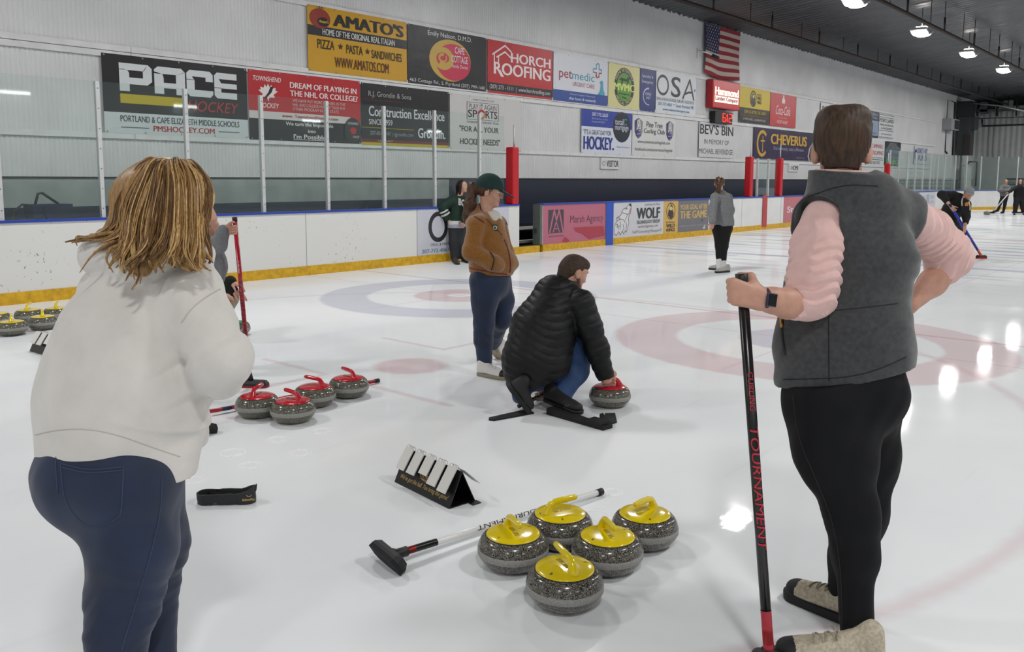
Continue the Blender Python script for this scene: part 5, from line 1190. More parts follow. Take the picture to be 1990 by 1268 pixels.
    H.disp(lambda P_: .0013 * np.sin((P_ - hc) @ r_ * 520 + 3 * np.sin((P_ - hc) @ ZZ * 40) + 2 * np.sin((P_ - hc) @ r_ * 90)) * np.clip(1.2 - ((P_ - hc) @ ZZ) * 6, .2, 1.2))
    F.part('hair', H, hm, h=.0035)
    # face-mask edge and strap beside the left ear
    mb = MB(); 
    mb.tube([q(-.088, .0, .03) - F.base, q(-.099, .012, .012) - F.base, q(-.103, .01, -.015) - F.base, q(-.098, .0, -.032) - F.base], .0022, mat('white_strap', '#dcdcdc'), n=6); mb.build('strap', parent=o)
    mb = MB(); mb.box(q(-.088, .022, .02) - F.base, (.012, .03, .034), mat('green_cloth', '#2f8a5c', rough=.8), ax=[r_, fh, ZZ], bevel=.004); mb.build('visor_edge', parent=o)
    # vest
    V = SDF(); fl = (nrm(HF + HR * .2), .66)
    V.chain([(P(1660, 432), .168), (P(1656, 520), .188), (P(1640, 605), .174), (P(1638, 680), .208), (P(1640, 770), .216)], .06, fl)
    V.cone(P(1597, 432, 2.79), P(1752, 425, 2.85), .075, .075, .05); V.cone(P(1640, 372, 2.81), P(1598, 420, 2.79), .085, .085, .05); V.cone(P(1640, 372, 2.81), P(1752, 418, 2.85), .085, .08, .05)
    V.disp(folds(.006, 26, 3, [ZZ * 1.0 + HR * .25, ZZ + HR * -.5, HR + ZZ * .3, ZZ * .8 + HF]))
    hem = np.cross(P(1764, 703) - P(1528, 751), HF + ZZ * -.03); hem = -hem if hem @ ZZ > 0 else hem
    V.plane(P(1528, 751), hem)
    for sh, e_, r0, r1 in ((P(1592, 432, 2.77), P(1560, 520, 2.70), .083, .075), (P(1770, 432, 2.87), P(1830, 478, 2.95), .078, .07)):
        AH = SDF(); AH.cone(sh - nrm(e_ - sh) * .015, e_, r0, r1, 0); V.sub(AH, .012)
    C3 = SDF(); C3.cone(P(1640, 395, 2.81), P(1640, 300, 2.81), .09, .085, 0); V.sub(C3, .02)
    CL = SDF(); CL.cone(P(1642, 388, 2.82), P(1640, 336, 2.80), .125, .114, 0, (HF, .9)); CL.plane(P(1640, 338) , nrm(ZZ + HR * .12)); CI = SDF(); CI.cone(P(1642, 392, 2.82), P(1640, 320, 2.80), .111, .103, 0, (HF, .9)); CL.sub(CI, .008)
    V.join(CL, .025)
    v = F.part('vest', V, fleece, h=.0042)
    surf_line(V, [(1613, 510), (1612, 560), (1610, 620), (1611, 740)], .0022, mat('dark_seam', '#1c1d22', rough=.9), 'seam', v, F.base, .0); surf_line(V, [(1570, 383), (1640, 358), (1706, 362)], .002, mat('dark_seam', '#1c1d22'), 'seam', v, F.base)
    surf_line(V, [(1522, 738), (1560, 737), (1640, 735), (1700, 722), (1762, 694)], .0018, mat('dark_seam', '#1c1d22'), 'seam', v, F.base); surf_line(V, [(1527, 600), (1531, 610), (1640, 603), (1745, 590)], .0015, mat('dark_seam', '#1c1d22'), 'seam', v, F.base)
    surf_line(V, [(1521, 622), (1519, 645), (1522, 668), (1526, 690)], .006, blk, 'pocket_zip', v, F.base); surf_line(V, [(1518, 617), (1519, 637)], .0055, mat('orange_pull', '#c98a20'), 'zip_pull', v, F.base, .004)
    # pink pullover: two sleeves and a band at the neck
    S = SDF(); uL = nrm(P(1580, 588, 2.70) - P(1597, 432, 2.77))
    S.chain([(P(1605, 430, 2.79), .078), (P(1590, 480, 2.75), .083), (P(1580, 545, 2.70), .077), (P(1579, 582, 2.69), .064)], .03); S.chain([(P(1579, 582, 2.69), .064), (P(1556, 590, 2.67), .058)], .03)
    S.disp(lambda Q: .0055 * np.sin(((Q - P(1590, 430)) @ uL) * 175 + 3.4 * np.sin(((Q - P(1590, 430)) @ HR) * 30 + 1.2) + 2.2 * np.sin(Q @ HF * 37 + (Q @ uL) * 20)) ** 3 * np.clip(((Q - P(1590, 430)) @ uL) * 9 - .5, 0, 1))
    S.plane(P(1531, 585, 2.65), nrm(P(1500, 584, 2.62) - P(1579, 586, 2.69)) * 1.0 + ZZ * .45)
    s_ = F.part('pullover', S, pinkf, h=.0042)
    S2 = SDF(); uR = nrm(el2 - P(1770, 430, 2.87)); S2.chain([(P(1735, 430, 2.86), .07), (P(1765, 428, 2.87), .073), (P(1800, 452, 2.93), .078), (P(1842, 488, 2.98), .068), (P(1850, 502, 2.99), .06), (P(1833, 522, 2.985), .058)], .03)
    S2.disp(lambda Q: .0058 * np.sin(((Q - P(1770, 430)) @ uR) * 170 + 3 * np.sin(((Q - P(1770, 430)) @ ZZ) * 36)) ** 3 * np.clip(((Q - P(1770, 430)) @ uR) * 9 - .2, 0, 1))
    F.part('sleeve', S2, pinkf, h=.0042)
    N2 = SDF(); N2.cone(P(1640, 385, 2.81), P(1637, 328, 2.80), .098, .088, 0); N2.plane(P(1637, 331), nrm(ZZ + HR * .05)); I2 = SDF(); I2.cone(P(1640, 390, 2.81), P(1637, 300, 2.80), .086, .076, 0); N2.sub(I2, .006); F.part('collar', N2, pinkf, h=.0045)
    # trousers
    T = SDF(); T.chain([(P(1643, 700), .180), (P(1641, 760), .194)], .05, (HF, .68)); T.ell(P(1690, 758, 2.76), (.115, .10, .12), [HR, HF, ZZ], .06)
    T.chain([(P(1605, 770, 2.79), .135), (P(1622, 880, 2.76), .125), (P(1655, 1000, 2.75), .078), (P(1664, 1080, 2.76), .069), (P(1664, 1232, 2.77), .056)], .05)
    T.chain([(P(1685, 780, 2.90), .125), (P(1685, 880, 2.95), .10), (P(1676, 1000, 2.98), .080), (P(1655, 1080, 3.0), .068), (P(1638, 1150, 3.03), .056)], .05)
    T.disp(folds(.007, 24, 8)); W2 = np.cross(P(1764, 697) - P(1528, 745), HF); W2 = W2 if W2 @ ZZ > 0 else -W2; T.plane(P(1528, 744), W2)
    T.plane(gnd(1660, 1262) + ZZ * .055, -ZZ)
    t_ = F.part('trousers', T, blackp, h=.005); surf_line(T, [(1541, 770), (1550, 850), (1585, 930), (1618, 1010), (1634, 1100), (1638, 1220)], .002, mat('dark_seam', '#1c1d22'), 'seam', t_, F.base)
    # purple shirt tail at the right hip
    mb = MB(); e0 = P(1762, 695, 2.80) - F.base; mb.tube([P(1748, 702, 2.72) - F.base, P(1758, 698, 2.76) - F.base, P(1766, 690, 2.84) - F.base], .012, mat('purple_cloth', '#5a3f86', rough=.8), n=10); mb.build('shirt_tail', parent=o)
    knit = mat('cream_knit', '#b5ab98', rough=.9, var=(90, .25), bump=(180, .6, .002)); sl = mat('black_rubber_and_shade', '#121214'); lc = mat('lace_cream', '#a39a86', rough=.9)
    for hl, te in ((gnd(1712, 1296), gnd(1508, 1284)), (gnd(1680, 1222), gnd(1531, 1158))): shoe(o, F.base, hl, te, knit, sl, W=.052, H=.085, toe_m=sl, lace_m=lc, h=.0045, sole_t=.034)
    # watch
    wc = wr + nrm(P(1500, 584, 2.62) - wr) * .018; wa = nrm(P(1500, 584, 2.62) - wr); e1 = nrm(-FW - wa * (-FW @ wa)); e2 = np.cross(wa, e1); mb = MB()
    V_ = []; n = 28
    for s in (-.011, .011):
        for rr in (.034, .0365):
            for j in range(n): a = 2 * PI * j / n; V_.append(wc + wa * s + rr * (math.cos(a) * e1 + math.sin(a) * e2 * 1.02) - F.base)
    fc = []
    for j in range(n):
        k = (j + 1) % n; fc += [(n + j, n + k, 3 * n + k, 3 * n + j), (j, k, n + k, n + j), (2 * n + j, 3 * n + j, 3 * n + k, 2 * n + k)]
    mb.add(V_, fc, mat('maroon_strap', '#4a1c26', rough=.7), True); wt = mb.build('watch', parent=o)
    mb = MB(); mb.box(wc + e1 * .039 - e2 * 0 - F.base, (.036, .042, .010), mat('watch_case', '#39415c', rough=.3, metal=.4), ax=[wa, e2, e1], bevel=.003); mb.box(wc + e1 * .0445 - F.base, (.029, .035, .002), mat('watch_glass', '#07070a', rough=.08), ax=[wa, e2, e1]); mb.build('watch_case', parent=wt)
    # the broom he leans on
    t, a2, L = broom('black broom with red lettering held upright by the man in the grey vest', bot + ZZ * .03, top, blk_sh, [(.0, .14, red_sh), (.05, .09, tag_r)], None, texts=[('TOURNAMENT', .30, .62, red_pr, .026, -FW, True), ('CURLING', .66, .76, red_pr, .016, -FW, True)], r=.0165)
    t['group'] = 'brooms held by players'
    mb = MB(); mb.tube([a2 * .0, a2 * .045], .024, blk, n=16); mb.build('collar', parent=t); broom_head(t, -ZZ * .03, HF, ZZ, neck=a2 * .01)
fig_vest()
# ---- woman in the white sweatshirt (left foreground) ------------------------------------------
whitef = mat('white_sweat_fleece', '#d3cfca', rough=.95, var=(12, .05), bump=(240, .3, .0015), sheen=.25)
def strands(mb, guides, n, mats, r0=.002, jit=.01, seed=1, per=14):
    """locks of hair: each lock is a blend of two neighbouring guide curves, its strands drawn together toward the tip"""
    g = np.random.default_rng(seed)
    for _ in range(n):
        i = g.integers(0, len(guides) - 1); t = g.random(); a, b = np.array(guides[i]), np.array(guides[i + 1])
        c = a * (1 - t) + b * t + np.linspace(.1, 1, len(a))[:, None] * g.normal(size=3) * jit
        k = 22; u = np.linspace(0, len(c) - 1, k); P_ = np.stack([np.interp(u, range(len(c)), c[:, j]) for j in range(3)], 1)
        for _s in range(3): P_[1:-1] = P_[1:-1] * .5 + (P_[:-2] + P_[2:]) * .25
        e = P_[-1] - P_[-5]; w_ = np.clip((np.linspace(0, 1, k) - .6) / .4, 0, 1)[:, None]; ph = g.uniform(0, 6); L_ = g.uniform(-.1, .75)
        P_ = P_ + e * L_ * w_ + .016 * w_ * (np.sin(ph + 4.5 * w_) * HR + np.cos(ph + 4.5 * w_) * HF * .6)
        pal = mats[0] if g.random() < .45 else (mats[1] if g.random() < (.35 + .5 * (i + t) / len(guides)) else mats[2])
        v = np.linspace(0, 1, k); sp = (np.interp(v, [0, .15, .6, 1], [.5, 1, .8, .06]))[:, None]
        for _j in range(per):
            o = g.normal(size=3) * .0068; wv = .0012 * np.sin(v * g.uniform(8, 20) + g.uniform(0, 6))[:, None] * g.normal(size=3)
            R = r0 * g.uniform(.7, 1.3) * np.interp(v, [0, .1, .75, 1], [.7, 1, .9, .35]); mb.tube(P_ + o * sp + wv, list(R), pal if g.random() < .75 else mats[g.integers(0, 3)], n=5, cap=False)
def fig_white():
    P = lambda x, y, d=2.35: at(x, y, d); base = gnd(225, 1500)
    F = Fig('woman with long blonde hair in white sweatshirt and dark jeans, seen from behind', (base[0], base[1], 0), .0055)
    f = nrm(HR * .75 + HF * .62); fh = nrm(HR * .86 + HF * .50 - ZZ * .12); uh = nrm(ZZ + fh * .12); hc = P(340, 405, 2.42); r_ = nrm(np.cross(fh, uh)); uh = np.cross(r_, fh)
    B = F.body; head_sdf(B, hc, fh, uh, .98)
    B.cone(hc - uh * .06 - fh * .03, P(298, 520, 2.41), .053, .062, .03)
    B.chain([(P(285, 600), .10), (P(248, 740), .12), (P(215, 890), .13)], .05, (HF, .8))
    el = P(442, 692, 2.28); wr = P(398, 726, 2.52)
    B.chain([(P(368, 580, 2.33), .055), (el, .045), (wr, .03)], .03); hand_sdf(B, wr, P(380, 735, 2.62) - wr, HR * -.5 + HF * .4 - ZZ * .3, ZZ, curl=(.7, .8, .6))
    elL = P(225, 690, 2.75); wrL = P(330, 735, 2.72); B.chain([(P(222, 575, 2.52), .055), (elL, .045), (wrL, .03)], .03); hand_sdf(B, wrL, P(370, 738, 2.68) - wrL, HR * .3 - ZZ * .5 + HF * -.3, ZZ, curl=(.7, .8, .6))
    kn, kf = P(240, 1160, 2.30), P(285, 1160, 2.48); an, af = gnd(210, 1520) + ZZ * .09, gnd(300, 1430) + ZZ * .09
    B.chain([(P(232, 930, 2.31), .10), (kn, .055), (an, .04)], .03); B.chain([(P(262, 930, 2.46), .10), (kf, .055), (af, .04)], .03)
    o = F.make()
    hm = hair_mat('hair_blonde', '#7a5a33', '#b08a54', stretch=(150, 150, 4))
    # hair
    H = SDF(); q = lambda x, y, z: hc + r_ * x + fh * y + uh * z
    H.ell(q(0, -.018, .038), (.092, .110, .100), [r_, fh, uh], .02)
    H.cone(P(300, 385, 2.40), P(288, 470, 2.34), .098, .075, .05); H.cone(P(268, 390, 2.40), P(262, 455, 2.38), .072, .058, .04); H.cone(P(288, 470, 2.30), P(275, 520, 2.25), .052, .026, .03); H.cone(P(262, 445, 2.34), P(252, 478, 2.30), .05, .03, .03)
    H.cone(P(352, 360, 2.35), P(362, 450, 2.31), .058, .052, .03); H.cone(P(362, 450, 2.30), P(376, 508, 2.28), .05, .028, .03); H.cone(P(388, 372, 2.35), P(383, 400, 2.36), .032, .02, .02)
    H.cone(P(250, 430, 2.37), P(205, 455, 2.36), .035, .016, .03); H.cone(P(205, 455, 2.36), P(170, 462, 2.36), .013, .006, .015)
    C2 = SDF(); C2.ell(q(.0, .11, -.045), (.082, .075, .085), [r_, fh, uh], 0); H.sub(C2, .015)
    H.disp(lambda Q: np.clip(.9 - ((Q - hc) @ uh) * 9, .1, 1) * .0024 * np.sin(((Q - hc) @ r_) * 260 + ((Q - hc) @ fh) * 180 + 3 * np.sin((Q - hc) @ uh * 22)))
    mb = MB(); top = P(335, 325, 2.40)
    def gd(*p): return [P(x, y, d) for x, y, d in p]
    G = [gd((328, 316, 2.42), (262, 335, 2.345), (228, 388, 2.325), (228, 430, 2.33), (203, 455, 2.34), (162, 468, 2.36)),
         gd((330, 318, 2.400), (270, 345, 2.330), (232, 400, 2.310), (236, 440, 2.266), (215, 455, 2.271), (165, 460, 2.279)),
         gd((330, 318, 2.400), (280, 345, 2.300), (248, 400, 2.280), (245, 450, 2.222), (232, 480, 2.211), (222, 498, 2.224)),
         gd((335, 318, 2.400), (295, 350, 2.270), (270, 420, 2.240), (265, 470, 2.175), (258, 505, 2.152), (268, 540, 2.160)),
         gd((335, 318, 2.400), (310, 350, 2.260), (295, 420, 2.230), (290, 470, 2.165), (280, 500, 2.154), (250, 510, 2.170)),
         gd((340, 318, 2.400), (330, 350, 2.260), (325, 420, 2.230), (318, 465, 2.167), (300, 495, 2.166), (290, 515, 2.170)),
         gd((345, 318, 2.400), (355, 350, 2.270), (355, 420, 2.240), (352, 470, 2.175), (345, 500, 2.174), (360, 512, 2.180)),
         gd((350, 318, 2.400), (378, 350, 2.290), (378, 420, 2.260), (380, 470, 2.195), (378, 500, 2.194), (395, 515, 2.200)),
         gd((352, 320, 2.410), (395, 350, 2.330), (400, 395, 2.310), (392, 440, 2.236), (390, 480, 2.211), (402, 500, 2.214)),
         gd((355, 322, 2.420), (400, 345, 2.360), (412, 380, 2.360), (404, 398, 2.360), (392, 410, 2.360), (388, 425, 2.360))]
    h2 = hair_mat('hair_light_strand', '#9a7342', '#d6b47c', stretch=(150, 150, 4)); h3 = hair_mat('hair_brown_strand', '#4a3319', '#7c5832', stretch=(150, 150, 4))
    G = [[g_[0] + (g_[1] - g_[0]) * .0 + UP * .004] + [g_[0] * .45 + g_[1] * .55 + UP * .018 - FW * .03] + g_[1:] for g_ in G]
    strands(mb, G, 62, (hm, h2, h3), .0021, .008, 1, 15)
    for pts in (gd((235, 440, 2.30), (195, 470, 2.28), (155, 458, 2.28), (147, 470, 2.28), (150, 478, 2.28)), gd((250, 460, 2.27), (205, 475, 2.22), (175, 500, 2.21), (155, 530, 2.22)), gd((270, 470, 2.24), (215, 480, 2.2), (205, 505, 2.2), (220, 530, 2.22)), gd((280, 480, 2.23), (262, 505, 2.22), (250, 532, 2.22), (275, 536, 2.22), (272, 552, 2.23)), gd((300, 480, 2.23), (270, 515, 2.22), (255, 520, 2.22), (262, 545, 2.22)), gd((240, 450, 2.28), (190, 455, 2.27), (165, 462, 2.27), (150, 458, 2.27), (145, 466, 2.27))):
        k = 24; c = np.array(pts); u = np.linspace(0, len(c) - 1, k); Q = np.stack([np.interp(u, range(len(c)), c[:, j]) for j in range(3)], 1)
        for _s in range(4): Q[1:-1] = Q[1:-1] * .5 + (Q[:-2] + Q[2:]) * .25
        mb.tube(Q, list(np.linspace(.006, .0012, k)), hm, n=7)
    F.part('hair', H, hm, h=.0042, extra=mb)
    # sweatshirt
    S = SDF(); S.chain([(P(285, 575, 2.37), .135), (P(262, 650, 2.36), .172), (P(248, 720, 2.35), .196), (P(237, 800, 2.35), .208), (P(228, 900, 2.35), .214)], .07, (HF, .78))
    S.cone(P(220, 568, 2.47), P(365, 572, 2.35), .075, .085, .06); S.cone(P(300, 520, 2.40), P(222, 568, 2.45), .085, .075, .06); S.cone(P(310, 520, 2.40), P(368, 566, 2.34), .085, .08, .06)
    S.ell(P(336, 850, 2.58), (.095, .12, .13), [HR, HF, ZZ], .08)
    arm = SDF(); arm.chain([(P(368, 578, 2.33), .088), (P(396, 635, 2.30), .083), (P(428, 692, 2.27), .076), (P(424, 722, 2.30), .068), (P(400, 735, 2.45), .058), (P(392, 735, 2.52), .045)], .04); S.join(arm, .035)
    S.chain([(P(222, 575, 2.52), .078), (P(225, 690, 2.74), .075), (P(325, 735, 2.72), .05)], .04)
    S.disp(folds(.007, 15, 5)); sp = nrm(P(300, 560) - P(225, 880))
    S.disp(lambda Q: -.010 * np.exp(-(((Q - P(300, 790)) @ nrm(ZZ + HR * .35)) / .014) ** 2) * np.clip(((Q - P(250, 790)) @ HR) * 6, 0, 1) + .007 * np.exp(-(((Q - P(300, 735)) @ nrm(ZZ - HR * .55)) / .012) ** 2) * np.clip(((Q - P(260, 720)) @ HR) * 7, 0, 1) + .006 * np.exp(-(((Q - P(380, 770)) @ nrm(ZZ - HR * .3)) / .012) ** 2) * np.clip(((Q - P(300, 760)) @ HR) * 7, 0, 1))
    hem = np.cross(P(345, 915) - P(65, 866), HF * 1.0 - ZZ * .02); hem = -hem if hem @ ZZ > 0 else hem
    S.plane(P(70, 872), hem); 
    C3 = SDF(); C3.cone(P(300, 520, 2.40), hc, .066, .066, 0); S.sub(C3, .02)
    # ribbed hem band and hood
    hd = SDF(); hd.chain([(P(180, 492, 2.44), .042), (P(200, 500, 2.37), .056), (P(255, 510, 2.31), .056), (P(320, 515, 2.31), .046), (P(380, 505, 2.36), .04), (P(395, 495, 2.42), .032)], .03); hd.cone(P(235, 490, 2.38), P(345, 500, 2.38), .062, .055, .05)
    hd.disp(folds(.004, 26, 9)); C4 = SDF(); C4.cone(P(310, 500, 2.42), P(325, 400, 2.42), .068, .082, 0); hd.sub(C4, .02); S.join(hd, .012)
    sw = F.part('sweatshirt', S, whitef, h=.0052)
    HB = SDF(); HB.join(S, 0); up = -nrm(hem); 
    surf_line(S, [(68, 846), (110, 836), (170, 834), (230, 846), (290, 868), (350, 888)], .0016, mat('white_seam', '#bdb9b3', rough=.9), 'hem_seam', sw, F.base, .0)
    surf_line(S, [(352, 628), (372, 600), (400, 578), (428, 562)], .0016, mat('white_seam', '#c9c5bf', rough=.9), 'sleeve_seam', sw, F.base, .0005)
    # jeans
    J = SDF(); J.chain([(P(212, 870, 2.36), .170), (P(210, 920, 2.35), .186)], .05, (HF, .82)); J.ell(P(165, 925, 2.28), (.125, .115, .125), [HR, HF, ZZ], .07); J.ell(P(258, 935, 2.28), (.12, .12, .125), [HR, HF, ZZ], .07)
    J.chain([(P(240, 950, 2.31), .135), (P(258, 1060, 2.30), .112), (kn, .088), (an, .066)], .05); J.chain([(P(275, 940, 2.45), .12), (P(292, 1060, 2.47), .10), (kf, .078), (af, .062)], .05)
    J.disp(folds(.005, 24, 12)); J.disp(lambda Q: .0038 * np.sin((Q - kn) @ ZZ * 75 + 4 * np.sin((Q - kn) @ HR * 17 + Q[:, 2] * 9)) ** 3 * np.exp(-((Q[:, 2] - kn[2] + .05) / .13) ** 2)); J.plane(P(212, 840, 2.36), ZZ); J.plane(A(0, 0, .06), -ZZ)
    j = F.part('jeans', J, denim, h=.0055)
    for pix in ([(118, 905), (121, 950), (130, 985), (162, 1022), (190, 1026), (228, 1008), (236, 1000), (240, 910)], [(120, 902), (170, 915), (241, 908)], [(121, 909), (170, 921), (241, 914)], [(113, 885), (170, 888), (235, 878)], [(110, 866), (108, 905), (112, 960)], [(315, 930), (312, 1000), (290, 1090), (268, 1160), (235, 1266)]):
        surf_line(J, pix, .0014, stitch, 'stitching', j, F.base, .0004)
    for hl, te in ((gnd(190, 1545), gnd(300, 1490)), (gnd(285, 1450), gnd(370, 1400))): shoe(o, F.base, hl, te, mat('white_shoe', '#d8d6d2', rough=.6), mat('tan_sole', '#8f8672', rough=.7), h=.007)
fig_white()
# ---- woman in the tan fleece jacket and green cap -------------------------------------------------
tanf = mat('tan_sherpa', '#8a5a1e', rough=1., var=(150, .35), bump=(170, 1., .006), sheen=.4)
def fig_cap():
    D = 6.72; P = lambda x, y, d=D: at(x, y, d); g = gnd(955, 733)
    F = Fig('woman in tan fleece jacket and dark green cap standing with hands in pockets', (g[0], g[1], 0), .0058)
    fh = nrm(HR * .92 - HF * .12 - ZZ * .22); hc = P(951, 374, 6.74); uh = nrm(ZZ + HR * .25); r_ = nrm(np.cross(fh, uh)); uh = np.cross(r_, fh); q = lambda x, y, z: hc + r_ * x + fh * y + uh * z
    B = F.body; head_sdf(B, hc, fh, uh, .97); B.cone(q(0, -.02, -.06), P(948, 425, 6.74), .043, .052, .03)
    B.chain([(P(948, 448), .10), (P(952, 490), .10), (P(955, 535), .11)], .05)
    e1, w1 = P(917, 490, 6.56), P(957, 512, 6.53); e2, w2 = P(984, 492, 6.92), P(993, 512, 6.74)
    B.chain([(P(927, 440, 6.6), .05), (e1, .04), (w1, .03), (P(968, 516, 6.53), .03)], .02); B.chain([(P(964, 438, 6.86), .05), (e2, .04), (w2, .03)], .02)
    kn, kf = P(941, 632, 6.70), P(976, 622, 6.86); an, af = P(942, 708, 6.72), P(958, 668, 7.15)
    B.chain([(P(938, 548, 6.66), .085), (kn, .05), (an, .038)], .03); B.chain([(P(968, 548, 6.80), .085), (kf, .05), (af, .038)], .03)
    lipz = lambda c: (np.abs((c - q(0, .098, -.053)) @ uh) < .009) & (((c - hc) @ fh) > .088) & (np.abs((c - hc) @ r_) < .022)
    o = F.make(zones=[(LIP, lipz)]); eyes(o, hc, fh, uh, .97, F.base)
    hm = hair_mat('hair_brown', '#23150c', '#5b3a22', stretch=(70, 70, 9)); H = SDF()
    H.ell(q(0, -.022, .03), (.084, .098, .088), [r_, fh, uh], .02); C2 = SDF(); C2.ell(q(0, .085, -.03), (.10, .10, .12), [r_, fh, uh], 0); C2.ell(q(0, .0, -.03), (.12, .03, .045), [r_, fh, uh], 0); H.sub(C2, .012); H.cone(q(.068, .02, .03), q(.073, .018, .012), .012, .006, .012); H.cone(q(-.068, .02, .03), q(-.073, .018, .012), .012, .006, .012)
    H.plane(q(0, 0, -.055), -uh)
    H.chain([(q(0, -.10, .025), .026), (q(0, -.14, .01), .04), (P(913, 398, 6.74), .047), (P(909, 420, 6.74), .04), (P(905, 432, 6.74), .018)], .02)
    H.disp(lambda Q: .002 * np.sin((Q - hc) @ r_ * 300 + (Q - hc) @ fh * 260 + 2 * np.sin((Q - hc) @ uh * 25))); F.part('hair', H, hm, h=.005)
    gc = mat('cap_green', '#0c2f2c', rough=.85, var=(30, .15), bump=(220, .3, .001)); K = SDF(); K.ell(q(0, -.010, .046), (.093, .115, .106), [r_, fh, uh], 0); K.plane(q(0, 0, .031), -nrm(uh - fh * .08))
    I = SDF(); I.ell(q(0, -.012, .035), (.083, .104, .09), [r_, fh, uh], 0); K.sub(I, .004); cap = F.part('cap', K, gc, h=.0042)
    V_ = SDF(); V_.cone(q(0, .07, .040), q(0, .15, .020), .080, .062, 0, (nrm(uh + fh * .25), .13)); V_.disp(lambda Q: .8 * ((Q - hc) @ r_) ** 2); V_.sub(I, .004); b_ = solid('brim', V_, .0042, gc, parent=cap, loc=F.base); mb = MB(); mb.tube([q(0, -.012, .138) - F.base, q(0, -.012, .147) - F.base], .008, gc, n=10); mb.build('button', parent=cap)
    surf_text(K, 'NORTHEAST', 964, 345, 974, 349, mat('white_print', '#e4e4e6'), 'embroidery', cap, F.base, skew=-3)
    gl = mat('glasses_frame', '#c9b9ae', rough=.25, metal=.6); mb = MB()
    for sx in (-1, 1):
        c = q(sx * .033, .106, .012); mb.tube([c + (r_ * .025 * math.cos(a) + uh * .021 * math.sin(a)) - F.base for a in np.linspace(0, 2 * PI, 21)], .0022, gl, n=6, cap=False); mb.tube([q(sx * .058, .105, .016) - F.base, q(sx * .078, .05, .018) - F.base, q(sx * .08, -.005, .01) - F.base], .0022, gl, n=6)
    mb.tube([q(-.009, .110, .014) - F.base, q(.009, .110, .014) - F.base], .002, gl, n=6); mb.build('glasses', parent=o)
    # white tee
    T = SDF(); T.chain([(P(956, 428, 6.72), .083), (P(961, 470, 6.71), .104)], .03); C5 = SDF(); C5.cone(P(948, 425, 6.74), hc, .058, .058, 0); T.sub(C5, .01); F.part('shirt', T, mat('cream_tee', '#cfc9bf', rough=.9), h=.006)
    # jacket
    S = SDF(); S.chain([(P(946, 444), .135), (P(950, 480), .158), (P(954, 512), .168), (P(955, 545), .165)], .05); S.cone(P(925, 438, 6.62), P(966, 436, 6.84), .075, .07, .05); S.ell(P(984, 512, 6.72), (.075, .12, .075), [HR, HF, ZZ], .05)
    ar = SDF(); ar.chain([(P(925, 440, 6.6), .074), (e1, .070), (w1, .062), (P(966, 516, 6.55), .058)], .03); S.join(ar, .022); S.chain([(P(966, 437, 6.86), .07), (e2, .062), (w2, .055)], .03)
    # hood lying on the back and open collar
    S.chain([(P(922, 425, 6.72), .045), (P(916, 436, 6.66), .04), (P(934, 428, 6.60), .035)], .03); S.cone(P(935, 415, 6.76), P(925, 430, 6.74), .058, .05, .04); S.cone(P(946, 432, 6.75), P(940, 408, 6.78), .085, .068, .03)
    S.disp(folds(.006, 20, 4)); S.plane(P(956, 532), -nrm(ZZ + HR * .06))
    OP = SDF(); OP.chain([(P(960, 408, 6.66), .052), (P(969, 430, 6.57), .042), (P(979, 458, 6.54), .012)], .02); OP.cone(P(948, 420, 6.74), hc, .068, .07, .02); S.sub(OP, .012)
    jk = F.part('jacket', S, tanf, h=.0056); mar = mat('maroon_trim', '#6b2430', rough=.7)
    surf_line(S, [(980, 466), (985, 478), (990, 495), (993, 515), (991, 530)], .0055, mar, 'zip', jk, F.base, .001); surf_line(S, [(976, 458), (968, 448), (957, 438), (945, 425)], .004, mar, 'piping', jk, F.base, .001); surf_line(S, [(912, 521), (930, 525), (955, 529), (985, 534)], .005, mar, 'hem_binding', jk, F.base, .0); surf_line(S, [(922, 421), (933, 427), (941, 433)], .005, mar, 'piping', jk, F.base, .002)
    surf_line(S, [(952, 490), (957, 497), (961, 505), (958, 516), (955, 525)], .0055, mat('dark_zip', '#1d1712', rough=.6), 'pocket', jk, F.base, .001); surf_line(S, [(983, 433), (986, 437), (990, 441)], .004, mat('dark_zip', '#1d1712'), 'chest_pocket', jk, F.base, .001)
    bp = hit(S, 962, 443, off=.002)
    if bp is not None: mb = MB(); n_ = nrm(-FW); mb.tube([bp - F.base, bp + n_ * .006 - F.base], .026, mat('badge_green', '#1d3a2a', rough=.4), n=20); mb.tube([bp + n_ * .006 - F.base, bp + n_ * .0075 - F.base], .018, mat('badge_white', '#b9c0b4', rough=.4), n=12); mb.tube([bp + n_ * .0075 - F.base, bp + n_ * .0085 - F.base], .010, mat('badge_green', '#1d3a2a'), n=12); mb.build('badge', parent=jk)
    # jeans and shoes
    J = SDF(); J.chain([(P(955, 525), .160), (P(954, 548), .165)], .04, (HR, .95)); J.chain([(P(940, 548, 6.66), .118), (P(942, 585, 6.67), .102), (kn, .078), (P(939, 660, 6.71), .07), (an, .060)], .04); J.chain([(P(968, 548, 6.80), .112), (P(976, 585, 6.84), .090), (kf, .070), (af, .058)], .04)
    J.disp(folds(.006, 26, 21)); J.disp(lambda Q: .0028 * np.sin((Q - kn) @ ZZ * 70 + 4 * np.sin((Q - kn) @ HR * 20)) ** 3 * np.exp(-((Q[:, 2] - .28) / .12) ** 2)); J.plane(P(955, 522), ZZ); J.plane(g + ZZ * .07, -ZZ); j = F.part('jeans', J, denim, h=.0062)
    surf_line(J, [(927, 540), (931, 600), (930, 650), (930, 705)], .0018, stitch, 'stitching', j, F.base)
    ws = mat('white_shoe', '#d8d6d2', rough=.6); ts = mat('tan_sole', '#8f8672', rough=.7)
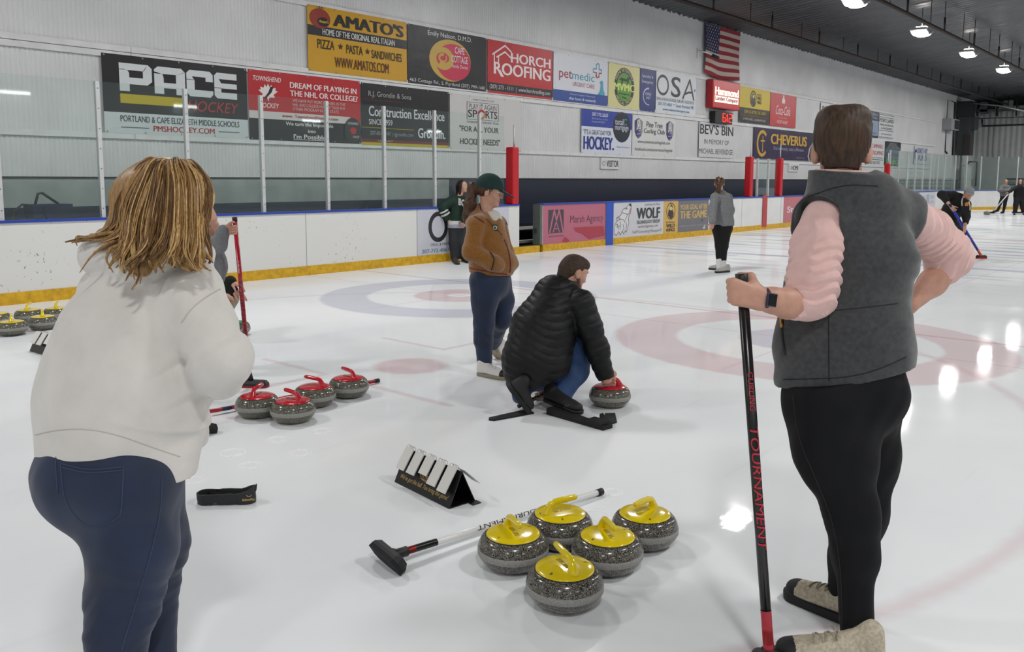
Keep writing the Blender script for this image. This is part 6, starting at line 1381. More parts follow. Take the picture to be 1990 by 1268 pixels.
    shoe(o, F.base, gnd(930, 729), gnd(987, 739), ws, ts, W=.05, H=.08, toe_m=None, lace_m=mat('lace_white', '#c9c7c2', rough=.9), h=.0055, zones=[(blk, lambda c, t=gnd(987, 739), d=nrm(gnd(987, 739) - gnd(930, 729)): (c - t) @ d > -.055)])
    shoe(o, F.base, af - ZZ * .06 + HF * .05, gnd(966, 698) + ZZ * .0, ws, ts, W=.048, H=.08, h=.006, up=ZZ * .8 + HF * -.5)
fig_cap()
# ---- crouching man in the black puffer jacket ------------------------------------------------------
puff = mat('black_puffer', '#0b0c0f', rough=.52, spec=.32, bump=(60, .3, .004))
def fig_crouch():
    D = 5.75; P = lambda x, y, d=D: at(x, y, d); g = gnd(1050, 800)
    F = Fig('man in black quilted puffer jacket crouching to hold a red-handled stone', (g[0], g[1], 0), .0052)
    fh = nrm(HR * .80 + HF * .45 - ZZ * .42); uh = nrm(ZZ + fh * .45); r_ = nrm(np.cross(fh, uh)); uh = np.cross(r_, fh); hc = P(1114, 531, 5.86); q = lambda x, y, z: hc + r_ * x + fh * y + uh * z
    B = F.body; head_sdf(B, hc, fh, uh, 1.0); B.cone(q(0, -.02, -.06), P(1085, 570, 5.80), .058, .066, .03)
    B.chain([(P(1078, 605), .10), (P(1050, 650), .12), (P(1042, 715), .12)], .05)
    sh, el, wr = P(1132, 598, 5.72), P(1160, 680, 5.74), P(1178, 738, 5.76)
    hd = held_stone.location; ang = held_stone.rotation_euler[2]; gx = A(math.cos(ang), math.sin(ang), 0); gc = A(hd[0], hd[1], 0) + gx * .01 + ZZ * .1815
    B.chain([(sh, .065), (el, .05), (wr, .034)], .03)
    # right hand wrapped over the grip
    out = nrm(wr - gc); side = nrm(np.cross(gx, ZZ)); side = side if side @ (-HF) > 0 else -side
    kn_ = gc + ZZ * .028 + side * .004
    B.cone(wr, gc + ZZ * .042, .032, .034, .02); B.cone(gc + ZZ * .038 - gx * .03, gc + ZZ * .038 + gx * .03, .026, .026, .02)
    for x in (-.033, -.011, .011, .032):
        c0 = gc + gx * x; pts = [c0 + ZZ * .034 + side * .008, c0 + ZZ * .014 + side * .030, c0 - ZZ * .012 + side * .024, c0 - ZZ * .016 + side * .004]
        for j in range(3): B.cone(pts[j], pts[j + 1], (.0125, .011, .010)[j], (.011, .010, .0085)[j], .006)
    pts = [gc + ZZ * .036 - side * .008 - gx * .028, gc + ZZ * .010 - side * .030 - gx * .036, gc - ZZ * .012 - side * .024 - gx * .030]
    for j in range(2): B.cone(pts[j], pts[j + 1], .014, .011, .008)
    # left arm reaches down in front to the broom at his feet
    w2 = P(1068, 752, 5.98); B.chain([(P(1060, 600, 6.0), .065), (P(1085, 690, 6.1), .05), (w2, .034)], .03)
    bh = P(1050, 768, 5.98); B.cone(w2, bh, .03, .03, .02)
    for x in (-.03, -.01, .01, .03): 
        c0 = bh + HR * x; B.chain([(c0 + ZZ * .01 - HF * .02, .012), (c0 - ZZ * .02 - HF * .022, .0105), (c0 - ZZ * .025 + HF * .01, .009)], .005)
    kR, aR, kL, aL = P(1135, 668, 5.92), P(1088, 772, 5.76), P(1040, 690, 6.05), P(1012, 768, 5.68)
    B.chain([(P(1060, 712, 5.78), .075), (kR, .06), (aR, .042)], .03); B.chain([(P(1022, 715, 5.8), .075), (kL, .06), (aL, .042)], .03)
    o = F.make(); eyes(o, hc, fh, uh, 1., F.base)
    hm = hair_mat('hair_cropped_brown', '#1e140d', '#4b3627', stretch=(150, 150, 60), rough=.7); H = SDF(); H.ell(q(0, -.014, .040), (.0785, .099, .091), [r_, fh, uh], .02); H.ell(q(0, .04, .085), (.06, .06, .042), [r_, fh, uh], .03); H.cone(q(0, -.06, .0), q(0, -.062, -.05), .06, .052, .03)
    C2 = SDF(); C2.ell(q(0, .095, -.055), (.095, .10, .105), [r_, fh, uh], 0); H.sub(C2, .015)
    for sx in (-1, 1): C3 = SDF(); C3.ell(q(sx * .085, -.002, -.02), (.03, .034, .045), [r_, fh, uh], 0); H.sub(C3, .01)
    F.part('hair', H, hm, h=.0045); BD = SDF(); BD.ell(q(0, .045, -.075), (.05, .055, .035), [r_, fh, uh], 0); BD.cone(q(.062, .02, -.03), q(.05, .04, -.07), .012, .02, .02); BD.cone(q(-.062, .02, -.03), q(-.05, .04, -.07), .012, .02, .02); F.part('beard', BD, mat('stubble', '#6e4a38', rough=.8, var=(200, .3)), h=.0045)
    # puffer jacket: quilted torso and sleeve, each ribbed along its own axis
    T = SDF(); T.chain([(P(1080, 582, 5.80), .165), (P(1058, 640, 5.77), .215), (P(1042, 700, 5.74), .222), (P(1040, 745, 5.74), .195)], .07, (HF, .85)); T.cone(P(1075, 575, 5.86), P(1128, 592, 5.74), .09, .09, .06); T.cone(P(1062, 592, 5.98), P(1080, 585, 5.88), .09, .09, .06)
    sp = nrm(P(1095, 560) - P(1040, 740)); o0 = P(1040, 740); bow = lambda Q: (Q - o0) @ sp - .9 * ((Q - P(1045, 650)) @ HR) ** 2 + .02 * np.sin((Q - o0) @ HR * 14)
    T.disp(lambda Q: .004 - .0065 * np.abs(np.sin(PI * bow(Q) / .054)) ** .5); T.disp(folds(.005, 30, 6))
    T.plane(P(1040, 745), -nrm(ZZ - HR * .36)); T.plane(P(1040, 749), -ZZ)
    C4 = SDF(); C4.cone(q(0, -.015, -.075), hc, .062, .07, 0); T.sub(C4, .01)
    S = SDF(); S.chain([(P(1128, 590, 5.72), .098), (P(1145, 635, 5.72), .085), (el, .078), (P(1176, 728, 5.76), .062)], .04); S.plane(P(1178, 736, 5.76), nrm(wr - el)); sa = nrm(wr - sh); S.disp(lambda Q: .004 - .0062 * np.abs(np.sin(PI * ((Q - sh) @ sa) / .056)) ** .5); S.disp(folds(.004, 40, 7))
    C5 = SDF(); C5.cone(P(1176, 722, 5.76), P(1182, 760, 5.76), .044, .042, 0); S.sub(C5, .006)
    S3 = SDF(); S3.chain([(P(1062, 598, 5.98), .09), (P(1085, 690, 6.1), .075), (P(1072, 738, 6.0), .055)], .04); S3.disp(lambda Q: .005 - .009 * np.abs(np.sin(PI * (Q[:, 2]) / .056)) ** .55)
    COL_ = SDF(); COL_.cone(P(1084, 572, 5.82), q(0, -.03, -.065), .098, .090, 0); COL_.plane(q(0, 0, -.055) , nrm(uh * .8 + ZZ * .4 - fh * .25)); CI = SDF(); CI.cone(P(1080, 580, 5.82), q(0, -.02, -.02), .08, .078, 0); COL_.sub(CI, .006); COL_.disp(lambda Q: .003 - .006 * np.abs(np.sin(PI * ((Q - hc) @ uh + .01) / .045)) ** .6)
    T.join(S, .02); T.join(S3, .03); T.join(COL_, .015); F.part('jacket', T, puff, h=.005)
    J = SDF(); J.chain([(P(1050, 715, 5.76), .13), (P(1038, 728, 5.78), .12)], .04); J.chain([(P(1065, 708, 5.80), .115), (P(1120, 665, 5.92), .10), (kR, .088), (P(1118, 725, 5.83), .082), (aR, .066)], .04); J.chain([(P(1025, 712, 5.82), .11), (kL, .09), (P(1022, 738, 5.8), .075), (aL, .062)], .04)
    J.disp(folds(.007, 30, 31)); J.plane(aR - ZZ * .03, -ZZ); J.plane(P(1100, 640, 5.9), ZZ); F.part('jeans', J, denim2, h=.0056)
    # shoes with rubber grippers
    bs = mat('black_shoe', '#1b1a1b', rough=.7, bump=(200, .3, .002)); gs = mat('grey_patch', '#4b4a48', rough=.7); wp = mat('white_print', '#e4e4e6')
    hackT = .05; h0, t0 = gnd(1060, 792) + ZZ * hackT, gnd(1128, 812) + ZZ * (hackT - .03)
    o1, S1 = shoe(o, F.base, h0, t0, bs, blk, W=.05, H=.085, h=.005, up=ZZ)
    surf_line(S1, [(1097, 797), (1106, 799), (1120, 808)], .003, wp, 'stripe', o1, F.base, .001); surf_line(S1, [(1097, 792), (1099, 785), (1103, 793), (1106, 786)], .003, mat('grey_patch', '#8b8a88'), 'emblem', o1, F.base, .001)
    h1, t1 = P(985, 752, 5.55), gnd(1024, 806); o2, S2 = shoe(o, F.base, h1, t1 + ZZ * .015, bs, mat('black_rubber_and_shade', '#121214'), W=.05, H=.085, h=.005, up=nrm(ZZ * .75 + HR * .9), sole_t=.034)
    surf_line(S2, [(1012, 790), (1014, 782), (1018, 791), (1021, 783)], .003, mat('grey_patch', '#8b8a88'), 'emblem', o2, F.base, .001)
    # flat rubber hack strips on the ice
    hk = mat('hack_rubber', '#151517', rough=.8, bump=(90, .4, .003))
    t = empty('curling_hack', gnd(1064, 808)); setp(t, 'raised black hack with folded end under the right foot of the crouching man', 'hack', 'foot hacks'); b0 = A(*t.location)
    a, e = gnd(1062, 806), gnd(1172, 838); d = nrm(e - a); sd = nrm(np.cross(ZZ, d)); L = np.linalg.norm(e - a)
    mb = MB(); mb.prism([a + ZZ * .0, a + d * L, a + d * L + ZZ * .022, a + d * L * .55 + ZZ * .022, a + d * .12 + ZZ * .036, a + ZZ * .045], sd * .09, hk); mb.v = [v - b0 for v in mb.v]; mb.build('base', parent=t)
    mb = MB(); mb.box(a + d * L * .82 + sd * .045 + ZZ * .032 - b0, (L * .26, .10, .022), hk, ax=[d, sd, ZZ], bevel=.006); mb.build('cross_bar', parent=t)
    c0, c1 = gnd(1178, 830), gnd(1199, 822); mb = MB(); mb.prism([c0, gnd(1165, 815), gnd(1165, 815) + ZZ * .035, c0 + ZZ * .03], (c1 - c0) * .3, hk); mb.prism([c0, c1, c1 + ZZ * .006, c0 + ZZ * .03], gnd(1175, 812) - c0, hk); mb.v = [v - b0 for v in mb.v]; mb.build('flap', parent=t)
    t = empty('curling_hack', gnd(1000, 808)); setp(t, 'flat black hack strip under the left toe of the crouching man', 'hack', 'foot hacks'); b0 = A(*t.location); a, e = gnd(950, 818), gnd(1030, 802); d = nrm(e - a); sd = nrm(np.cross(ZZ, d)); L = np.linalg.norm(e - a)
    mb = MB(); mb.slab = None; out = [(0, .0), (.02, .03), (L, .045), (L, -.045), (.02, -.03)]; mb.prism([a + d * x + sd * y for x, y in out], ZZ * .012, hk); mb.v = [v - b0 for v in mb.v]; mb.build('strip', parent=t)
    bt, ax, L = broom('black broom held low between the feet of the crouching man', P(1066, 762, 5.97), P(1008, 790, 5.72), blk_sh, [], None, texts=[('KOZH', .30, .72, gold, .02, -FW + ZZ * .5, True)], r=.0145, cap=False); bt['group'] = 'brooms held by players'
    broom_head(bt, A(.02, 0, .01), HF, ZZ * .6 + HR * .8, L=.19, W=.08, H=.05, neck=-ax * .0)
fig_crouch()
# ---- smaller figures -------------------------------------------------------------------------------
def simple(label, D, base, h, head, fh, neck, torso, arms, legs, top_m, bot_m, shoes, hair, hair_m, uh=None, hs=1., sleeves=(.058, .05, .042), leg_r=(.10, .072, .055), tor_r=(.15, .155, .16), hem=None, flat=.75, hands=(None, None), skin_arm=False, shoe_m=None, sole_m=None, hat=None, group=None, top_nm='jacket', bot_nm='trousers', face=False):
    F = Fig(label, (base[0], base[1], 0), h); fh = nrm(fh); uh = nrm(ZZ if uh is None else uh); r_ = nrm(np.cross(fh, uh)); uh = np.cross(r_, fh); hc = head; q = lambda x, y, z: hc + r_ * x * hs + fh * y * hs + uh * z * hs
    B = F.body; head_sdf(B, hc, fh, uh, hs); B.cone(q(0, -.02, -.06), neck, .05, .056, .03); B.chain([(p, r * .7) for p, r in zip(torso, tor_r)], .05)
    for i, (sh, el, wr, fd, pn, th, cu) in enumerate(arms):
        B.chain([(sh, .05), (el, .042), (wr, .028)], .02); hand_sdf(B, wr, fd, pn, th, 1., cu)
    for hp, kn, an in legs: B.chain([(hp, .08), (kn, .05), (an, .036)], .03)
    o = F.make()
    if face: eyes(o, hc, fh, uh, hs, F.base)
    if group: o['group'] = group
    H = SDF(); hair(H, q, r_, fh, uh); F.part('hair', H, hair_m)
    T = SDF(); fl = (nrm(HF), flat); T.chain(list(zip(torso, tor_r)), .05, fl)
    for sh, el, wr, *_ in arms:
        T.cone(neck, sh, .06, sleeves[0] * 1.05, .05)
        A_ = SDF(); A_.chain([(sh, sleeves[0] * 1.1), (el, sleeves[1] * 1.05), (wr + (el - wr) * (.45 if skin_arm else .06), sleeves[2])], .03); T.join(A_, .02)
    C2 = SDF(); C2.cone(neck + ZZ * .02, hc, .055, .06, 0); T.sub(C2, .01); T.disp(folds(.007, 22, 41))
    if hem is not None: T.plane(hem, -nrm(np.cross(np.cross(torso[-1] - torso[0], HR), HR)) if False else nrm(torso[-1] - torso[0]))
    top = F.part(top_nm, T, top_m)
    L = SDF(); L.chain([(torso[-1], tor_r[-1] * .86), (torso[-1] * .5 + (legs[0][0] + legs[1][0]) * .25, tor_r[-1] * .9)], .04, fl)
    for hp, kn, an in legs: L.chain([(hp, leg_r[0]), (kn, leg_r[1]), (an, leg_r[2])], .04)
    L.disp(folds(.005, 26, 42)); L.plane(A(0, 0, base[2] + .045), -ZZ); F.part(bot_nm, L, bot_m)
    for hl, te in shoes: shoe(o, F.base, hl, te, shoe_m or mat('black_shoe', '#1b1a1b'), sole_m or blk, W=.046, H=.08, h=max(.007, h * .8))
    return F, o, hc, q, (r_, fh, uh), T, top
def long_hair(H, q, r_, fh, uh, length=.22, back=.0):
    H.ell(q(0, -.02, .036), (.086, .10, .092), [r_, fh, uh], .02); H.cone(q(0, -.06, .0), q(0, -.075, -length), .075, .05, .03); H.cone(q(.06, .0, .0), q(.055, -.02, -length), .032, .02, .02); H.cone(q(-.06, .0, .0), q(-.055, -.02, -length), .032, .02, .02)
    C2 = SDF(); C2.ell(q(0, .10, -.03), (.062, .085, .105), [r_, fh, uh], 0); H.sub(C2, .012)
def short_hair(H, q, r_, fh, uh):
    H.ell(q(0, -.02, .036), (.082, .098, .09), [r_, fh, uh], .02); C2 = SDF(); C2.ell(q(0, .09, -.04), (.09, .09, .11), [r_, fh, uh], 0); H.sub(C2, .012); H.plane(q(0, 0, -.06), -uh)
def tail_hair(H, q, r_, fh, uh):
    H.ell(q(0, -.02, .036), (.084, .10, .09), [r_, fh, uh], .02); C2 = SDF(); C2.ell(q(0, .095, -.04), (.09, .09, .115), [r_, fh, uh], 0); H.sub(C2, .012); H.plane(q(0, 0, -.07), -uh); H.chain([(q(.0, -.10, .03), .03), (q(-.02, -.13, -.02), .042), (q(-.03, -.12, -.14), .04), (q(-.05, -.11, -.24), .015)], .02)
h_black = hair_mat('hair_black', '#0b0807', '#241812', stretch=(70, 70, 8)); h_brown = hair_mat('hair_mid_brown', '#2a1a0f', '#5f3f27', stretch=(70, 70, 8))
NG = (.5, .6, .5)
def fig_jersey():
    D = 15.85; P = lambda x, y, d=D: at(x, y, d); b = gnd(888, 510)
    grn = mat('jersey_green', '#0f2a20', rough=.8, var=(10, .15))
    F, o, hc, q, ax, T, top = simple('woman in dark green hockey jersey leaning back on the boards behind the cap woman', D, (b[0], b[1], 0), .010, P(898, 363), HR * .75 - HF * .45, P(893, 386), [P(890, 402), P(889, 422), P(889, 436)],
        [(P(876, 393, 15.80), P(859, 404, 15.72), P(869, 424, 15.78), HR * .5 - ZZ * .6, HF, ZZ, NG), (P(904, 393, 15.80), P(906, 412, 15.70), P(901, 428, 15.65), -HR * .3 - ZZ, HF, -HR, NG)],
        [(P(884, 445), P(882, 472), P(884, 500)), (P(897, 445), P(899, 472), P(902, 498))], grn, mat('charcoal_jeans', '#25272b', rough=.8, var=(6, .2)),
        [(gnd(882, 508), gnd(890, 515)), (gnd(900, 507), gnd(910, 512))], lambda *a: long_hair(*a, length=.26), h_black, hs=.98, tor_r=(.15, .165, .18), sleeves=(.09, .085, .07), leg_r=(.115, .095, .085), hem=P(889, 440), face=True, top_nm='jersey', shoe_m=mat('black_white_shoe', '#3a3836', rough=.6))
    wj = mat('jersey_white', '#c9c9c9', rough=.8); gj = mat('jersey_grey', '#9a9ba6', rough=.8)
    M = SDF(); M.chain([(P(889, 426), .176), (P(889, 438), .186)], .02, (HF, .75)); M.plane(P(889, 441), nrm(P(889, 436) - P(890, 402))); M.plane(P(889, 428), ZZ); M.disp(folds(.006, 22, 41)); F.part('hem_band', M, wj); 
    M = SDF(); M.chain([(P(889, 432), .180), (P(889, 445), .190)], .02, (HF, .75)); M.plane(P(889, 443), -ZZ); M.plane(P(889, 435), ZZ); F.part('hem_stripe', M, gj)
    for f0, f1 in ((.25, .42), (.55, .72)):
        e, w = P(859, 404, 15.72), P(869, 424, 15.78); M = SDF(); M.cone(e + (w - e) * f0, e + (w - e) * f1, .095, .093, 0); M.plane(e + (w - e) * f0, -nrm(w - e)); M.plane(e + (w - e) * f1, nrm(w - e)); F.part('sleeve_stripe', M, wj)
    surf_text(T, 'BO', 891, 385, 905, 399, mat('jersey_white', '#c9c9c9'), 'letters', top, F.base, .05, off=.012, skew=4)
    setp(o, group='people by the boards')
fig_jersey()
def fig_grey():
    D = 14.5; P = lambda x, y, d=D: at(x, y, d); b = gnd(1397, 527)
    gf = mat('heather_grey', '#77787a', rough=.95, var=(70, .45), stretch=(1, 1, 3))
    F, o, hc, q, ax, T, top = simple('woman in heather grey fleece and black leggings standing with her back to the viewer', D, (b[0], b[1], 0), .009, P(1398, 357), HF * .85 + HR * .1, P(1401, 376), [P(1401, 392), P(1403, 412), P(1404, 432)],
        [(P(1389, 384, 14.4), P(1385, 410, 14.3), P(1384, 432, 14.2), -ZZ - HR * .1, HF, -HR, NG), (P(1415, 384, 14.6), P(1419, 410, 14.7), P(1416, 432, 14.75), -ZZ, HF, HR, NG)],
        [(P(1398, 448), P(1398, 480), P(1398, 504)), (P(1408, 448), P(1407, 480), P(1405, 506))], gf, mat('black_leggings', '#08080a', rough=.6, spec=.3),
        [(gnd(1402, 526), gnd(1378, 524)), (gnd(1417, 529), gnd(1391, 531))], tail_hair, h_brown, tor_r=(.165, .185, .20), sleeves=(.07, .065, .06), leg_r=(.115, .07, .055), hem=P(1404, 441), top_nm='fleece_top', bot_nm='leggings', shoe_m=mat('grey_runner', '#a5a39f', rough=.7, var=(30, .3)))
    ws = mat('sock_white', '#d6d6d6', rough=.9)
    for x, y in ((1398, 511), (1405, 513)): M = SDF(); M.cone(P(x, y - 5), P(x, y + 8), .058, .054, 0); F.part('sock', M, ws)
    mb = MB(); mb.box(P(1424, 434, 14.7) - F.base, (.05, .04, .09), blk, bevel=.01); mb.build('pocket_radio', parent=o); o['group'] = 'people by the boards'
fig_grey()
def fig_sweep():
    D = 16.8; P = lambda x, y, d=D: at(x, y, d); b = gnd(1862, 503)
    F, o, hc, q, ax, T, top = simple('man in black hoodie and grey cap bending to sweep with a blue broom', D, (b[0], b[1], 0), .010, P(1882, 376, 16.4), -HF * .9 - HR * .18 - ZZ * .32, P(1872, 388, 16.5), [P(1862, 392, 16.55), P(1850, 410, 16.75), P(1842, 428, 16.95)],
        [(P(1852, 380, 16.6), P(1830, 379, 16.45), P(1848, 401, 16.15), HR * .6 - ZZ * .7, -HF, HR, (.8, .9, .7)), (P(1877, 397, 16.4), P(1878, 420, 16.3), P(1875, 442, 16.1), -ZZ, -HR + HF * -.3, -HF, (.8, .9, .7))],
        [(P(1836, 432, 17.0), P(1848, 464, 16.7), P(1843, 497, 17.1)), (P(1848, 432, 16.9), P(1866, 458, 16.5), P(1868, 496, 16.75))], mat('black_hoodie', '#08090a', rough=.9), mat('navy_trousers', '#171c2c', rough=.8),
        [(gnd(1838, 502), gnd(1852, 507)), (gnd(1868, 500), gnd(1890, 505))], short_hair, h_brown, uh=ZZ * .8 - HF * .5, tor_r=(.17, .19, .19), sleeves=(.085, .075, .06), leg_r=(.125, .10, .08), hem=P(1838, 434, 17.0), skin_arm=True, face=True, top_nm='hoodie')
    r_, fh, uh = ax; gc = mat('cap_grey', '#85888b', rough=.8, var=(20, .1)); K = SDF(); K.ell(q(0, -.01, .045), (.094, .114, .098), [r_, fh, uh], 0); K.plane(q(0, 0, .036), -nrm(uh)); cp = F.part('cap', K, gc, h=.008)
    V_ = SDF(); V_.cone(q(0, .06, .038), q(0, .13, .026), .08, .06, 0, (uh, .12)); solid('brim', V_, .008, gc, parent=cp, loc=F.base)
    M = SDF(); M.ell(q(0, .05, -.08), (.05, .045, .035), [r_, fh, uh], 0); F.part('beard', M, mat('beard_grey', '#6f6259', rough=.9))
    cd = mat('cord_white', '#c9c9c9'); surf_line(T, [(1871, 385), (1869, 392), (1870, 400)], .012, cd, 'drawstring', top, F.base, .004); surf_line(T, [(1883, 392), (1885, 400), (1885, 409)], .012, cd, 'drawstring', top, F.base, .004)
    surf_text(T, '#', 1875, 393, 1883, 401, mat('orange_print', '#c77f28', rough=.7), 'chest_print', top, F.base, .06, off=.012)
    bt, a2, L = broom('blue broom sweeping the ice in front of the man in the black hoodie', gnd(1907, 503) + ZZ * .05, P(1846, 398, 16.12), blu_sh, [(.0, .14, mat('orange_shaft', '#d8512a', rough=.4))], None, r=.024); bt['group'] = 'brooms held by players'
    broom_head(bt, A(0, 0, -.05), HR, ZZ, L=.2, W=.09, H=.07, pad_m=mat('pad_red', '#e0281c', rough=.7)); o['group'] = 'people far down the rink'
fig_sweep()
def fig_far():
    P = lambda x, y, d: at(x, y, d); D = 39.8; b = gnd(1946, 415.2)
    F, o, hc, q, ax, T, top = simple('distant fair-haired woman in grey jacket at the far end, left of the one in black', D, (b[0], b[1], 0), .02, P(1955, 354, D), -HF - HR * .35 - ZZ * .25, P(1953, 362, D), [P(1953, 366, D), P(1952, 373, D), P(1952, 379, D)],
        [(P(1947, 364, D), P(1943, 371, D - .1), P(1951, 370, D - .3), HR, HF, ZZ, NG), (P(1959, 364, D), P(1963, 371, D - .1), P(1955, 371, D - .3), -HR, HF, ZZ, NG)],
        [(P(1949, 383, D), P(1943, 397, D), P(1939, 410, D)), (P(1955, 383, D), P(1953, 397, D), P(1950, 411, D))], mat('grey_jacket', '#6f7072', rough=.9), mat('black_trousers', '#111216', rough=.8),
        [(gnd(1937, 413), gnd(1930, 413)), (gnd(1951, 414.5), gnd(1945, 414.8))], lambda *a: long_hair(*a, length=.12), hair_mat('hair_fair', '#7a5a35', '#b8935c'), tor_r=(.2, .21, .2), sleeves=(.08, .08, .07), face=True, group='people far down the rink')
    broom('dark broom standing between the two distant women', gnd(1949, 413), P(1951, 368, D - .3), blk_sh, [], None, r=.02)[0]['group'] = 'brooms held by players'
    D = 38.9; b = gnd(1978, 417.5)
    F, o, hc, q, ax, T, top = simple('distant dark-haired woman in black holding out a white broom at the far end', D, (b[0], b[1], 0), .02, P(1983, 354, D), -HF * .9 - HR * .55, P(1983, 363, D), [P(1981, 368, D), P(1980, 375, D), P(1979, 381, D)],
        [(P(1974, 366, D), P(1967, 369, D - .2), P(1960, 375, D - .4), -HR, -ZZ, HF, NG), (P(1989, 367, D), P(1992, 378, D), P(1989, 387, D - .1), -ZZ, HF, -HR, NG)],
        [(P(1976, 386, D), P(1974, 400, D), P(1972, 413, D)), (P(1985, 386, D), P(1987, 400, D), P(1989, 413, D))], mat('black_hoodie', '#08090a'), mat('black_trousers', '#111216'),
        [(gnd(1971, 416), gnd(1971, 418.3)), (gnd(1989, 416), gnd(1990, 418.3))], lambda *a: long_hair(*a, length=.2), h_black, tor_r=(.22, .21, .22), sleeves=(.085, .075, .06), leg_r=(.14, .11, .09), face=True, group='people far down the rink')
    bt, a2, L = broom('white broom held out over the far stone by the distant woman in black', gnd(1928, 415) + ZZ * .04, P(1962, 374, D - .4), wht_sh, [(.0, .12, blk_sh)], None, r=.025); bt['group'] = 'brooms held by players'
    broom_head(bt, A(0, 0, -.04), HR, ZZ, L=.2, W=.1, H=.08); mb = MB(); q_ = gnd(1982, 414.5); mb.box(q_ + ZZ * .03, (.7, .12, .06), blk, ax=[HR, HF, ZZ], bevel=.01); setp(mb.build('broom_bag', loc=q_), 'black bar lying on the ice behind the distant woman in black', 'bag')
fig_far()
# grey hoodie player with the red broom, crouching beyond the white sweatshirt
def fig_red():
    D = 6.5; P = lambda x, y, d=D: at(x, y, d); b = gnd(395, 745)
    pole_t, pole_b = P(456, 424, 6.38), gnd(486, 752) + ZZ * .035; ax_ = nrm(pole_b - pole_t)
    gh = mat('grey_hoodie', '#747679', rough=.95, var=(50, .15), bump=(200, .3, .002))
    hp = pole_t + ax_ * .06
    F, o, hc, q, ax, T, top = simple('person in grey hoodie behind the white sweatshirt, hand on an upright red broom', D, (b[0], b[1], 0), .007, P(400, 446, 6.6), HR * .85 + HF * .35 - ZZ * .1, P(398, 478, 6.55), [P(400, 495, 6.5), P(402, 520, 6.5), P(398, 545, 6.5)],
        [(P(400, 483, 6.38), P(425, 478, 6.36), hp - HR * .085 - ZZ * .03, HR, -HF + ZZ * .2, ZZ * .9, (1.0, 1.1, .8)), (P(396, 490, 6.66), P(392, 545, 6.75), P(420, 575, 6.7), HR, -ZZ, HF, NG)],
        [(P(390, 560, 6.45), P(430, 600, 6.5), P(395, 700, 6.6)), (P(392, 560, 6.7), P(425, 600, 6.75), P(398, 690, 6.8))], gh, mat('black_trousers', '#111216'),
        [(gnd(388, 742), gnd(420, 738)), (gnd(392, 722), gnd(424, 718))], short_hair, h_black, tor_r=(.13, .145, .14), sleeves=(.075, .062, .05), hem=P(400, 548, 6.5), top_nm='hoodie', group='people on the ice')
    HD = SDF(); HD.cone(P(396, 480, 6.6), P(412, 492, 6.42), .075, .055, .03); HD.cone(P(385, 470, 6.62), P(390, 485, 6.5), .06, .06, .03); F.part('hood', HD, gh)
    t, a2, L = broom('red broom with black lettering standing upright on the ice', pole_b, pole_t, red_sh, [(.06, .1, tag_r)], None, texts=[('TOURNAMENT', .18, .62, dk_pr, .028, -FW, True), ('CURLING', .66, .74, wht_pr, .012, -FW, True)], r=.0165); t['group'] = 'brooms held by players'
    hd_ = broom_head(t, -ZZ * .035 + HR * .01, HR * .95 - HF * .1, ZZ, L=.26, W=.09, H=.05, pad_m=mat('pad_crimson', '#8c1828', rough=.8), neck=a2 * .09)
fig_red()
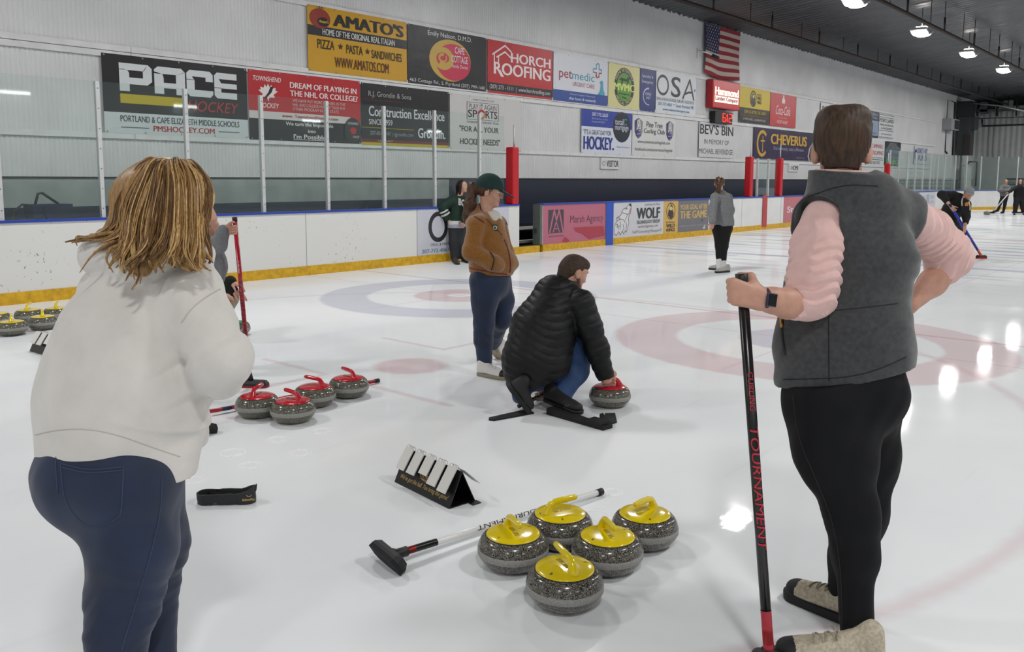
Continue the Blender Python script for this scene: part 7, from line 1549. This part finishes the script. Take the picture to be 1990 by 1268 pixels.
def fig_dark():
    D = 7.9; P = lambda x, y, d=D: at(x, y, d); b = gnd(415, 662)
    F, o, hc, q, ax, T, top = simple('person in black jacket and khaki trousers crouching behind the red broom, hand on knee', D, (b[0], b[1], 0), .008, P(372, 470, 8.0), HR * .9, P(376, 500, 8.0), [P(385, 515, 8.0), P(390, 545, 8.0), P(388, 575, 8.0)],
        [(P(400, 528, 7.85), P(432, 556, 7.75), P(448, 548, 7.72), HR * .9 - ZZ * .35, -ZZ, -HF, (.3, .3, .2)), (P(400, 525, 8.1), P(430, 572, 7.85), P(452, 566, 7.75), HR * .8 - ZZ * .3, -ZZ, -HF, (.3, .3, .2))],
        [(P(392, 582, 7.9), P(444, 580, 7.8), P(424, 645, 7.9)), (P(392, 582, 8.15), P(440, 582, 8.15), P(418, 640, 8.2))], mat('black_hoodie', '#08090a'), mat('khaki_cloth', '#8f8672', rough=.85, var=(8, .15)),
        [(gnd(412, 662), gnd(445, 660)), (gnd(408, 648), gnd(438, 646))], short_hair, h_black, tor_r=(.15, .16, .15), sleeves=(.07, .06, .055), leg_r=(.11, .085, .06), group='people on the ice')
    M = SDF(); M.ell(P(418, 566, 7.8), (.035, .03, .03), None, 0); F.part('yellow_cuff', M, mat('kick_yellow', '#d9a911'))
fig_dark()

# rubber overshoe lying on the ice
def fig_gripper():
    a, b, d, n, base = GRIP; up = ZZ; S = SDF(); S.slab(a + up * .045, b + up * .045, .046, .040, up, .045); I = SDF(); I.slab(a + up * .06, b + up * .06, .040, .034, up, .052); S.sub(I, .006)
    S.plane(a + up * .052, nrm(up - d * .02)); 
    W = SDF(); W.slab(a + up * .05, b + up * .05, .046, .040, up, .05); W.sub(I, .006); W.plane(b + up * .066, nrm(up + d * -.45)); W.plane(b - d * .03, -d); S.join(W, .008)
    e = b + d * .042; S.cone(e + up * .06, e + up * .088 + d * .006, .006, .004, .008); S.disp(folds(.002, 40, 77))
    rb = mat('gripper_rubber', '#242527', rough=.7, bump=(120, .3, .002)); o = solid('overshoe', S, .0026, rb, loc=(base[0], base[1], 0)); setp(o, 'dark rubber overshoe with a heel tab lying empty on the ice', 'overshoe')
    gp = mat('gold_print', '#bfa264'); surf_text(S, 'BalancePlus', 471, 970, 495, 975, gp, 'lettering', o, A(base[0], base[1], 0), .02, off=.001, skew=-2); surf_line(S, [(479, 963), (481, 966), (486, 966), (489, 962)], .0014, gp, 'emblem', o, A(base[0], base[1], 0), .001)
fig_gripper()
EXPO = 0.08

# ================================================================ render look
w = bpy.data.worlds.new('World'); SC.world = w; w.use_nodes = True
w.node_tree.nodes['Background'].inputs[0].default_value = (.5, .52, .55, 1); w.node_tree.nodes['Background'].inputs[1].default_value = .05
vs = SC.view_settings; vs.view_transform = 'Standard'; vs.look = 'None'; vs.exposure = EXPO; vs.gamma = 1; vs.use_curve_mapping = False
SC.cycles.use_denoising = True; SC.cycles.max_bounces = 8; SC.cycles.transparent_max_bounces = 16
SC.cycles.caustics_reflective = False; SC.cycles.caustics_refractive = False
SC.cycles.sample_clamp_indirect = 6
bpy.context.view_layer.update()
